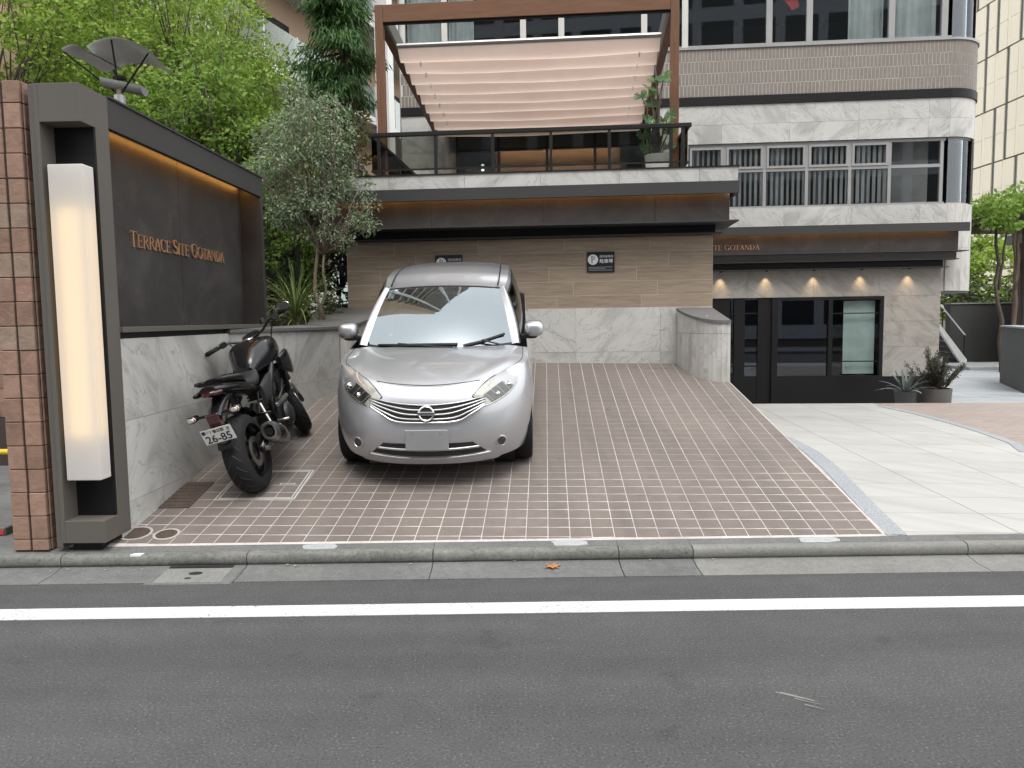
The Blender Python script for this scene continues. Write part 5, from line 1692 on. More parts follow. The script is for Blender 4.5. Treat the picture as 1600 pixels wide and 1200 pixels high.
tree('maple_tree', 'small bright green tree low between the sign wall and the silvery tree', (-3.35, 10.6, 1.4), (-3.3, 10.6, 2.2), ((-3.25, 10.7, 2.9), (0.75, 0.5, 0.95)), 40, 0.34, 1500, 0.07, 0.04, 'leaf_maple2', 0.03, group=G)
tree('olive_green_tree', 'olive-yellow broadleaf tree between the maples and the conifer', (-3.9, 13.4, 1.4), (-3.75, 13.4, 3.6), ((-3.75, 13.4, 4.55), (1.2, 1.0, 1.65)), 46, 0.5, 900, 0.10, 0.05, 'leaf_olive', 0.07, flat=0.6)
# conifer with drooping sprays
t = thing('conifer', 'dark green drooping conifer beside the left pergola post', 'tree', Matrix.Translation((-2.62, 12.4, 1.4)))
mb = MB()
limb(mb, (0.12, 0, -0.3), (0.0, 0, 5.9), 0.10, 0.02, 0.01, 8, 8)
lv = []
for k in range(120):
    zz = random.uniform(3.0, 6.05)
    tt = (zz - 3.0) / 3.05
    rr = (0.98 - 0.62 * tt) * random.uniform(0.35, 1.05) * (0.75 + 0.25 * math.sin(zz * 7.5))
    az = random.random() * 6.28
    tip = Vector((rr * math.cos(az) - 0.15 * (1 - tt), rr * math.sin(az), zz - 0.12))
    if math.cos(az) > 0.3 and tt < 0.25:
        continue
    pts = limb(mb, (0.0, 0, zz + 0.1), tip, 0.02, 0.006, 0.04, 3, 4)
    n = 240
    q = rng.uniform(0.45, 1.0, n)
    base = np.array([pts[0].lerp(pts[-1], float(a)) for a in q])
    c = base + rng.normal(size=(n, 3)) * np.array([0.11, 0.11, 0.035])
    d = np.array([math.cos(az) * 0.55, math.sin(az) * 0.55, -0.95]) + rng.normal(size=(n, 3)) * 0.33
    lv.append(leaf_cloud(c, d, 0.15, 0.02))
for k in range(7):
    az = random.uniform(-0.8, 0.8)
    limb(mb, (0.05, 0, 1.6 + 0.25 * k), (0.35 * math.cos(az), 0.3 * math.sin(az), 2.3 + 0.3 * k), 0.03, 0.012, 0.06, 4, 5)
mb.build('trunk', 'bark', t, smooth=True)
leaves_obj('crown', np.concatenate(lv), 'leaf_conifer', t)
# eucalypt in front
tree('grey_leaved_tree', 'slender tree with small silvery grey leaves before the terrace corner', (-2.36, 9.55, 1.45), (-2.36, 9.5, 2.75), ((-2.55, 9.6, 3.62), (0.62, 0.45, 0.86)), 64, 0.20, 4600, 0.052, 0.020, 'leaf_euca', 0.030, 'bark_pale', 0.8, 0.5, twigs=0)
tree('grey_leaved_tree', 'low silvery spray of leaves hanging over the left end of the parapet', (-2.30, 9.62, 1.45), (-2.28, 9.5, 2.4), ((-2.12, 9.5, 2.98), (0.55, 0.28, 0.48)), 38, 0.15, 4600, 0.049, 0.018, 'leaf_euca', 0.022, 'bark_pale', 0.8, 0.5, twigs=0)
# strap-leaved plant
t = thing('strap_leaved_plant', 'fountain of long arching green strap leaves behind the coping', 'plant', Matrix.Translation((-2.62, 9.42, 1.42)))
mb = MB()
for k in range(150):
    az = random.random() * 6.283
    strap(mb, (0.03 * math.cos(az), 0.03 * math.sin(az), 0.28 + random.uniform(-0.18, 0.08)), az, R(random.uniform(8, 88)), random.uniform(0.5, 0.82), 0.0085, R(random.uniform(15, 100)), 7, 0.4)
mb.build('leaves', 'leaf_palm', t, smooth=True)
MB().tube([(0, 0, -0.1), (0.01, 0, 0.32)], [0.05, 0.035], 8).build('stem', 'bark_pale', t)
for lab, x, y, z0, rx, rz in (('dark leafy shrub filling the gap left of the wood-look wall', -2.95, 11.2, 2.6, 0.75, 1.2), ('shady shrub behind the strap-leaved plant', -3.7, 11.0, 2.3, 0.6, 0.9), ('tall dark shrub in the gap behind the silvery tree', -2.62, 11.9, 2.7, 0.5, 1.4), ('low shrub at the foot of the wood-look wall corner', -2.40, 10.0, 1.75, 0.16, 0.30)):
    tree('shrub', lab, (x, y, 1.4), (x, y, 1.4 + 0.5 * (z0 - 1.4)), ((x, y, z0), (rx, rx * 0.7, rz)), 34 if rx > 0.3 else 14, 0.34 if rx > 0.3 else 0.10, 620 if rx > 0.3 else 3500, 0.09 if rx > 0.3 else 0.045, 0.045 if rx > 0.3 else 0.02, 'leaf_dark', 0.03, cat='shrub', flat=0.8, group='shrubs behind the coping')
fn = thing('mesh_fence', 'dark wire mesh fence behind the far end of the sign wall', 'fence', Matrix.Translation((-3.65, 10.15, 1.4)))
for k in range(2):
    piece('post', 0.85 * k, 0.85 * k + 0.04, 0, 0.04, 0, 1.85, 'rail', fn)
mb = MB()
for k in range(26):
    mb.box(0.05 + 0.031 * k, 0.054 + 0.031 * k, 0.015, 0.019, 0.02, 1.82)
for k in range(10):
    mb.box(0.04, 0.85, 0.0192, 0.023, 0.05 + 0.19 * k, 0.055 + 0.19 * k)
mb.build('mesh', 'rail', fn, kind='stuff')

# sculptural lamp behind the sign
t = thing('reflector_lamp', 'sculptural street lamp with white wing reflectors on thin black struts', 'lamp post', Matrix.Translation((-3.93, 8.0, 0)))
MB().tube([(0, 0, 1.2), (0, 0, 3.90)], 0.055, 12).build('pole', 'alu', t)
MB().tube([(0, 0, 3.90), (0, 0, 3.99)], 0.035, 10).build('collar', 'bark_pale', t)
def wing(x0, x1, rise, z, y0, y1, skew):
    def f(u, v):
        return (x0 + (x1 - x0) * u + skew * v, y0 + (y1 - y0) * v, z + rise * math.sin(math.pi * (0.12 + 0.88 * u)) - 0.10 * v)
    a = MB().grid(f, 14, 6)
    a.grid(lambda u, v: (f(u, v)[0], f(u, v)[1], f(u, v)[2] + 0.012), 14, 6)
    return a
wing(-0.45, -0.20, 0.055, 4.27, -0.20, 0.22, 0.22).build('wing_reflector', 'white_metal', t, smooth=True)
wing(-0.20, 0.40, 0.12, 4.27, -0.20, 0.22, 0.04).build('wing_reflector', 'white_metal', t, smooth=True)
for p in ((-0.43, -0.18, 4.27), (0.04, -0.19, 4.38), (0.39, -0.18, 4.25)):
    MB().tube([(0.0, 0, 3.90), p], 0.009, 6).build('strut', 'black_metal', t)
mb = MB()
n_ = 12
hp = [(0.085 * math.cos(math.pi + math.pi * k / n_), 0.085 * math.sin(math.pi + math.pi * k / n_)) for k in range(n_ + 1)]
vs = [(-0.13, a - 0.05, b) for a, b in hp] + [(0.20, a + 0.12, b) for a, b in hp]
mb.add([(x, y, z + 4.05 - (x + 0.13) * 0.12) for x, y, z in vs], [(i, i + 1, n_ + 2 + i, n_ + 1 + i) for i in range(n_)] + [tuple(range(n_ + 1)), tuple(range(2 * n_ + 1, n_, -1)), (0, n_ + 1, 2 * n_ + 1, n_)])
mb.build('lamp_housing', 'alu', t, smooth=40)
MB().box(-0.05, 0.06, -0.03, 0.04, 4.06, 4.09).build('lamp_bracket', 'black_metal', t)
MB().tube([(-0.02, 0, 4.07), (-0.04, -0.02, 4.15)], 0.012, 6).build('lamp_stub', 'black_metal', t)

# apartment block behind the trees
d2 = Vector((0.28, 0.96, 0)).normalized()
AM = Matrix(((d2.x, -d2.y, 0, -6.6), (d2.y, d2.x, 0, 22.0), (0, 0, 1, 0), (0, 0, 0, 1)))
ap = thing('apartment_block', 'beige apartment block with white balcony slabs behind the trees', 'building', AM)
M['beige'] = plain('beige_render', (0.50, 0.36, 0.25), 0.85, 0, 0.06, 1)
M['slab_white'] = plain('white_slab', (0.72, 0.72, 0.70), 0.7, 0, 0.05, 1)
M['slab_grey'] = plain('grey_soffit', (0.40, 0.38, 0.35), 0.8, 0, 0.05, 1)
M['pale_green_glass'] = glass('frosted_glass', (0.70, 0.78, 0.72), 0.3, 0.15, (0.9, 1, 0.95), 0.25)
piece('wall', -9, 26, 0.0, 8, -0.3, 62, 'beige', ap)
for f_ in range(20):
    z0 = 1.75 + 3.0 * f_
    piece('balcony_slab', -7, 24, -1.5, -0.001, z0, z0 + 0.22, 'slab_white', ap)
    piece('soffit', -6.9, 23.9, -1.4, -0.002, z0 - 0.03, z0 - 0.001, 'slab_grey', ap)
    if z0 > 15:
        continue
    for k in range(20):
        piece('balustrade_pane', -7 + 1.5 * k + 0.03, -7 + 1.5 * k + 1.47, -1.49, -1.475, z0 + 0.23, z0 + 1.15, 'pale_green_glass', ap)
        piece('balustrade_post', -7 + 1.5 * k - 0.02, -7 + 1.5 * k + 0.02, -1.5, -1.465, z0 + 0.221, z0 + 1.18, 'slab_white', ap)
    for k in range(6):
        wn_ = piece('window', -6 + 4.6 * k, -3.6 + 4.6 * k, -0.03, -0.001, z0 + 0.3, z0 + 2.3, 'slit', ap)
        piece('window_frame', -6 + 4.6 * k - 0.06, -6 + 4.6 * k - 0.001, -0.05, -0.001, z0 + 0.25, z0 + 2.35, 'slab_white', ap)
for x in (-5.5, 3.5, 12.5):
    piece('column', x, x + 0.4, -1.95, -1.51, -0.3, 62, 'slab_white', ap)

# block across the street
op = thing('opposite_block', 'office block across the street, seen only as reflections in the glass', 'building', Matrix.Translation((0, -34, 0)))
M['opp'] = plain('opposite_cladding', (0.36, 0.38, 0.41), 0.7)
piece('wall', -34, 30, -8, 0, -0.3, 38, 'opp', op)
for f_ in range(12):
    for k in range(20):
        piece('window', -33.5 + 3.15 * k, -31.1 + 3.15 * k, 0.001, 0.03, 0.8 + 3.1 * f_, 2.8 + 3.1 * f_, 'slit', op)
# ------------------------------------------------------------------ silver hatchback
def _paint():
    m, nt, b = new_mat('silver_paint')
    v = pos(nt)
    fl = noise_n(nt, v, 900, 1)
    dirt = noise_n(nt, v, 4, 5)
    c = ramp(nt, fl, [(0.3, (0.455, 0.467, 0.492)), (0.7, (0.535, 0.548, 0.575))])
    nt.links.new(c, b.inputs['Base Color'])
    b.inputs['Metallic'].default_value = 0.7
    r = nt.nodes.new('ShaderNodeMapRange')
    r.inputs['To Min'].default_value = 0.34
    r.inputs['To Max'].default_value = 0.40
    nt.links.new(dirt, r.inputs[0])
    nt.links.new(r.outputs[0], b.inputs['Roughness'])
    b.inputs['Coat Weight'].default_value = 1.0
    b.inputs['Coat Roughness'].default_value = 0.03
    return m
M['paint'] = _paint()
M['chrome'] = plain('chrome', (0.72, 0.72, 0.72), 0.12, 1.0, 0.02, 3, rvar=0.03)
M['satin'] = plain('satin_silver', (0.50, 0.50, 0.50), 0.3, 0.8, 0.03, 3, rvar=0.05)
M['lamp_back'] = plain('lamp_bowl', (0.56, 0.56, 0.51), 0.3, 0.25, 0.12, 20)
M['lamp_dark'] = plain('lamp_dark', (0.07, 0.07, 0.072), 0.2, 0.5, 0.5, 45)
M['lens'] = glass('lamp_lens', (0.95, 0.95, 0.94), 0.22, 0.02, (1, 1, 0.97), 0.06)
M['windscreen'] = glass('windscreen', (0.46, 0.51, 0.50), 0.50, 0.006, (0.84, 0.95, 1.0), 0.17)
M['side_glass'] = glass('side_glass', (0.20, 0.22, 0.22), 0.25, 0.01, (0.9, 0.95, 1), 0.08)
M['seat'] = plain('seat_cloth', (0.05, 0.05, 0.052), 0.9)
M['plate_blank'] = plain('blank_plate', (0.30, 0.305, 0.31), 0.6, 0, 0.05, 8)
M['gap'] = plain('panel_gap', (0.02, 0.02, 0.022), 0.7)

ct = math.atan(SLOPE)
caz = 0.012
cx_ = Vector((caz, math.cos(ct), math.sin(ct))).normalized()
cy_ = Vector((-1, caz, 0)); cy_ = (cy_ - cx_ * cy_.dot(cx_)).normalized()
cz_ = cx_.cross(cy_)
front = Vector((-0.642, 6.68, 0)); front.z = ramp_z(front.x, front.y)
org = front - cx_ * 0.82
CM = Matrix(((cx_.x, cy_.x, cz_.x, org.x), (cx_.y, cy_.y, cz_.y, org.y), (cx_.z, cy_.z, cz_.z, org.z), (0, 0, 0, 1)))
car = thing('parked_car', 'silver hatchback parked nose out on the sloping tiled driveway', 'car', CM)

XF = [(.18, .115), (.25, .062), (.35, .02), (.45, 0), (.55, .008), (.65, .03), (.72, .06), (.78, .10), (.83, .16), (.90, .28)]
WZ = [(.18, .76), (.3, .805), (.5, .828), (.7, .826), (.85, .803), (.95, .775)]
NE, LC = 2.5, 0.80
def plan_x(q):
    return LC * (1 - max(0.0, 1 - q ** NE) ** (1 / NE))
def FX(y, z):
    q = min(abs(y) / smooth_tab(WZ, z), 0.99995)
    return smooth_tab(XF, z) + plan_x(q)
ZB = [(.10, .80), (.2, .832), (.35, .866), (.52, .893), (.8, .915), (1.05, .930), (1.3, .945), (3.0, 1.0), (4.1, 1.02)]
HC = [(.10, .80), (.144, .815), (.22, .846), (.35, .879), (.55, .911), (.75, .930), (.95, .946), (1.1, .955)]
def zbot(x, y):
    z = 0.20 + 0.02 * (abs(y) > 0.6)
    for xa in (0.82, 3.42):
        if abs(x - xa) < 0.325:
            z = max(z, 0.30 + math.sqrt(0.325 ** 2 - (x - xa) ** 2))
    return z
cols = []
NF = 30
for i in range(NF + 1):
    cols.append(('f', math.sin(math.pi / 2 * i / NF) ** (2 / NE)))
for x in [0.86, 0.92, 0.98, 1.04, 1.09, 1.12, 1.14, 1.2, 1.4, 1.7, 2.0, 2.4, 2.8, 3.05, 3.09, 3.12, 3.2, 3.3, 3.42, 3.54, 3.64, 3.72, 3.745, 3.80]:
    cols.append(('s', x))
for k in range(1, 9):
    cols.append(('r', k / 8))
NL = 16
def skirt_pt(col, t):
    kind, q = col
    if kind == 'f':
        zt = 0.85
        for _ in range(12):
            zt = smooth_tab(ZB, smooth_tab(XF, zt) * (1 - q ** 6) + (0.10 + 0.0) * q ** 6 + plan_x(q))
        xm = 0.03 + plan_x(q)
        zb = zbot(xm, q * 0.84)
        z = zb + (zt - zb) * t
        qq = q
        fx = smooth_tab(XF, z) * (1 - q ** 6) + 0.06 * q ** 6
        return (fx + plan_x(qq), smooth_tab(WZ, z) * q, z)
    if kind == 's':
        zb, zt = zbot(q, 1), smooth_tab(ZB, q)
        z = zb + (zt - zb) * t
        crease = 0.010 * math.exp(-((z - 0.78) / 0.05) ** 2)
        return (q, smooth_tab(WZ, z) + crease * min(1, (q - .8) * 2), z)
    zb, zt = 0.26, smooth_tab(ZB, 3.9)
    z = zb + (zt - zb) * t
    a = math.pi / 2 * q
    return (3.80 + 0.27 * math.sin(a) ** 0.8, smooth_tab(WZ, z) * abs(math.cos(a)) ** 0.6, z)
mb = MB()
for sgn in (1, -1):
    vs = [(lambda p: (p[0], p[1] * sgn, p[2]))(skirt_pt(c, l / NL)) for c in cols for l in range(NL + 1)]
    fs = []
    for i in range(len(cols) - 1):
        for l in range(NL):
            a = i * (NL + 1) + l
            fs.append((a, a + NL + 1, a + NL + 2, a + 1))
    mb.add(vs, fs)
# bonnet rows between matching top-edge points
def hood_z(x, s, zb_, yb):
    crown = max(0.0, smooth_tab(HC, x) - zb_)
    a = abs(s)
    ridge = 0.010 * math.exp(-((a - 0.80) / 0.10) ** 2) * min(1, max(0, (x - 0.22) / 0.3))
    dip = -0.004 * math.exp(-((a - 0.62) / 0.10) ** 2) * min(1, max(0, (x - 0.22) / 0.3))
    return zb_ + crown * (1 - a ** 2.6) + ridge + dip
rows = [c for c in cols if c[0] == 'f'] + [c for c in cols if c[0] == 's' and c[1] <= 1.041]
NS = 28
vs, fs = [], []
for c in rows:
    p = skirt_pt(c, 1.0)
    for k in range(NS + 1):
        s = -1 + 2 * k / NS
        z = hood_z(p[0], s, p[2], p[1])
        # rear edge of the bonnet bows back in the middle
        vs.append((p[0], p[1] * s, p[2] if k in (0, NS) else z))
for i in range(len(rows) - 1):
    for k in range(NS):
        a = i * (NS + 1) + k
        fs.append((a, a + NS + 1, a + NS + 2, a + 1))
mb.add(vs, fs)
body = mb.build('body', 'paint', car, smooth=50, merge=0.0006)
# under-tray so no light leaks through
piece('underbody', 0.40, 3.9, -0.58, 0.58, 0.17, 0.30, 'black_plastic', car)
for xa in (0.82, 3.42):
    for sg_ in (-1, 1):
        MB().lathe([(0.33, 0.0), (0.33, 0.28), (0.0005, 0.28)], 24, Matrix.Translation((xa, sg_ * 0.66, 0.30)) @ Matrix.Rotation(R(90) * sg_, 4, 'X')).build('wheel_housing', 'black_plastic', car)
piece('front_lip', 0.22, 0.5, -0.50, 0.50, 0.165, 0.205, 'black_plastic', car, 0.01)

# cabin
def cowl(s):
    return Vector((0.965 + 0.21 * abs(s) ** 2.2, 0.705 * s, 0.928 + 0.012 * s * s))
def header(s):
    return Vector((1.72 + 0.085 * abs(s) ** 2.2, 0.575 * s, 1.392 - 0.040 * abs(s) ** 2.2))
def screen(s, t):
    p = cowl(s).lerp(header(s), t)
    n = Vector((-0.5, 0, 0.87))
    return p + n * (0.055 * 4 * t * (1 - t)) * (1 - 0.35 * s * s)
def screen_patch(s0, s1, t0, t1, off, nu=20, nv=14):
    return MB().grid(lambda u, v: tuple(screen(s0 + (s1 - s0) * u, t0 + (t1 - t0) * v) + Vector((-0.5, 0, 0.87)) * off), nu, nv)
screen_patch(-0.915, 0.915, 0.025, 0.965, 0.0).build('windscreen', 'windscreen', car, smooth=True)
# black frit border and pillars
mb = MB()
for a in ((-0.92, -0.865, 0.0, 1.0), (0.865, 0.92, 0.0, 1.0), (-0.865, 0.865, 0.0, 0.05), (-0.865, 0.865, 0.958, 1.0)):
    mb.grid(lambda u, v: tuple(screen(a[0] + (a[1] - a[0]) * u, a[2] + (a[3] - a[2]) * v) + Vector((0.25, 0, -0.43)) * 0.012), 16, 12)
mb.build('screen_border', 'black_plastic', car, smooth=True)
RZ = [(1.70, 1.392), (1.9, 1.432), (2.2, 1.472), (2.6, 1.492), (3.1, 1.480), (3.5, 1.44), (3.85, 1.36)]
RW = [(1.70, .585), (1.9, .60), (2.4, .605), (3.1, .595), (3.6, .57), (3.85, .54)]
def roofpt(x, s):
    return Vector((x, smooth_tab(RW, x) * s, smooth_tab(RZ, x) - 0.042 * abs(s) ** 2.4))
def roof_fn(u, v):
    s = -1 + 2 * u
    h = header(s)
    x = h.x + (3.85 - h.x) * v
    p = roofpt(x, s)
    k = max(0, 1 - v * 6)
    return (x, p.y * (1 - k) + h.y * k, p.z * (1 - k) + h.z * k)
mb = MB().grid(roof_fn, 26, 30)
mb.build('roof', 'paint', car, smooth=True)
for sg_ in (-1, 1):
    # painted side shell: from screen edge over the cant rail down to the waist
    def base_pt(q):
        x = 1.13 + 2.75 * q
        return Vector((x, (0.715 + 0.03 * math.sin(math.pi * min(1, q * 1.3))) * sg_, smooth_tab(ZB, x) - 0.004))
    def top_pt(q):
        x = 1.80 + 2.03 * q
        p = roofpt(x, sg_)
        k = max(0, 1 - q * 5)
        h = header(sg_ * 0.99)
        return Vector((x, p.y * (1 - k) + h.y * k, p.z * (1 - k) + h.z * k))
    def side(q, t):
        p = base_pt(q).lerp(top_pt(q), t)
        p.y += sg_ * 0.05 * 4 * t * (1 - t) * 0.6
        return p
    MB().grid(lambda u, v: tuple(side(u, v)), 36, 12).build('cabin_side', 'paint', car, smooth=True)
    # A pillar joins screen edge and side
    MB().grid(lambda u, v: tuple(screen(sg_ * 0.915, v).lerp(side(0.0, v), u) + Vector((-0.02, 0.02 * sg_, 0.02)) * math.sin(math.pi * u)), 6, 14).build('pillar', 'paint', car, smooth=True)
    for nm, q0, q1 in (('front_window', 0.035, 0.45), ('rear_window', 0.48, 0.80)):
        w_ = MB().grid(lambda u, v: tuple(side(q0 + (q1 - q0) * u - 0.05 * v * (1 - u) * 0, 0.08 + 0.78 * v) + Vector((0, sg_ * 0.006, 0.003))), 14, 8)
        w_.build(nm, 'side_glass', car, smooth=True)
        MB().grid(lambda u, v: tuple(side(q0 - 0.012 + (q1 - q0 + 0.024) * u, 0.05 + 0.85 * v) + Vector((0, sg_ * 0.0035, 0.002))), 14, 8).build('window_surround', 'black_plastic', car, smooth=True)
    # roof ditch moulding
    MB().tube([tuple(roofpt(1.80 + 0.2 * k, sg_ * 0.86) + Vector((0, 0, 0.001))) for k in range(10)], 0.0075, 6).build('roof_moulding', 'black_plastic', car)
    # mirror
    mt = Matrix.Translation((1.30, sg_ * 0.845, 1.045))
    mr = MB().loft([(-0.075, 0, 0, 0.02, 0.015, 2.2), (-0.068, 0, 0, 0.055, 0.045, 2.4), (-0.045, 0, 0, 0.078, 0.064, 2.7), (0.0, 0, 0, 0.086, 0.070, 3.0), (0.05, 0, 0, 0.086, 0.070, 3.0), (0.065, 0, 0, 0.080, 0.064, 3.0)], 24, mt)
    mo = mr.build('door_mirror', 'paint', car, smooth=50)
    MB().box(0.058, 0.0665, -0.07, 0.07, -0.055, 0.055, mt).build('mirror_glass', 'chrome', mo)
    MB().loft([(-0.04, -sg_ * 0.03, -0.062, 0.06, 0.022, 2.5), (0.04, -sg_ * 0.03, -0.062, 0.06, 0.022, 2.5)], 14, mt).build('mirror_base', 'black_plastic', mo, smooth=40)
    MB().box(-0.03, 0.05, -sg_ * 0.12 if sg_ > 0 else 0.05, -0.05 if sg_ > 0 else 0.12, -0.085, -0.055, mt).build('mirror_arm', 'black_plastic', mo)
    # door handle and shut lines
    MB().tube([(2.30, sg_ * 0.855, 0.80), (2.42, sg_ * 0.868, 0.80), (2.52, sg_ * 0.855, 0.80)], 0.012, 6).build('door_handle', 'paint', car)
# tail closes the shell
MB().grid(lambda u, v: (3.85 + 0.20 * v ** 0.7, (0.54 + 0.16 * v) * (-1 + 2 * u), 1.36 - 0.34 * v - 0.04 * abs(-1 + 2 * u) ** 2.4 * (1 - v)), 14, 8).build('tailgate', 'paint', car, smooth=True)
# cowl panel, dashboard, seats
MB().grid(lambda u, v: (lambda s: (0.925 + 0.21 * abs(s) ** 2.2 + 0.10 * v, 0.70 * s, 0.930 - 0.012 * v))(-1 + 2 * u), 20, 2).build('cowl_panel', 'black_plastic', car, smooth=True)
piece('dashboard', 1.16, 1.62, -0.66, 0.66, 0.70, 0.935, 'seat', car, 0.03)
piece('cabin_floor', 1.2, 3.8, -0.68, 0.68, 0.30, 0.35, 'black_plastic', car)
for y in (-0.34, 0.34):
    so = MB().loft([(2.05, y, 0.80, 0.22, 0.30, 3), (2.12, y, 0.85, 0.23, 0.33, 3), (2.22, y, 0.86, 0.20, 0.33, 3)], 16).build('seat', 'seat', car, smooth=50)
    MB().loft([(2.14, y, 1.24, 0.11, 0.08, 2.6), (2.24, y, 1.24, 0.11, 0.08, 2.6)], 14).build('headrest', 'seat', so, smooth=50)
MB().lathe([(0.165, 0.0), (0.18, 0.012), (0.195, 0.0), (0.18, -0.012)], 24, Matrix.Translation((1.66, -0.34, 0.92)) @ Matrix.Rotation(R(65), 4, 'Y'), closed=True).build('steering_wheel', 'black_plastic', car, smooth=True)
MB().box(1.70, 1.72, -0.09, 0.09, 1.27, 1.32).build('rear_view_mirror', 'black_plastic', car, bevel=0.006)
piece('inspection_sticker', 0, 0.001, -0.02, 0.02, -0.02, 0.02, 'white_print', car).matrix_basis = Matrix.Translation(screen(0.76, 0.93) + Vector((0.005, 0, -0.009))) @ Matrix.Rotation(R(30), 4, 'Y')

# features laid on the front surface
def fpt(y, z, off):
    e = 0.004
    x = FX(y, z)
    gy = (FX(y + e, z) - FX(y - e, z)) / (2 * e)
    gz = (FX(y, z + e) - FX(y, z - e)) / (2 * e)
    n = Vector((-1, gy, gz)).normalized()
    return Vector((x, y, z)) + n * off
def curve(pts, u):
    n = len(pts) - 1
    f = min(max(u, 0), 1) * n
    i = min(int(f), n - 1)
    t = f - i
    p0, p1, p2, p3 = pts[max(i - 1, 0)], pts[i], pts[i + 1], pts[min(i + 2, n)]
    return tuple(0.5 * ((2 * b) + (c - a) * t + (2 * a - 5 * b + 4 * c - d) * t * t + (3 * b - a - 3 * c + d) * t ** 3) for a, b, c, d in zip(p0, p1, p2, p3))
def fpatch(lo, hi, off, nu=24, nv=6, edge=0.02, sgn=1, v0=0.0, v1=1.0, u0=0.0, u1=1.0):
    def f(u, v):
        uu = u0 + (u1 - u0) * u
        a, b = curve(lo, uu), curve(hi, uu)
        vv = v0 + (v1 - v0) * v
        return a[0] + (b[0] - a[0]) * vv, a[1] + (b[1] - a[1]) * vv
    mb = MB().grid(lambda u, v: tuple(fpt(sgn * f(u, v)[0], f(u, v)[1], off)), nu, nv)
    # skirt down into the body so the piece has thickness
    ring = [(i / nu, 0) for i in range(nu + 1)] + [(1, j / nv) for j in range(1, nv + 1)] + [(1 - i / nu, 1) for i in range(1, nu + 1)] + [(0, 1 - j / nv) for j in range(1, nv)]
    n = len(ring)
    vs = [tuple(fpt(sgn * f(u, v)[0], f(u, v)[1], off)) for u, v in ring] + [tuple(fpt(sgn * f(u, v)[0], f(u, v)[1], off - edge)) for u, v in ring]
    mb.add(vs, [(i, (i + 1) % n, n + (i + 1) % n, n + i) for i in range(n)])
    return mb
def fline(pts, r, off=0.0, n=24, flat=1.0):
    return MB().tube([tuple(fpt(*curve(pts, k / n), off)) for k in range(n + 1)], r, 6, flat=flat)
# grille
g_hi = [(-0.445, 0.738), (-0.26, 0.712), (-0.09, 0.700), (0, 0.698), (0.09, 0.700), (0.26, 0.712), (0.445, 0.738)]
g_lo = [(-0.440, 0.676), (-0.34, 0.622), (-0.23, 0.574), (0, 0.566), (0.23, 0.574), (0.34, 0.622), (0.440, 0.676)]
gr = fpatch(g_lo, g_hi, 0.003, 40, 6).build('grille', 'gap', car, smooth=40)
for v in (0.20, 0.45, 0.70, 0.96):
    pts = [tuple(a + (b - a) * v for a, b in zip(p, q)) for p, q in zip(g_lo, g_hi)]
    fline(pts, 0.0075 if v < 0.9 else 0.0055, 0.008, 40).build('grille_slat', 'satin', gr, smooth=True)
fline(g_lo, 0.010, 0.008, 40).build('grille_surround', 'chrome', gr, smooth=True)
# emblem: ring and crossbar with lettering
ec = fpt(0, 0.634, 0.012)
EM = Matrix.Translation(ec) @ Matrix.Rotation(R(-90 + 14), 4, 'Y') @ Matrix.Rotation(R(-90), 4, 'Z')
em = MB().lathe([(0.046, 0.0), (0.048, 0.010), (0.054, 0.014), (0.061, 0.010), (0.063, 0.0)], 36, EM).build('emblem', 'chrome', car, smooth=40)
MB().box(-0.066, 0.066, -0.013, 0.013, 0.004, 0.018, EM).build('emblem_bar', 'chrome', em, bevel=0.002)
MB().lathe([(0.0005, 0.002), (0.046, 0.002)], 30, EM).build('emblem_back', 'gap', em)
text_mesh('NISSAN', 0.021, 'lettering', 'gap', em, EM @ Matrix.Translation((-0.052, -0.0075, 0.0182)), 0.104, 0.0008)
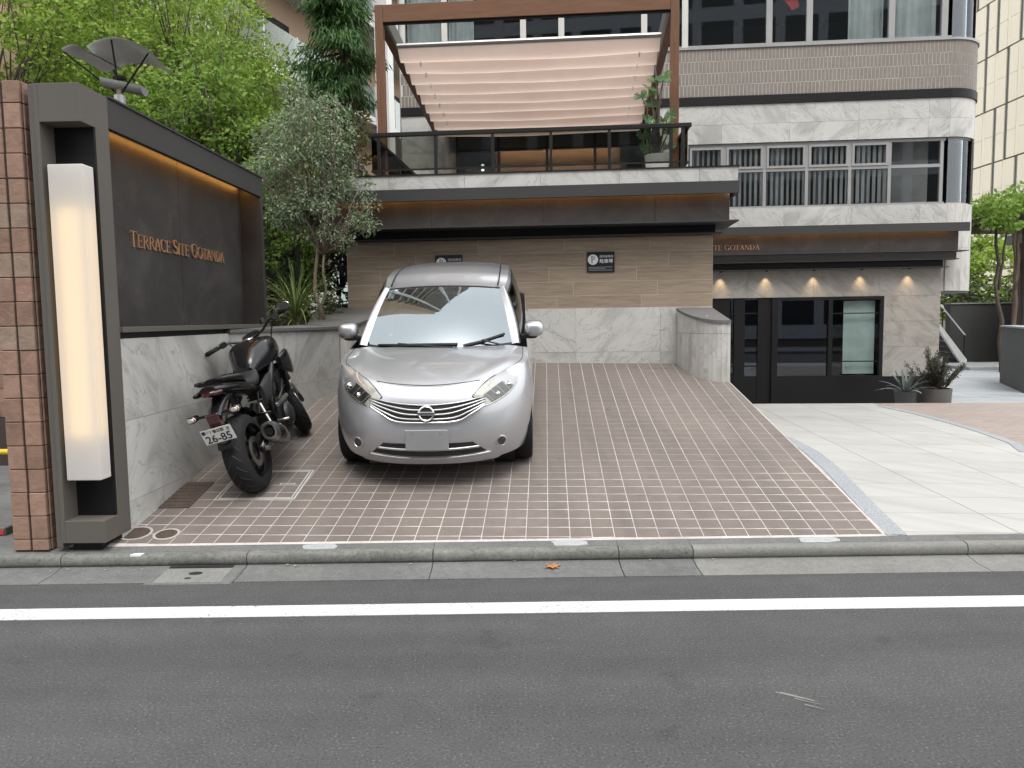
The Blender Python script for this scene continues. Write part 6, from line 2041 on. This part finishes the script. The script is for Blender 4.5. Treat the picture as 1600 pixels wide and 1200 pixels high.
# head lamps
h_hi = [(0.345, 0.745), (0.40, 0.795), (0.47, 0.838), (0.56, 0.866), (0.635, 0.884), (0.695, 0.893)]
h_lo = [(0.440, 0.664), (0.52, 0.684), (0.60, 0.716), (0.655, 0.752), (0.688, 0.795), (0.705, 0.852)]
for sg_ in (-1, 1):
    hl = fpatch(h_lo, h_hi, 0.0025, 26, 8, 0.02, sg_).build('headlight', 'lamp_back', car, smooth=40)
    fpatch(h_lo, h_hi, 0.0045, 18, 5, 0.002, sg_, 0.08, 0.62, 0.16, 0.97).build('lamp_bezel', 'lamp_dark', hl, smooth=40)
    for (y, z, r_) in ((0.535, 0.738, 0.019), (0.625, 0.785, 0.022)):
        c = fpt(sg_ * y, z, 0.003)
        MB().lathe([(r_ * 1.25, 0.0), (r_ * 1.2, 0.006), (r_, 0.008), (r_ * 0.8, 0.004), (r_ * 0.5, 0.012), (0.0005, 0.016)], 20, Matrix.Translation(c) @ Matrix.Rotation(R(-65), 4, 'Y') @ Matrix.Rotation(sg_ * R(30), 4, 'X')).build('projector', 'chrome', hl, smooth=40)
    fline([tuple(a + (b - a) * 0.04 for a, b in zip((sg_ * p[0], p[1]), (sg_ * q[0], q[1]))) for p, q in zip(h_lo, h_hi)], 0.006, 0.004, 24).build('lamp_trim', 'chrome', hl, smooth=True)
    fpatch(h_lo, h_hi, 0.014, 26, 8, 0.013, sg_).build('lens', 'lens', hl, smooth=40)
    ol = [(sg_ * p[0], p[1]) for p in h_lo] + [(sg_ * p[0], p[1]) for p in h_hi[::-1]] + [(sg_ * h_lo[0][0], h_lo[0][1])]
    MB().tube([tuple(fpt(ol[k][0] + (ol[k + 1][0] - ol[k][0]) * q / 3, ol[k][1] + (ol[k + 1][1] - ol[k][1]) * q / 3, 0.0025)) for k in range(len(ol) - 1) for q in range(3)], 0.0035, 5).build('lamp_gap', 'gap', hl)
    for q in range(7):
        y_, z_ = curve(h_lo, 0.20 + 0.11 * q)
        y2, z2 = curve(h_hi, 0.20 + 0.11 * q)
        fline([(sg_ * (y_ + (y2 - y_) * t_), z_ + (z2 - z_) * t_) for t_ in (0.12, 0.35, 0.60)], 0.0022, 0.005, 6).build('lamp_rib', 'satin', hl)
    # fog lamp in its dished corner
    fc = fpt(sg_ * 0.560, 0.370, 0.002)
    FM = Matrix.Translation(fc) @ Matrix.Rotation(R(-90), 4, 'Y') @ Matrix.Rotation(-sg_ * R(26), 4, 'X')
    fo = MB().lathe([(0.046, -0.006), (0.047, 0.006), (0.038, 0.009), (0.034, 0.002), (0.0005, 0.004)], 24, FM).build('fog_lamp', 'satin', car, smooth=40)
    MB().lathe([(0.033, 0.003), (0.030, 0.006), (0.0005, 0.008)], 20, FM).build('fog_lens', 'lamp_dark', fo, smooth=40)
# lower intake
l_hi = [(-0.345, 0.400), (-0.15, 0.398), (0, 0.397), (0.15, 0.398), (0.345, 0.400)]
l_lo = [(-0.445, 0.306), (-0.22, 0.290), (0, 0.284), (0.22, 0.290), (0.445, 0.306)]
li = fpatch(l_lo, l_hi, 0.003, 34, 5).build('lower_intake', 'gap', car, smooth=40)
mid = [tuple(a + (b - a) * 0.55 for a, b in zip(p, q)) for p, q in zip(l_lo, l_hi)]
fline(mid, 0.011, 0.004, 34).build('intake_bar', 'satin', li, smooth=True)
fline([(-0.475, 0.290), (-0.22, 0.272), (0, 0.266), (0.22, 0.272), (0.475, 0.290)], 0.012, 0.004, 34).build('intake_lip', 'satin', li, smooth=True)
# plate on its pad
fpatch([(-0.245, 0.405), (0, 0.405), (0.245, 0.405)], [(-0.245, 0.515), (0, 0.515), (0.245, 0.515)], 0.006, 20, 4).build('plate_pad', 'paint', car, smooth=40)
pl = MB().box(-0.012, 0.0, -0.165, 0.165, -0.0825, 0.0825).build('number_plate', 'plate_blank', car, bevel=0.004)
pl.matrix_basis = Matrix.Translation((-0.014, 0, 0.438)) @ Matrix.Rotation(R(-3), 4, 'Y')
for y in (-0.105, 0.105):
    MB().lathe([(0.0005, 0.004), (0.008, 0.003), (0.008, 0.0)], 10, Matrix.Translation((-0.012, y, 0.058)) @ Matrix.Rotation(R(-90), 4, 'Y')).build('bolt', 'satin', pl)
# bonnet shut line and bumper shut lines
def on_hood(x, y):
    c = min((abs(skirt_pt(q, 1.0)[0] - x), q) for q in rows)[1]
    p = skirt_pt(c, 1.0)
    return Vector((x, y, hood_z(x, min(1, y / p[1]) if p[1] > 0.01 else 0, smooth_tab(ZB, x), p[1])))
pts = [on_hood(x, y) + Vector((-0.0015, 0, 0.0006)) for y, x in [(-0.40, .232), (-0.3, .198), (-0.2, .176), (-0.1, .163), (0, .158), (0.1, .163), (0.2, .176), (0.3, .198), (0.40, .232)]]
MB().tube(pts, 0.0032, 5).build('bonnet_gap', 'gap', car)
for sg_ in (-1, 1):
    pts = [Vector(skirt_pt(c, 1.0)) for c in rows if skirt_pt(c, 1.0)[0] > 0.50]
    MB().tube([Vector((p.x, sg_ * (p.y - 0.045), hood_z(p.x, (p.y - 0.045) / p.y, p.z, p.y) + 0.0006)) for p in pts], 0.003, 5).build('wing_gap', 'gap', car)
# wipers
def on_screen(s, t, o=0.022):
    return tuple(screen(s, t) + Vector((-0.5, 0, 0.87)) * o)
for (pts, nm) in (([(0.76, 0.015), (0.5, 0.035), (0.2, 0.05), (-0.25, 0.05)], 'wiper'), ([(-0.32, 0.03), (-0.55, 0.065), (-0.84, 0.135)], 'wiper')):
    w_ = MB().tube([on_screen(s, t, 0.014) for s, t in pts], 0.011, 6).build(nm, 'black_plastic', car)
    a, b = pts[-1], pts[0]
    MB().tube([on_screen(pts[1][0], pts[1][1], 0.03), on_screen(pts[-1][0] * 0.9, 0.0, 0.02)], 0.008, 6).build('wiper_arm', 'black_plastic', w_)
# wheels
for xa in (0.82, 3.42):
    for sg_ in (-1, 1):
        wm_ = Matrix.Translation((xa, sg_ * 0.722, 0.296)) @ Matrix.Rotation(R(90) * -sg_, 4, 'X')
        w_ = MB().lathe([(0.20, -0.085), (0.27, -0.092), (0.288, -0.082), (0.296, -0.06), (0.297, 0.0), (0.296, 0.06), (0.288, 0.082), (0.27, 0.092), (0.20, 0.085)], 40, wm_, closed=True).build('tyre', 'rubber', car, smooth=40)
        MB().lathe([(0.205, -0.06), (0.205, 0.075), (0.195, 0.08), (0.185, 0.05), (0.0005, 0.055)], 36, wm_).build('rim', 'satin', w_, smooth=40)
        for k in range(7):
            MB().box(0.04, 0.19, -0.022, 0.022, 0.056, 0.075, wm_ @ Matrix.Rotation(2 * math.pi * k / 7, 4, 'Z')).build('spoke', 'satin', w_)
# ------------------------------------------------------------------ black motorcycle on its stand
M['bike_black'] = plain('gloss_black', (0.006, 0.006, 0.007), 0.25, 0, 0.1, 5, spec=0.4, coat=0.4)
M['bike_grey'] = plain('dark_plastic_panel', (0.020, 0.021, 0.023), 0.5)
M['bike_metal'] = plain('dark_engine_metal', (0.016, 0.016, 0.017), 0.5, 0.3, 0.2, 12)
M['bike_silver'] = plain('brushed_steel', (0.42, 0.40, 0.37), 0.3, 0.9, 0.08, 9)
M['exhaust_tip'] = plain('exhaust_tip', (0.30, 0.30, 0.30), 0.35, 0.9, 0.1, 12)
M['tail_red'] = plain('tail_lamp_red', (0.055, 0.004, 0.007), 0.15, 0, 0.1, 6, coat=1.0)
M['amber_clear'] = plain('clear_indicator', (0.55, 0.50, 0.45), 0.15, 0.2)
M['plate_white'] = plain('plate_white', (0.70, 0.71, 0.69), 0.5, 0, 0.03)
M['plate_blue'] = plain('plate_sticker_blue', (0.03, 0.03, 0.12), 0.5)
M['pink'] = plain('plate_flower', (0.70, 0.45, 0.45), 0.6)
rearc = Vector((-1.995, 5.985, 0)); rearc.z = ramp_z(rearc.x, rearc.y)
frontc = Vector((-2.045, 7.40, 0)); frontc.z = ramp_z(frontc.x, frontc.y)
bx = (frontc - rearc).normalized()
by = Vector((0, 0, 1)).cross(bx).normalized()
bz = bx.cross(by)
BM = Matrix(((bx.x, by.x, bz.x, rearc.x), (bx.y, by.y, bz.y, rearc.y), (bx.z, by.z, bz.z, rearc.z), (0, 0, 0, 1))) @ Matrix.Rotation(R(-15), 4, 'X')
bk = thing('motorcycle', 'black naked motorcycle leaning on its stand beside the marble wall', 'motorcycle', BM)
def wheel(xc, rad, hw, rimr, name, mat4):
    """tyre turned about the local y axis"""
    T_ = mat4 @ Matrix.Rotation(R(90), 4, 'X')
    prof = []
    for k in range(13):
        a = -math.pi / 2 + math.pi * k / 12
        prof.append((rimr + (rad - rimr) * max(0.0, math.cos(a)) ** 0.62, hw * math.sin(a)))
    prof += [(rimr - 0.006, hw * 0.7), (rimr - 0.006, -hw * 0.7)]
    w_ = MB().lathe(prof, 48, T_, closed=True).build('tyre', 'rubber', bk, smooth=50)
    # tread grooves as thin raised ribs of darker rubber are too fine; shallow sipes instead
    mb = MB()
    for k in range(22):
        a = 2 * math.pi * k / 22
        for s in (-1, 1):
            pts = []
            for q in range(4):
                h = s * hw * (0.12 + 0.20 * q)
                rr = rimr + (rad - rimr) * max(0, math.cos(math.asin(min(1, abs(h) / hw)))) ** 0.62 + 0.0006
                aa = a + 0.07 * q + (0.14 if s < 0 else 0)
                pts.append((rr * math.cos(aa), rr * math.sin(aa), h))
            mb.tube(pts, 0.0035, 4, mat=T_)
    mb.build('tread', 'black_plastic', w_)
    MB().lathe([(rimr - 0.005, -hw * 0.62), (rimr - 0.02, -hw * 0.5), (rimr - 0.026, 0), (rimr - 0.02, hw * 0.5), (rimr - 0.005, hw * 0.62)], 40, T_).build('rim', 'bike_black', w_, smooth=40)
    for k in range(5):
        for dd in (-0.13, 0.13):
            a = 2 * math.pi * k / 5
            MB().tube([(0.045 * math.cos(a), 0.045 * math.sin(a), 0.01), ((rimr - 0.02) * math.cos(a + dd), (rimr - 0.02) * math.sin(a + dd), 0.0)], [0.014, 0.010], 6, mat=T_).build('spoke', 'bike_black', w_)
    MB().lathe([(0.0005, -0.06), (0.05, -0.06), (0.05, 0.06), (0.0005, 0.06)], 18, T_).build('hub', 'bike_metal', w_)
    for s in ((1,) if name == 'rear' else (-1, 1)):
        MB().lathe([(0.075, s * 0.072), (0.12 if name == 'rear' else 0.148, s * 0.072), (0.12 if name == 'rear' else 0.148, s * 0.077), (0.075, s * 0.077)], 30, T_, closed=True).build('brake_disc', 'bike_silver', w_, smooth=40)
    return w_
wheel(0, 0.315, 0.090, 0.222, 'rear', Matrix.Translation((0, 0, 0.315)))
# swing arm, chain side, shock
for s in (-1, 1):
    MB().tube([(0.0, s * 0.125, 0.315), (0.25, s * 0.115, 0.36), (0.52, s * 0.10, 0.42)], [0.024, 0.032, 0.036], 8, flat=1.3).build('swing_arm', 'bike_black', bk, smooth=True)
    MB().lathe([(0.0005, 0), (0.02, 0), (0.02, 0.03), (0.0005, 0.03)], 10, Matrix.Translation((0, s * 0.155, 0.315)) @ Matrix.Rotation(R(90), 4, 'X')).build('axle_nut', 'bike_silver', bk)
MB().tube([(0.30, 0.02, 0.40), (0.55, 0.02, 0.56)], 0.035, 10).build('shock', 'bike_grey', bk)
MB().loft([(0.02, -0.115, 0.405, 0.012, 0.03, 2.5), (0.10, -0.118, 0.40, 0.014, 0.035, 2.5), (0.14, -0.118, 0.395, 0.010, 0.03, 2.5)], 12).build('rear_caliper', 'bike_metal', bk, smooth=40)
# engine, frame, radiator
for s in (-1, 1):
    for k in range(6):
        a = 2 * math.pi * k / 6 + 0.3
        MB().lathe([(0.0005, 0.008), (0.009, 0.008), (0.010, 0.0)], 8, Matrix.Translation((0.66 + 0.086 * math.cos(a), s * 0.214, 0.40 + 0.086 * math.sin(a))) @ Matrix.Rotation(-s * R(90), 4, 'X')).build('cover_bolt', 'bike_silver', bk)
    MB().tube([(0.55, s * 0.19, 0.55), (0.68, s * 0.205, 0.60), (0.84, s * 0.18, 0.66)], 0.011, 6).build('hose', 'black_plastic', bk, smooth=True)
MB().box(0.50, 0.80, -0.17, 0.17, 0.24, 0.30).build('oil_pan', 'bike_metal', bk, bevel=0.015)
MB().box(0.52, 0.86, -0.185, 0.185, 0.50, 0.535).build('case_flange', 'bike_silver', bk, bevel=0.006)
MB().loft([(0.48, 0, 0.40, 0.13, 0.09, 5), (0.55, 0, 0.40, 0.175, 0.125, 5), (0.76, 0, 0.40, 0.185, 0.13, 5), (0.88, 0, 0.42, 0.16, 0.11, 5), (0.93, 0, 0.44, 0.12, 0.08, 5)], 24).build('engine', 'bike_metal', bk, smooth=45)
for s in (-1, 1):
    MB().lathe([(0.0005, 0.03), (0.075, 0.03), (0.095, 0.015), (0.10, 0.0)], 24, Matrix.Translation((0.66, s * 0.20, 0.40)) @ Matrix.Rotation(-s * R(90), 4, 'X')).build('engine_cover', 'bike_grey', bk, smooth=40)
for k in range(6):
    MB().loft([(0.80, 0, 0.56 + 0.03 * k, 0.155, 0.009, 4), (0.98, 0, 0.59 + 0.03 * k, 0.155, 0.009, 4)], 12).build('cylinder_fin', 'bike_metal', bk)
MB().loft([(0.82, 0, 0.66, 0.13, 0.11, 3), (0.96, 0, 0.69, 0.13, 0.11, 3)], 14).build('cylinder', 'bike_metal', bk, smooth=40)
for s in (-1, 1):
    MB().tube([(0.50, s * 0.13, 0.42), (0.56, s * 0.15, 0.66), (0.80, s * 0.15, 0.80), (1.06, s * 0.06, 0.93)], [0.03, 0.03, 0.028, 0.03], 8, flat=1.3).build('frame_spar', 'bike_black', bk, smooth=True)
    MB().tube([(0.52, s * 0.12, 0.68), (0.20, s * 0.10, 0.80), (-0.12, s * 0.06, 0.86)], [0.018, 0.016, 0.013], 7).build('sub_frame', 'bike_black', bk, smooth=True)
    MB().tube([(0.50, s * 0.15, 0.40), (0.36, s * 0.20, 0.42), (0.36, s * 0.29, 0.42)], 0.012, 7).build('foot_peg', 'bike_silver', bk, smooth=True)
    MB().tube([(0.36, s * 0.12, 0.70), (0.16, s * 0.14, 0.56), (0.17, s * 0.23, 0.55)], 0.010, 7).build('pillion_peg', 'bike_black', bk, smooth=True)
    MB().loft([(0.42, s * 0.13, 0.66, 0.018, 0.075, 2.6), (0.56, s * 0.155, 0.68, 0.024, 0.10, 2.6), (0.68, s * 0.15, 0.70, 0.02, 0.085, 2.6)], 14).build('side_panel', 'bike_grey', bk, smooth=45)
    # radiator shroud beside the tank
    MB().loft([(0.90, s * 0.20, 0.80, 0.02, 0.06, 2.4), (1.02, s * 0.225, 0.78, 0.03, 0.11, 2.4), (1.15, s * 0.205, 0.76, 0.025, 0.12, 2.4), (1.22, s * 0.175, 0.74, 0.012, 0.08, 2.4)], 16).build('shroud', 'bike_black', bk, smooth=45)
    MB().tube([(1.13, s * 0.22, 0.86), (1.17, s * 0.20, 0.68)], 0.012, 6).build('shroud_trim', 'bike_silver', bk)
MB().box(1.06, 1.10, -0.16, 0.16, 0.52, 0.78).build('radiator', 'bike_metal', bk, bevel=0.006)
for s in (-0.06, 0.06):
    MB().tube([(0.98, s, 0.62), (1.10, s * 1.2, 0.50), (1.02, s * 1.3, 0.30), (0.70, s, 0.24), (0.45, -0.06, 0.26)], 0.021, 8).build('header_pipe', 'bike_metal', bk, smooth=True)
# silencer, low on the right
MB().loft([(0.46, -0.14, 0.27, 0.05, 0.05, 2.4), (0.34, -0.185, 0.31, 0.075, 0.085, 2.4), (0.18, -0.205, 0.375, 0.078, 0.092, 2.4), (0.08, -0.21, 0.415, 0.070, 0.085, 2.4)], 20).build('silencer', 'bike_black', bk, smooth=45)
tip = MB().loft([(0.085, -0.21, 0.413, 0.072, 0.087, 2.4), (0.03, -0.213, 0.437, 0.060, 0.072, 2.4), (0.028, -0.213, 0.437, 0.045, 0.055, 2.4), (0.07, -0.21, 0.42, 0.03, 0.038, 2.2)], 20, cap=False).build('silencer_tip', 'exhaust_tip', bk, smooth=40)
MB().loft([(0.045, -0.211, 0.43, 0.028, 0.034, 2), (0.075, -0.21, 0.42, 0.028, 0.034, 2)], 16).build('exhaust_hole', 'dark_in', tip)
MB().tube([(0.20, -0.19, 0.46), (0.26, -0.14, 0.62)], 0.012, 6).build('silencer_bracket', 'bike_silver', bk)
# tank
MB().loft([(0.56, 0, 0.845, 0.075, 0.045, 2.6), (0.63, 0, 0.87, 0.10, 0.085, 2.8), (0.70, 0, 0.90, 0.125, 0.115, 3.0), (0.80, 0, 0.925, 0.175, 0.130, 3.2), (0.92, 0, 0.935, 0.200, 0.128, 3.4), (1.04, 0, 0.935, 0.190, 0.118, 3.2), (1.12, 0, 0.93, 0.15, 0.095, 2.8), (1.17, 0, 0.92, 0.10, 0.065, 2.5)], 28).build('fuel_tank', 'bike_black', bk, smooth=50)
MB().lathe([(0.0005, 0.008), (0.04, 0.008), (0.045, 0.0)], 20, Matrix.Translation((0.93, 0, 1.068))).build('fuel_cap', 'bike_silver', bk)
for s in (-1, 1):
    MB().tube([(0.80, s * 0.12, 1.015), (0.95, s * 0.15, 1.02), (1.08, s * 0.14, 0.995)], 0.006, 6).build('tank_trim', 'bike_silver', bk)
# seats and tail
MB().loft([(0.60, 0, 0.83, 0.09, 0.045, 2.5), (0.52, 0, 0.80, 0.12, 0.045, 2.6), (0.40, 0, 0.785, 0.145, 0.045, 2.8), (0.28, 0, 0.80, 0.135, 0.05, 2.8), (0.22, 0, 0.83, 0.115, 0.05, 2.6)], 20).build('rider_seat', 'bike_grey', bk, smooth=45)
MB().loft([(0.24, 0, 0.86, 0.11, 0.05, 2.6), (0.14, 0, 0.895, 0.12, 0.045, 2.8), (0.0, 0, 0.925, 0.11, 0.04, 2.8), (-0.12, 0, 0.945, 0.075, 0.025, 2.4)], 18).build('pillion_seat', 'bike_black', bk, smooth=45)
MB().loft([(0.34, 0, 0.755, 0.13, 0.05, 2.4), (0.18, 0, 0.80, 0.14, 0.055, 2.3), (0.0, 0, 0.85, 0.135, 0.055, 2.2), (-0.16, 0, 0.89, 0.11, 0.05, 2.1), (-0.27, 0, 0.915, 0.062, 0.028, 2.0)], 20).build('tail_cowl', 'bike_black', bk, smooth=50)
for s in (-1, 1):
    MB().tube([(0.10, s * 0.15, 0.90), (0.0, s * 0.165, 0.925), (-0.12, s * 0.13, 0.955), (-0.17, s * 0.05, 0.965)], 0.013, 7).build('grab_rail', 'bike_grey', bk, smooth=True)
tl = MB().loft([(-0.215, 0, 0.880, 0.085, 0.030, 2.2), (-0.27, 0, 0.888, 0.060, 0.024, 2.2), (-0.30, 0, 0.893, 0.028, 0.014, 2.0)], 18).build('tail_lamp', 'tail_red', bk, smooth=50)
MB().loft([(-0.20, 0.095, 0.890, 0.025, 0.02, 2.2), (-0.26, 0.098, 0.894, 0.022, 0.018, 2.2), (-0.285, 0.10, 0.896, 0.012, 0.012, 2)], 12).build('tail_tip', 'bike_black', bk, smooth=40)
# plate hanger with indicators, reflector and plate
MB().loft([(0.0, 0, 0.82, 0.075, 0.035, 2.6), (-0.14, 0, 0.80, 0.06, 0.035, 2.6), (-0.26, 0, 0.755, 0.055, 0.03, 2.6), (-0.325, 0, 0.71, 0.055, 0.03, 2.6)], 14).build('plate_hanger', 'bike_black', bk, smooth=45)
MB().box(-0.02, 0.0, -0.045, 0.045, -0.055, 0.055, Matrix.Translation((-0.340, 0, 0.705)) @ Matrix.Rotation(R(-14), 4, 'Y')).build('reflector', 'tail_red', bk, bevel=0.004)
for s in (-1, 1):
    MB().tube([(-0.28, s * 0.04, 0.735), (-0.295, s * 0.13, 0.743)], 0.011, 7).build('indicator_stalk', 'bike_black', bk)
    io = MB().loft([(-0.345, s * 0.165, 0.745, 0.028, 0.018, 2.2), (-0.325, s * 0.165, 0.745, 0.042, 0.028, 2.4), (-0.27, s * 0.16, 0.745, 0.035, 0.024, 2.3)], 14).build('indicator', 'bike_black', bk, smooth=45)
    MB().loft([(-0.352, s * 0.165, 0.745, 0.020, 0.012, 2.2), (-0.335, s * 0.165, 0.745, 0.036, 0.023, 2.4)], 14).build('indicator_lens', 'amber_clear', io, smooth=45)
PM = Matrix.Translation((-0.372, 0.0, 0.600)) @ Matrix.Rotation(R(-16), 4, 'Y') @ Matrix(((0, 0, -1, 0), (-1, 0, 0, 0), (0, 1, 0, 0), (0, 0, 0, 1)))
# local plate frame: x to the viewer's right, y up, z to the viewer
np_ = MB().box(-0.115, 0.115, -0.0625, 0.0625, -0.002, 0.0, PM).build('number_plate', 'plate_white', bk, bevel=0.0006)
text_mesh('26-85', 0.088, 'plate_number', 'sign_black', np_, PM @ Matrix.Translation((-0.098, -0.052, 0.0008)), 0.190, 0.0005, 0.0012)
text_mesh('1', 0.034, 'plate_class', 'sign_black', np_, PM @ Matrix.Translation((-0.046, 0.026, 0.0008)), None, 0.0005, 0.0004)
text_mesh('春日部', 0.030, 'plate_office', 'sign_black', np_, PM @ Matrix.Translation((-0.026, 0.027, 0.0008)), 0.082, 0.0005, 0.0004)
text_mesh('さ', 0.030, 'plate_kana', 'sign_black', np_, PM @ Matrix.Translation((0.076, 0.026, 0.0008)), None, 0.0005, 0.0006)
MB().box(-0.106, -0.080, 0.026, 0.054, 0.0002, 0.0012, PM).build('plate_sticker', 'plate_blue', np_)
for k in range(4):
    MB().lathe([(0.0005, 0.0008), (0.006, 0.0008)], 8, PM @ Matrix.Translation((-0.070 + 0.008 * (k % 2), 0.036 + 0.010 * (k // 2), 0.0001 * k))).build('plate_flower', 'pink', np_)
MB().loft([(-0.30, 0, 0.62, 0.05, 0.10, 3), (-0.342, 0, 0.605, 0.055, 0.09, 3)], 12).build('plate_back', 'bike_black', bk)
MB().loft([(-0.25, 0, 0.64, 0.06, 0.015, 3), (-0.33, 0, 0.48, 0.06, 0.012, 3)], 10).build('mud_flap', 'bike_black', bk)
MB().grid(lambda u, v: (0.36 * math.cos(R(35 + 65 * u)) * 1.0, (-0.08 + 0.16 * v), 0.315 + 0.355 * math.sin(R(35 + 65 * u))), 10, 3).build('hugger', 'bike_black', bk, smooth=True)
# steering: everything that turns with the bars
rake = R(25)
SA = Vector((-math.sin(rake), 0, math.cos(rake)))
pivot = Vector((1.13, 0, 0.90))
ST = Matrix.Translation(pivot) @ Matrix.Rotation(R(30), 4, SA) @ Matrix.Translation(-pivot)
fw = wheel(1.43, 0.298, 0.060, 0.222, 'front', ST @ Matrix.Translation((1.43, 0, 0.298)))
for s in (-1, 1):
    MB().tube([ST @ Vector((1.43, s * 0.10, 0.298)), ST @ Vector((1.43, s * 0.10, 0.298)).lerp(ST @ Vector((1.145, s * 0.10, 0.91)), 0.45)], 0.030, 10).build('fork_leg', 'bike_silver', bk, smooth=True)
    MB().tube([(ST @ Vector((1.43, s * 0.10, 0.298))).lerp(ST @ Vector((1.145, s * 0.10, 0.91)), 0.40), ST @ Vector((1.10, s * 0.10, 1.0))], 0.026, 10).build('fork_tube', 'bike_black', bk, smooth=True)
    MB().loft([(1.33, s * 0.105, 0.33, 0.02, 0.05, 2.6), (1.40, s * 0.105, 0.37, 0.024, 0.055, 2.6)], 12, ST).build('front_caliper', 'bike_metal', bk, smooth=40)
MB().grid(lambda u, v: tuple(ST @ Vector((1.43 + 0.335 * math.cos(R(35 + 110 * u)), -0.07 + 0.14 * v, 0.298 + 0.335 * math.sin(R(35 + 110 * u)) - 0.025 * (2 * v - 1) ** 2))), 14, 6).build('front_mudguard', 'bike_black', bk, smooth=True)
MB().box(1.05, 1.17, -0.13, 0.13, 0.97, 1.0, ST).build('top_yoke', 'bike_metal', bk, bevel=0.008)
MB().loft([(1.18, 0, 0.92, 0.09, 0.10, 2.4), (1.28, 0, 0.90, 0.11, 0.12, 2.4), (1.36, 0, 0.89, 0.085, 0.10, 2.2)], 16, ST).build('headlight', 'bike_black', bk, smooth=45)
MB().loft([(1.12, 0, 1.07, 0.085, 0.035, 2.6), (1.20, 0, 1.05, 0.08, 0.05, 2.6)], 14, ST).build('instrument', 'bike_black', bk, smooth=45)
bar = [(1.08, 0.0, 1.06), (1.08, 0.10, 1.065), (1.06, 0.20, 1.12), (1.00, 0.36, 1.135), (0.985, 0.41, 1.135)]
full = [(x, -y, z) for x, y, z in bar[::-1]] + bar[1:]
MB().tube([ST @ Vector(p) for p in full], 0.0115, 8).build('handlebar', 'bike_black', bk, smooth=True)
for s in (-1, 1):
    MB().tube([ST @ Vector((1.018, s * 0.30, 1.132)), ST @ Vector((0.985, s * 0.415, 1.135))], 0.019, 10).build('grip', 'rubber', bk, smooth=True)
    MB().loft([(1.0, s * 0.255, 1.13, 0.035, 0.024, 2.8), (1.05, s * 0.255, 1.135, 0.035, 0.024, 2.8)], 12, ST).build('switch_box', 'bike_black', bk, smooth=40)
    MB().tube([ST @ Vector((1.06, s * 0.25, 1.12)), ST @ Vector((1.085, s * 0.30, 1.115)), ST @ Vector((1.055, s * 0.41, 1.115))], 0.007, 6).build('lever', 'bike_metal', bk, smooth=True)
    a, b, c = ST @ Vector((1.05, s * 0.22, 1.14)), ST @ Vector((1.06, s * (0.27 if s < 0 else 0.30), 1.17 if s < 0 else 1.13)), ST @ Vector((1.03, s * (0.33 if s < 0 else 0.44), 1.165 if s < 0 else 1.135))
    mo = MB().tube([a, b, c], [0.007, 0.006, 0.006], 6).build('mirror_stalk', 'bike_black', bk, smooth=True)
    mm = Matrix.Translation(c + Vector((0, s * 0.035, 0.012))) @ Matrix.Rotation(s * R(8), 4, 'Z') @ Matrix.Rotation(R(14), 4, 'Y')
    MB().loft([(0.035, 0, 0, 0.02, 0.012, 2.2), (0.022, 0, 0, 0.055, 0.034, 2.3), (0.0, 0, 0, 0.070, 0.044, 2.4)], 18, mm).build('mirror', 'bike_black', mo, smooth=45)
    MB().loft([(0.0005, 0, 0, 0.066, 0.040, 2.4), (-0.0015, 0, 0, 0.062, 0.037, 2.4)], 18, mm).build('mirror_glass', 'chrome', mo)
for k, s in ((0, -0.12), (1, 0.1)):
    MB().tube([ST @ Vector((1.05, s * 2, 1.10)), ST @ Vector((1.16, s * 1.6, 1.03)), Vector((1.14, s * 0.6, 0.86))], 0.006, 6).build('cable', 'black_plastic', bk, smooth=True)
MB().lathe([(0.0005, 0), (0.026, 0), (0.026, 0.045), (0.0005, 0.045)], 14, ST @ Matrix.Translation((1.09, -0.15, 1.12))).build('brake_reservoir', 'bike_grey', bk)
# side stand on the left
MB().tube([(0.56, 0.14, 0.30), (0.52, 0.22, 0.14), (0.50, 0.275, 0.0695)], 0.012, 7).build('side_stand', 'bike_black', bk)
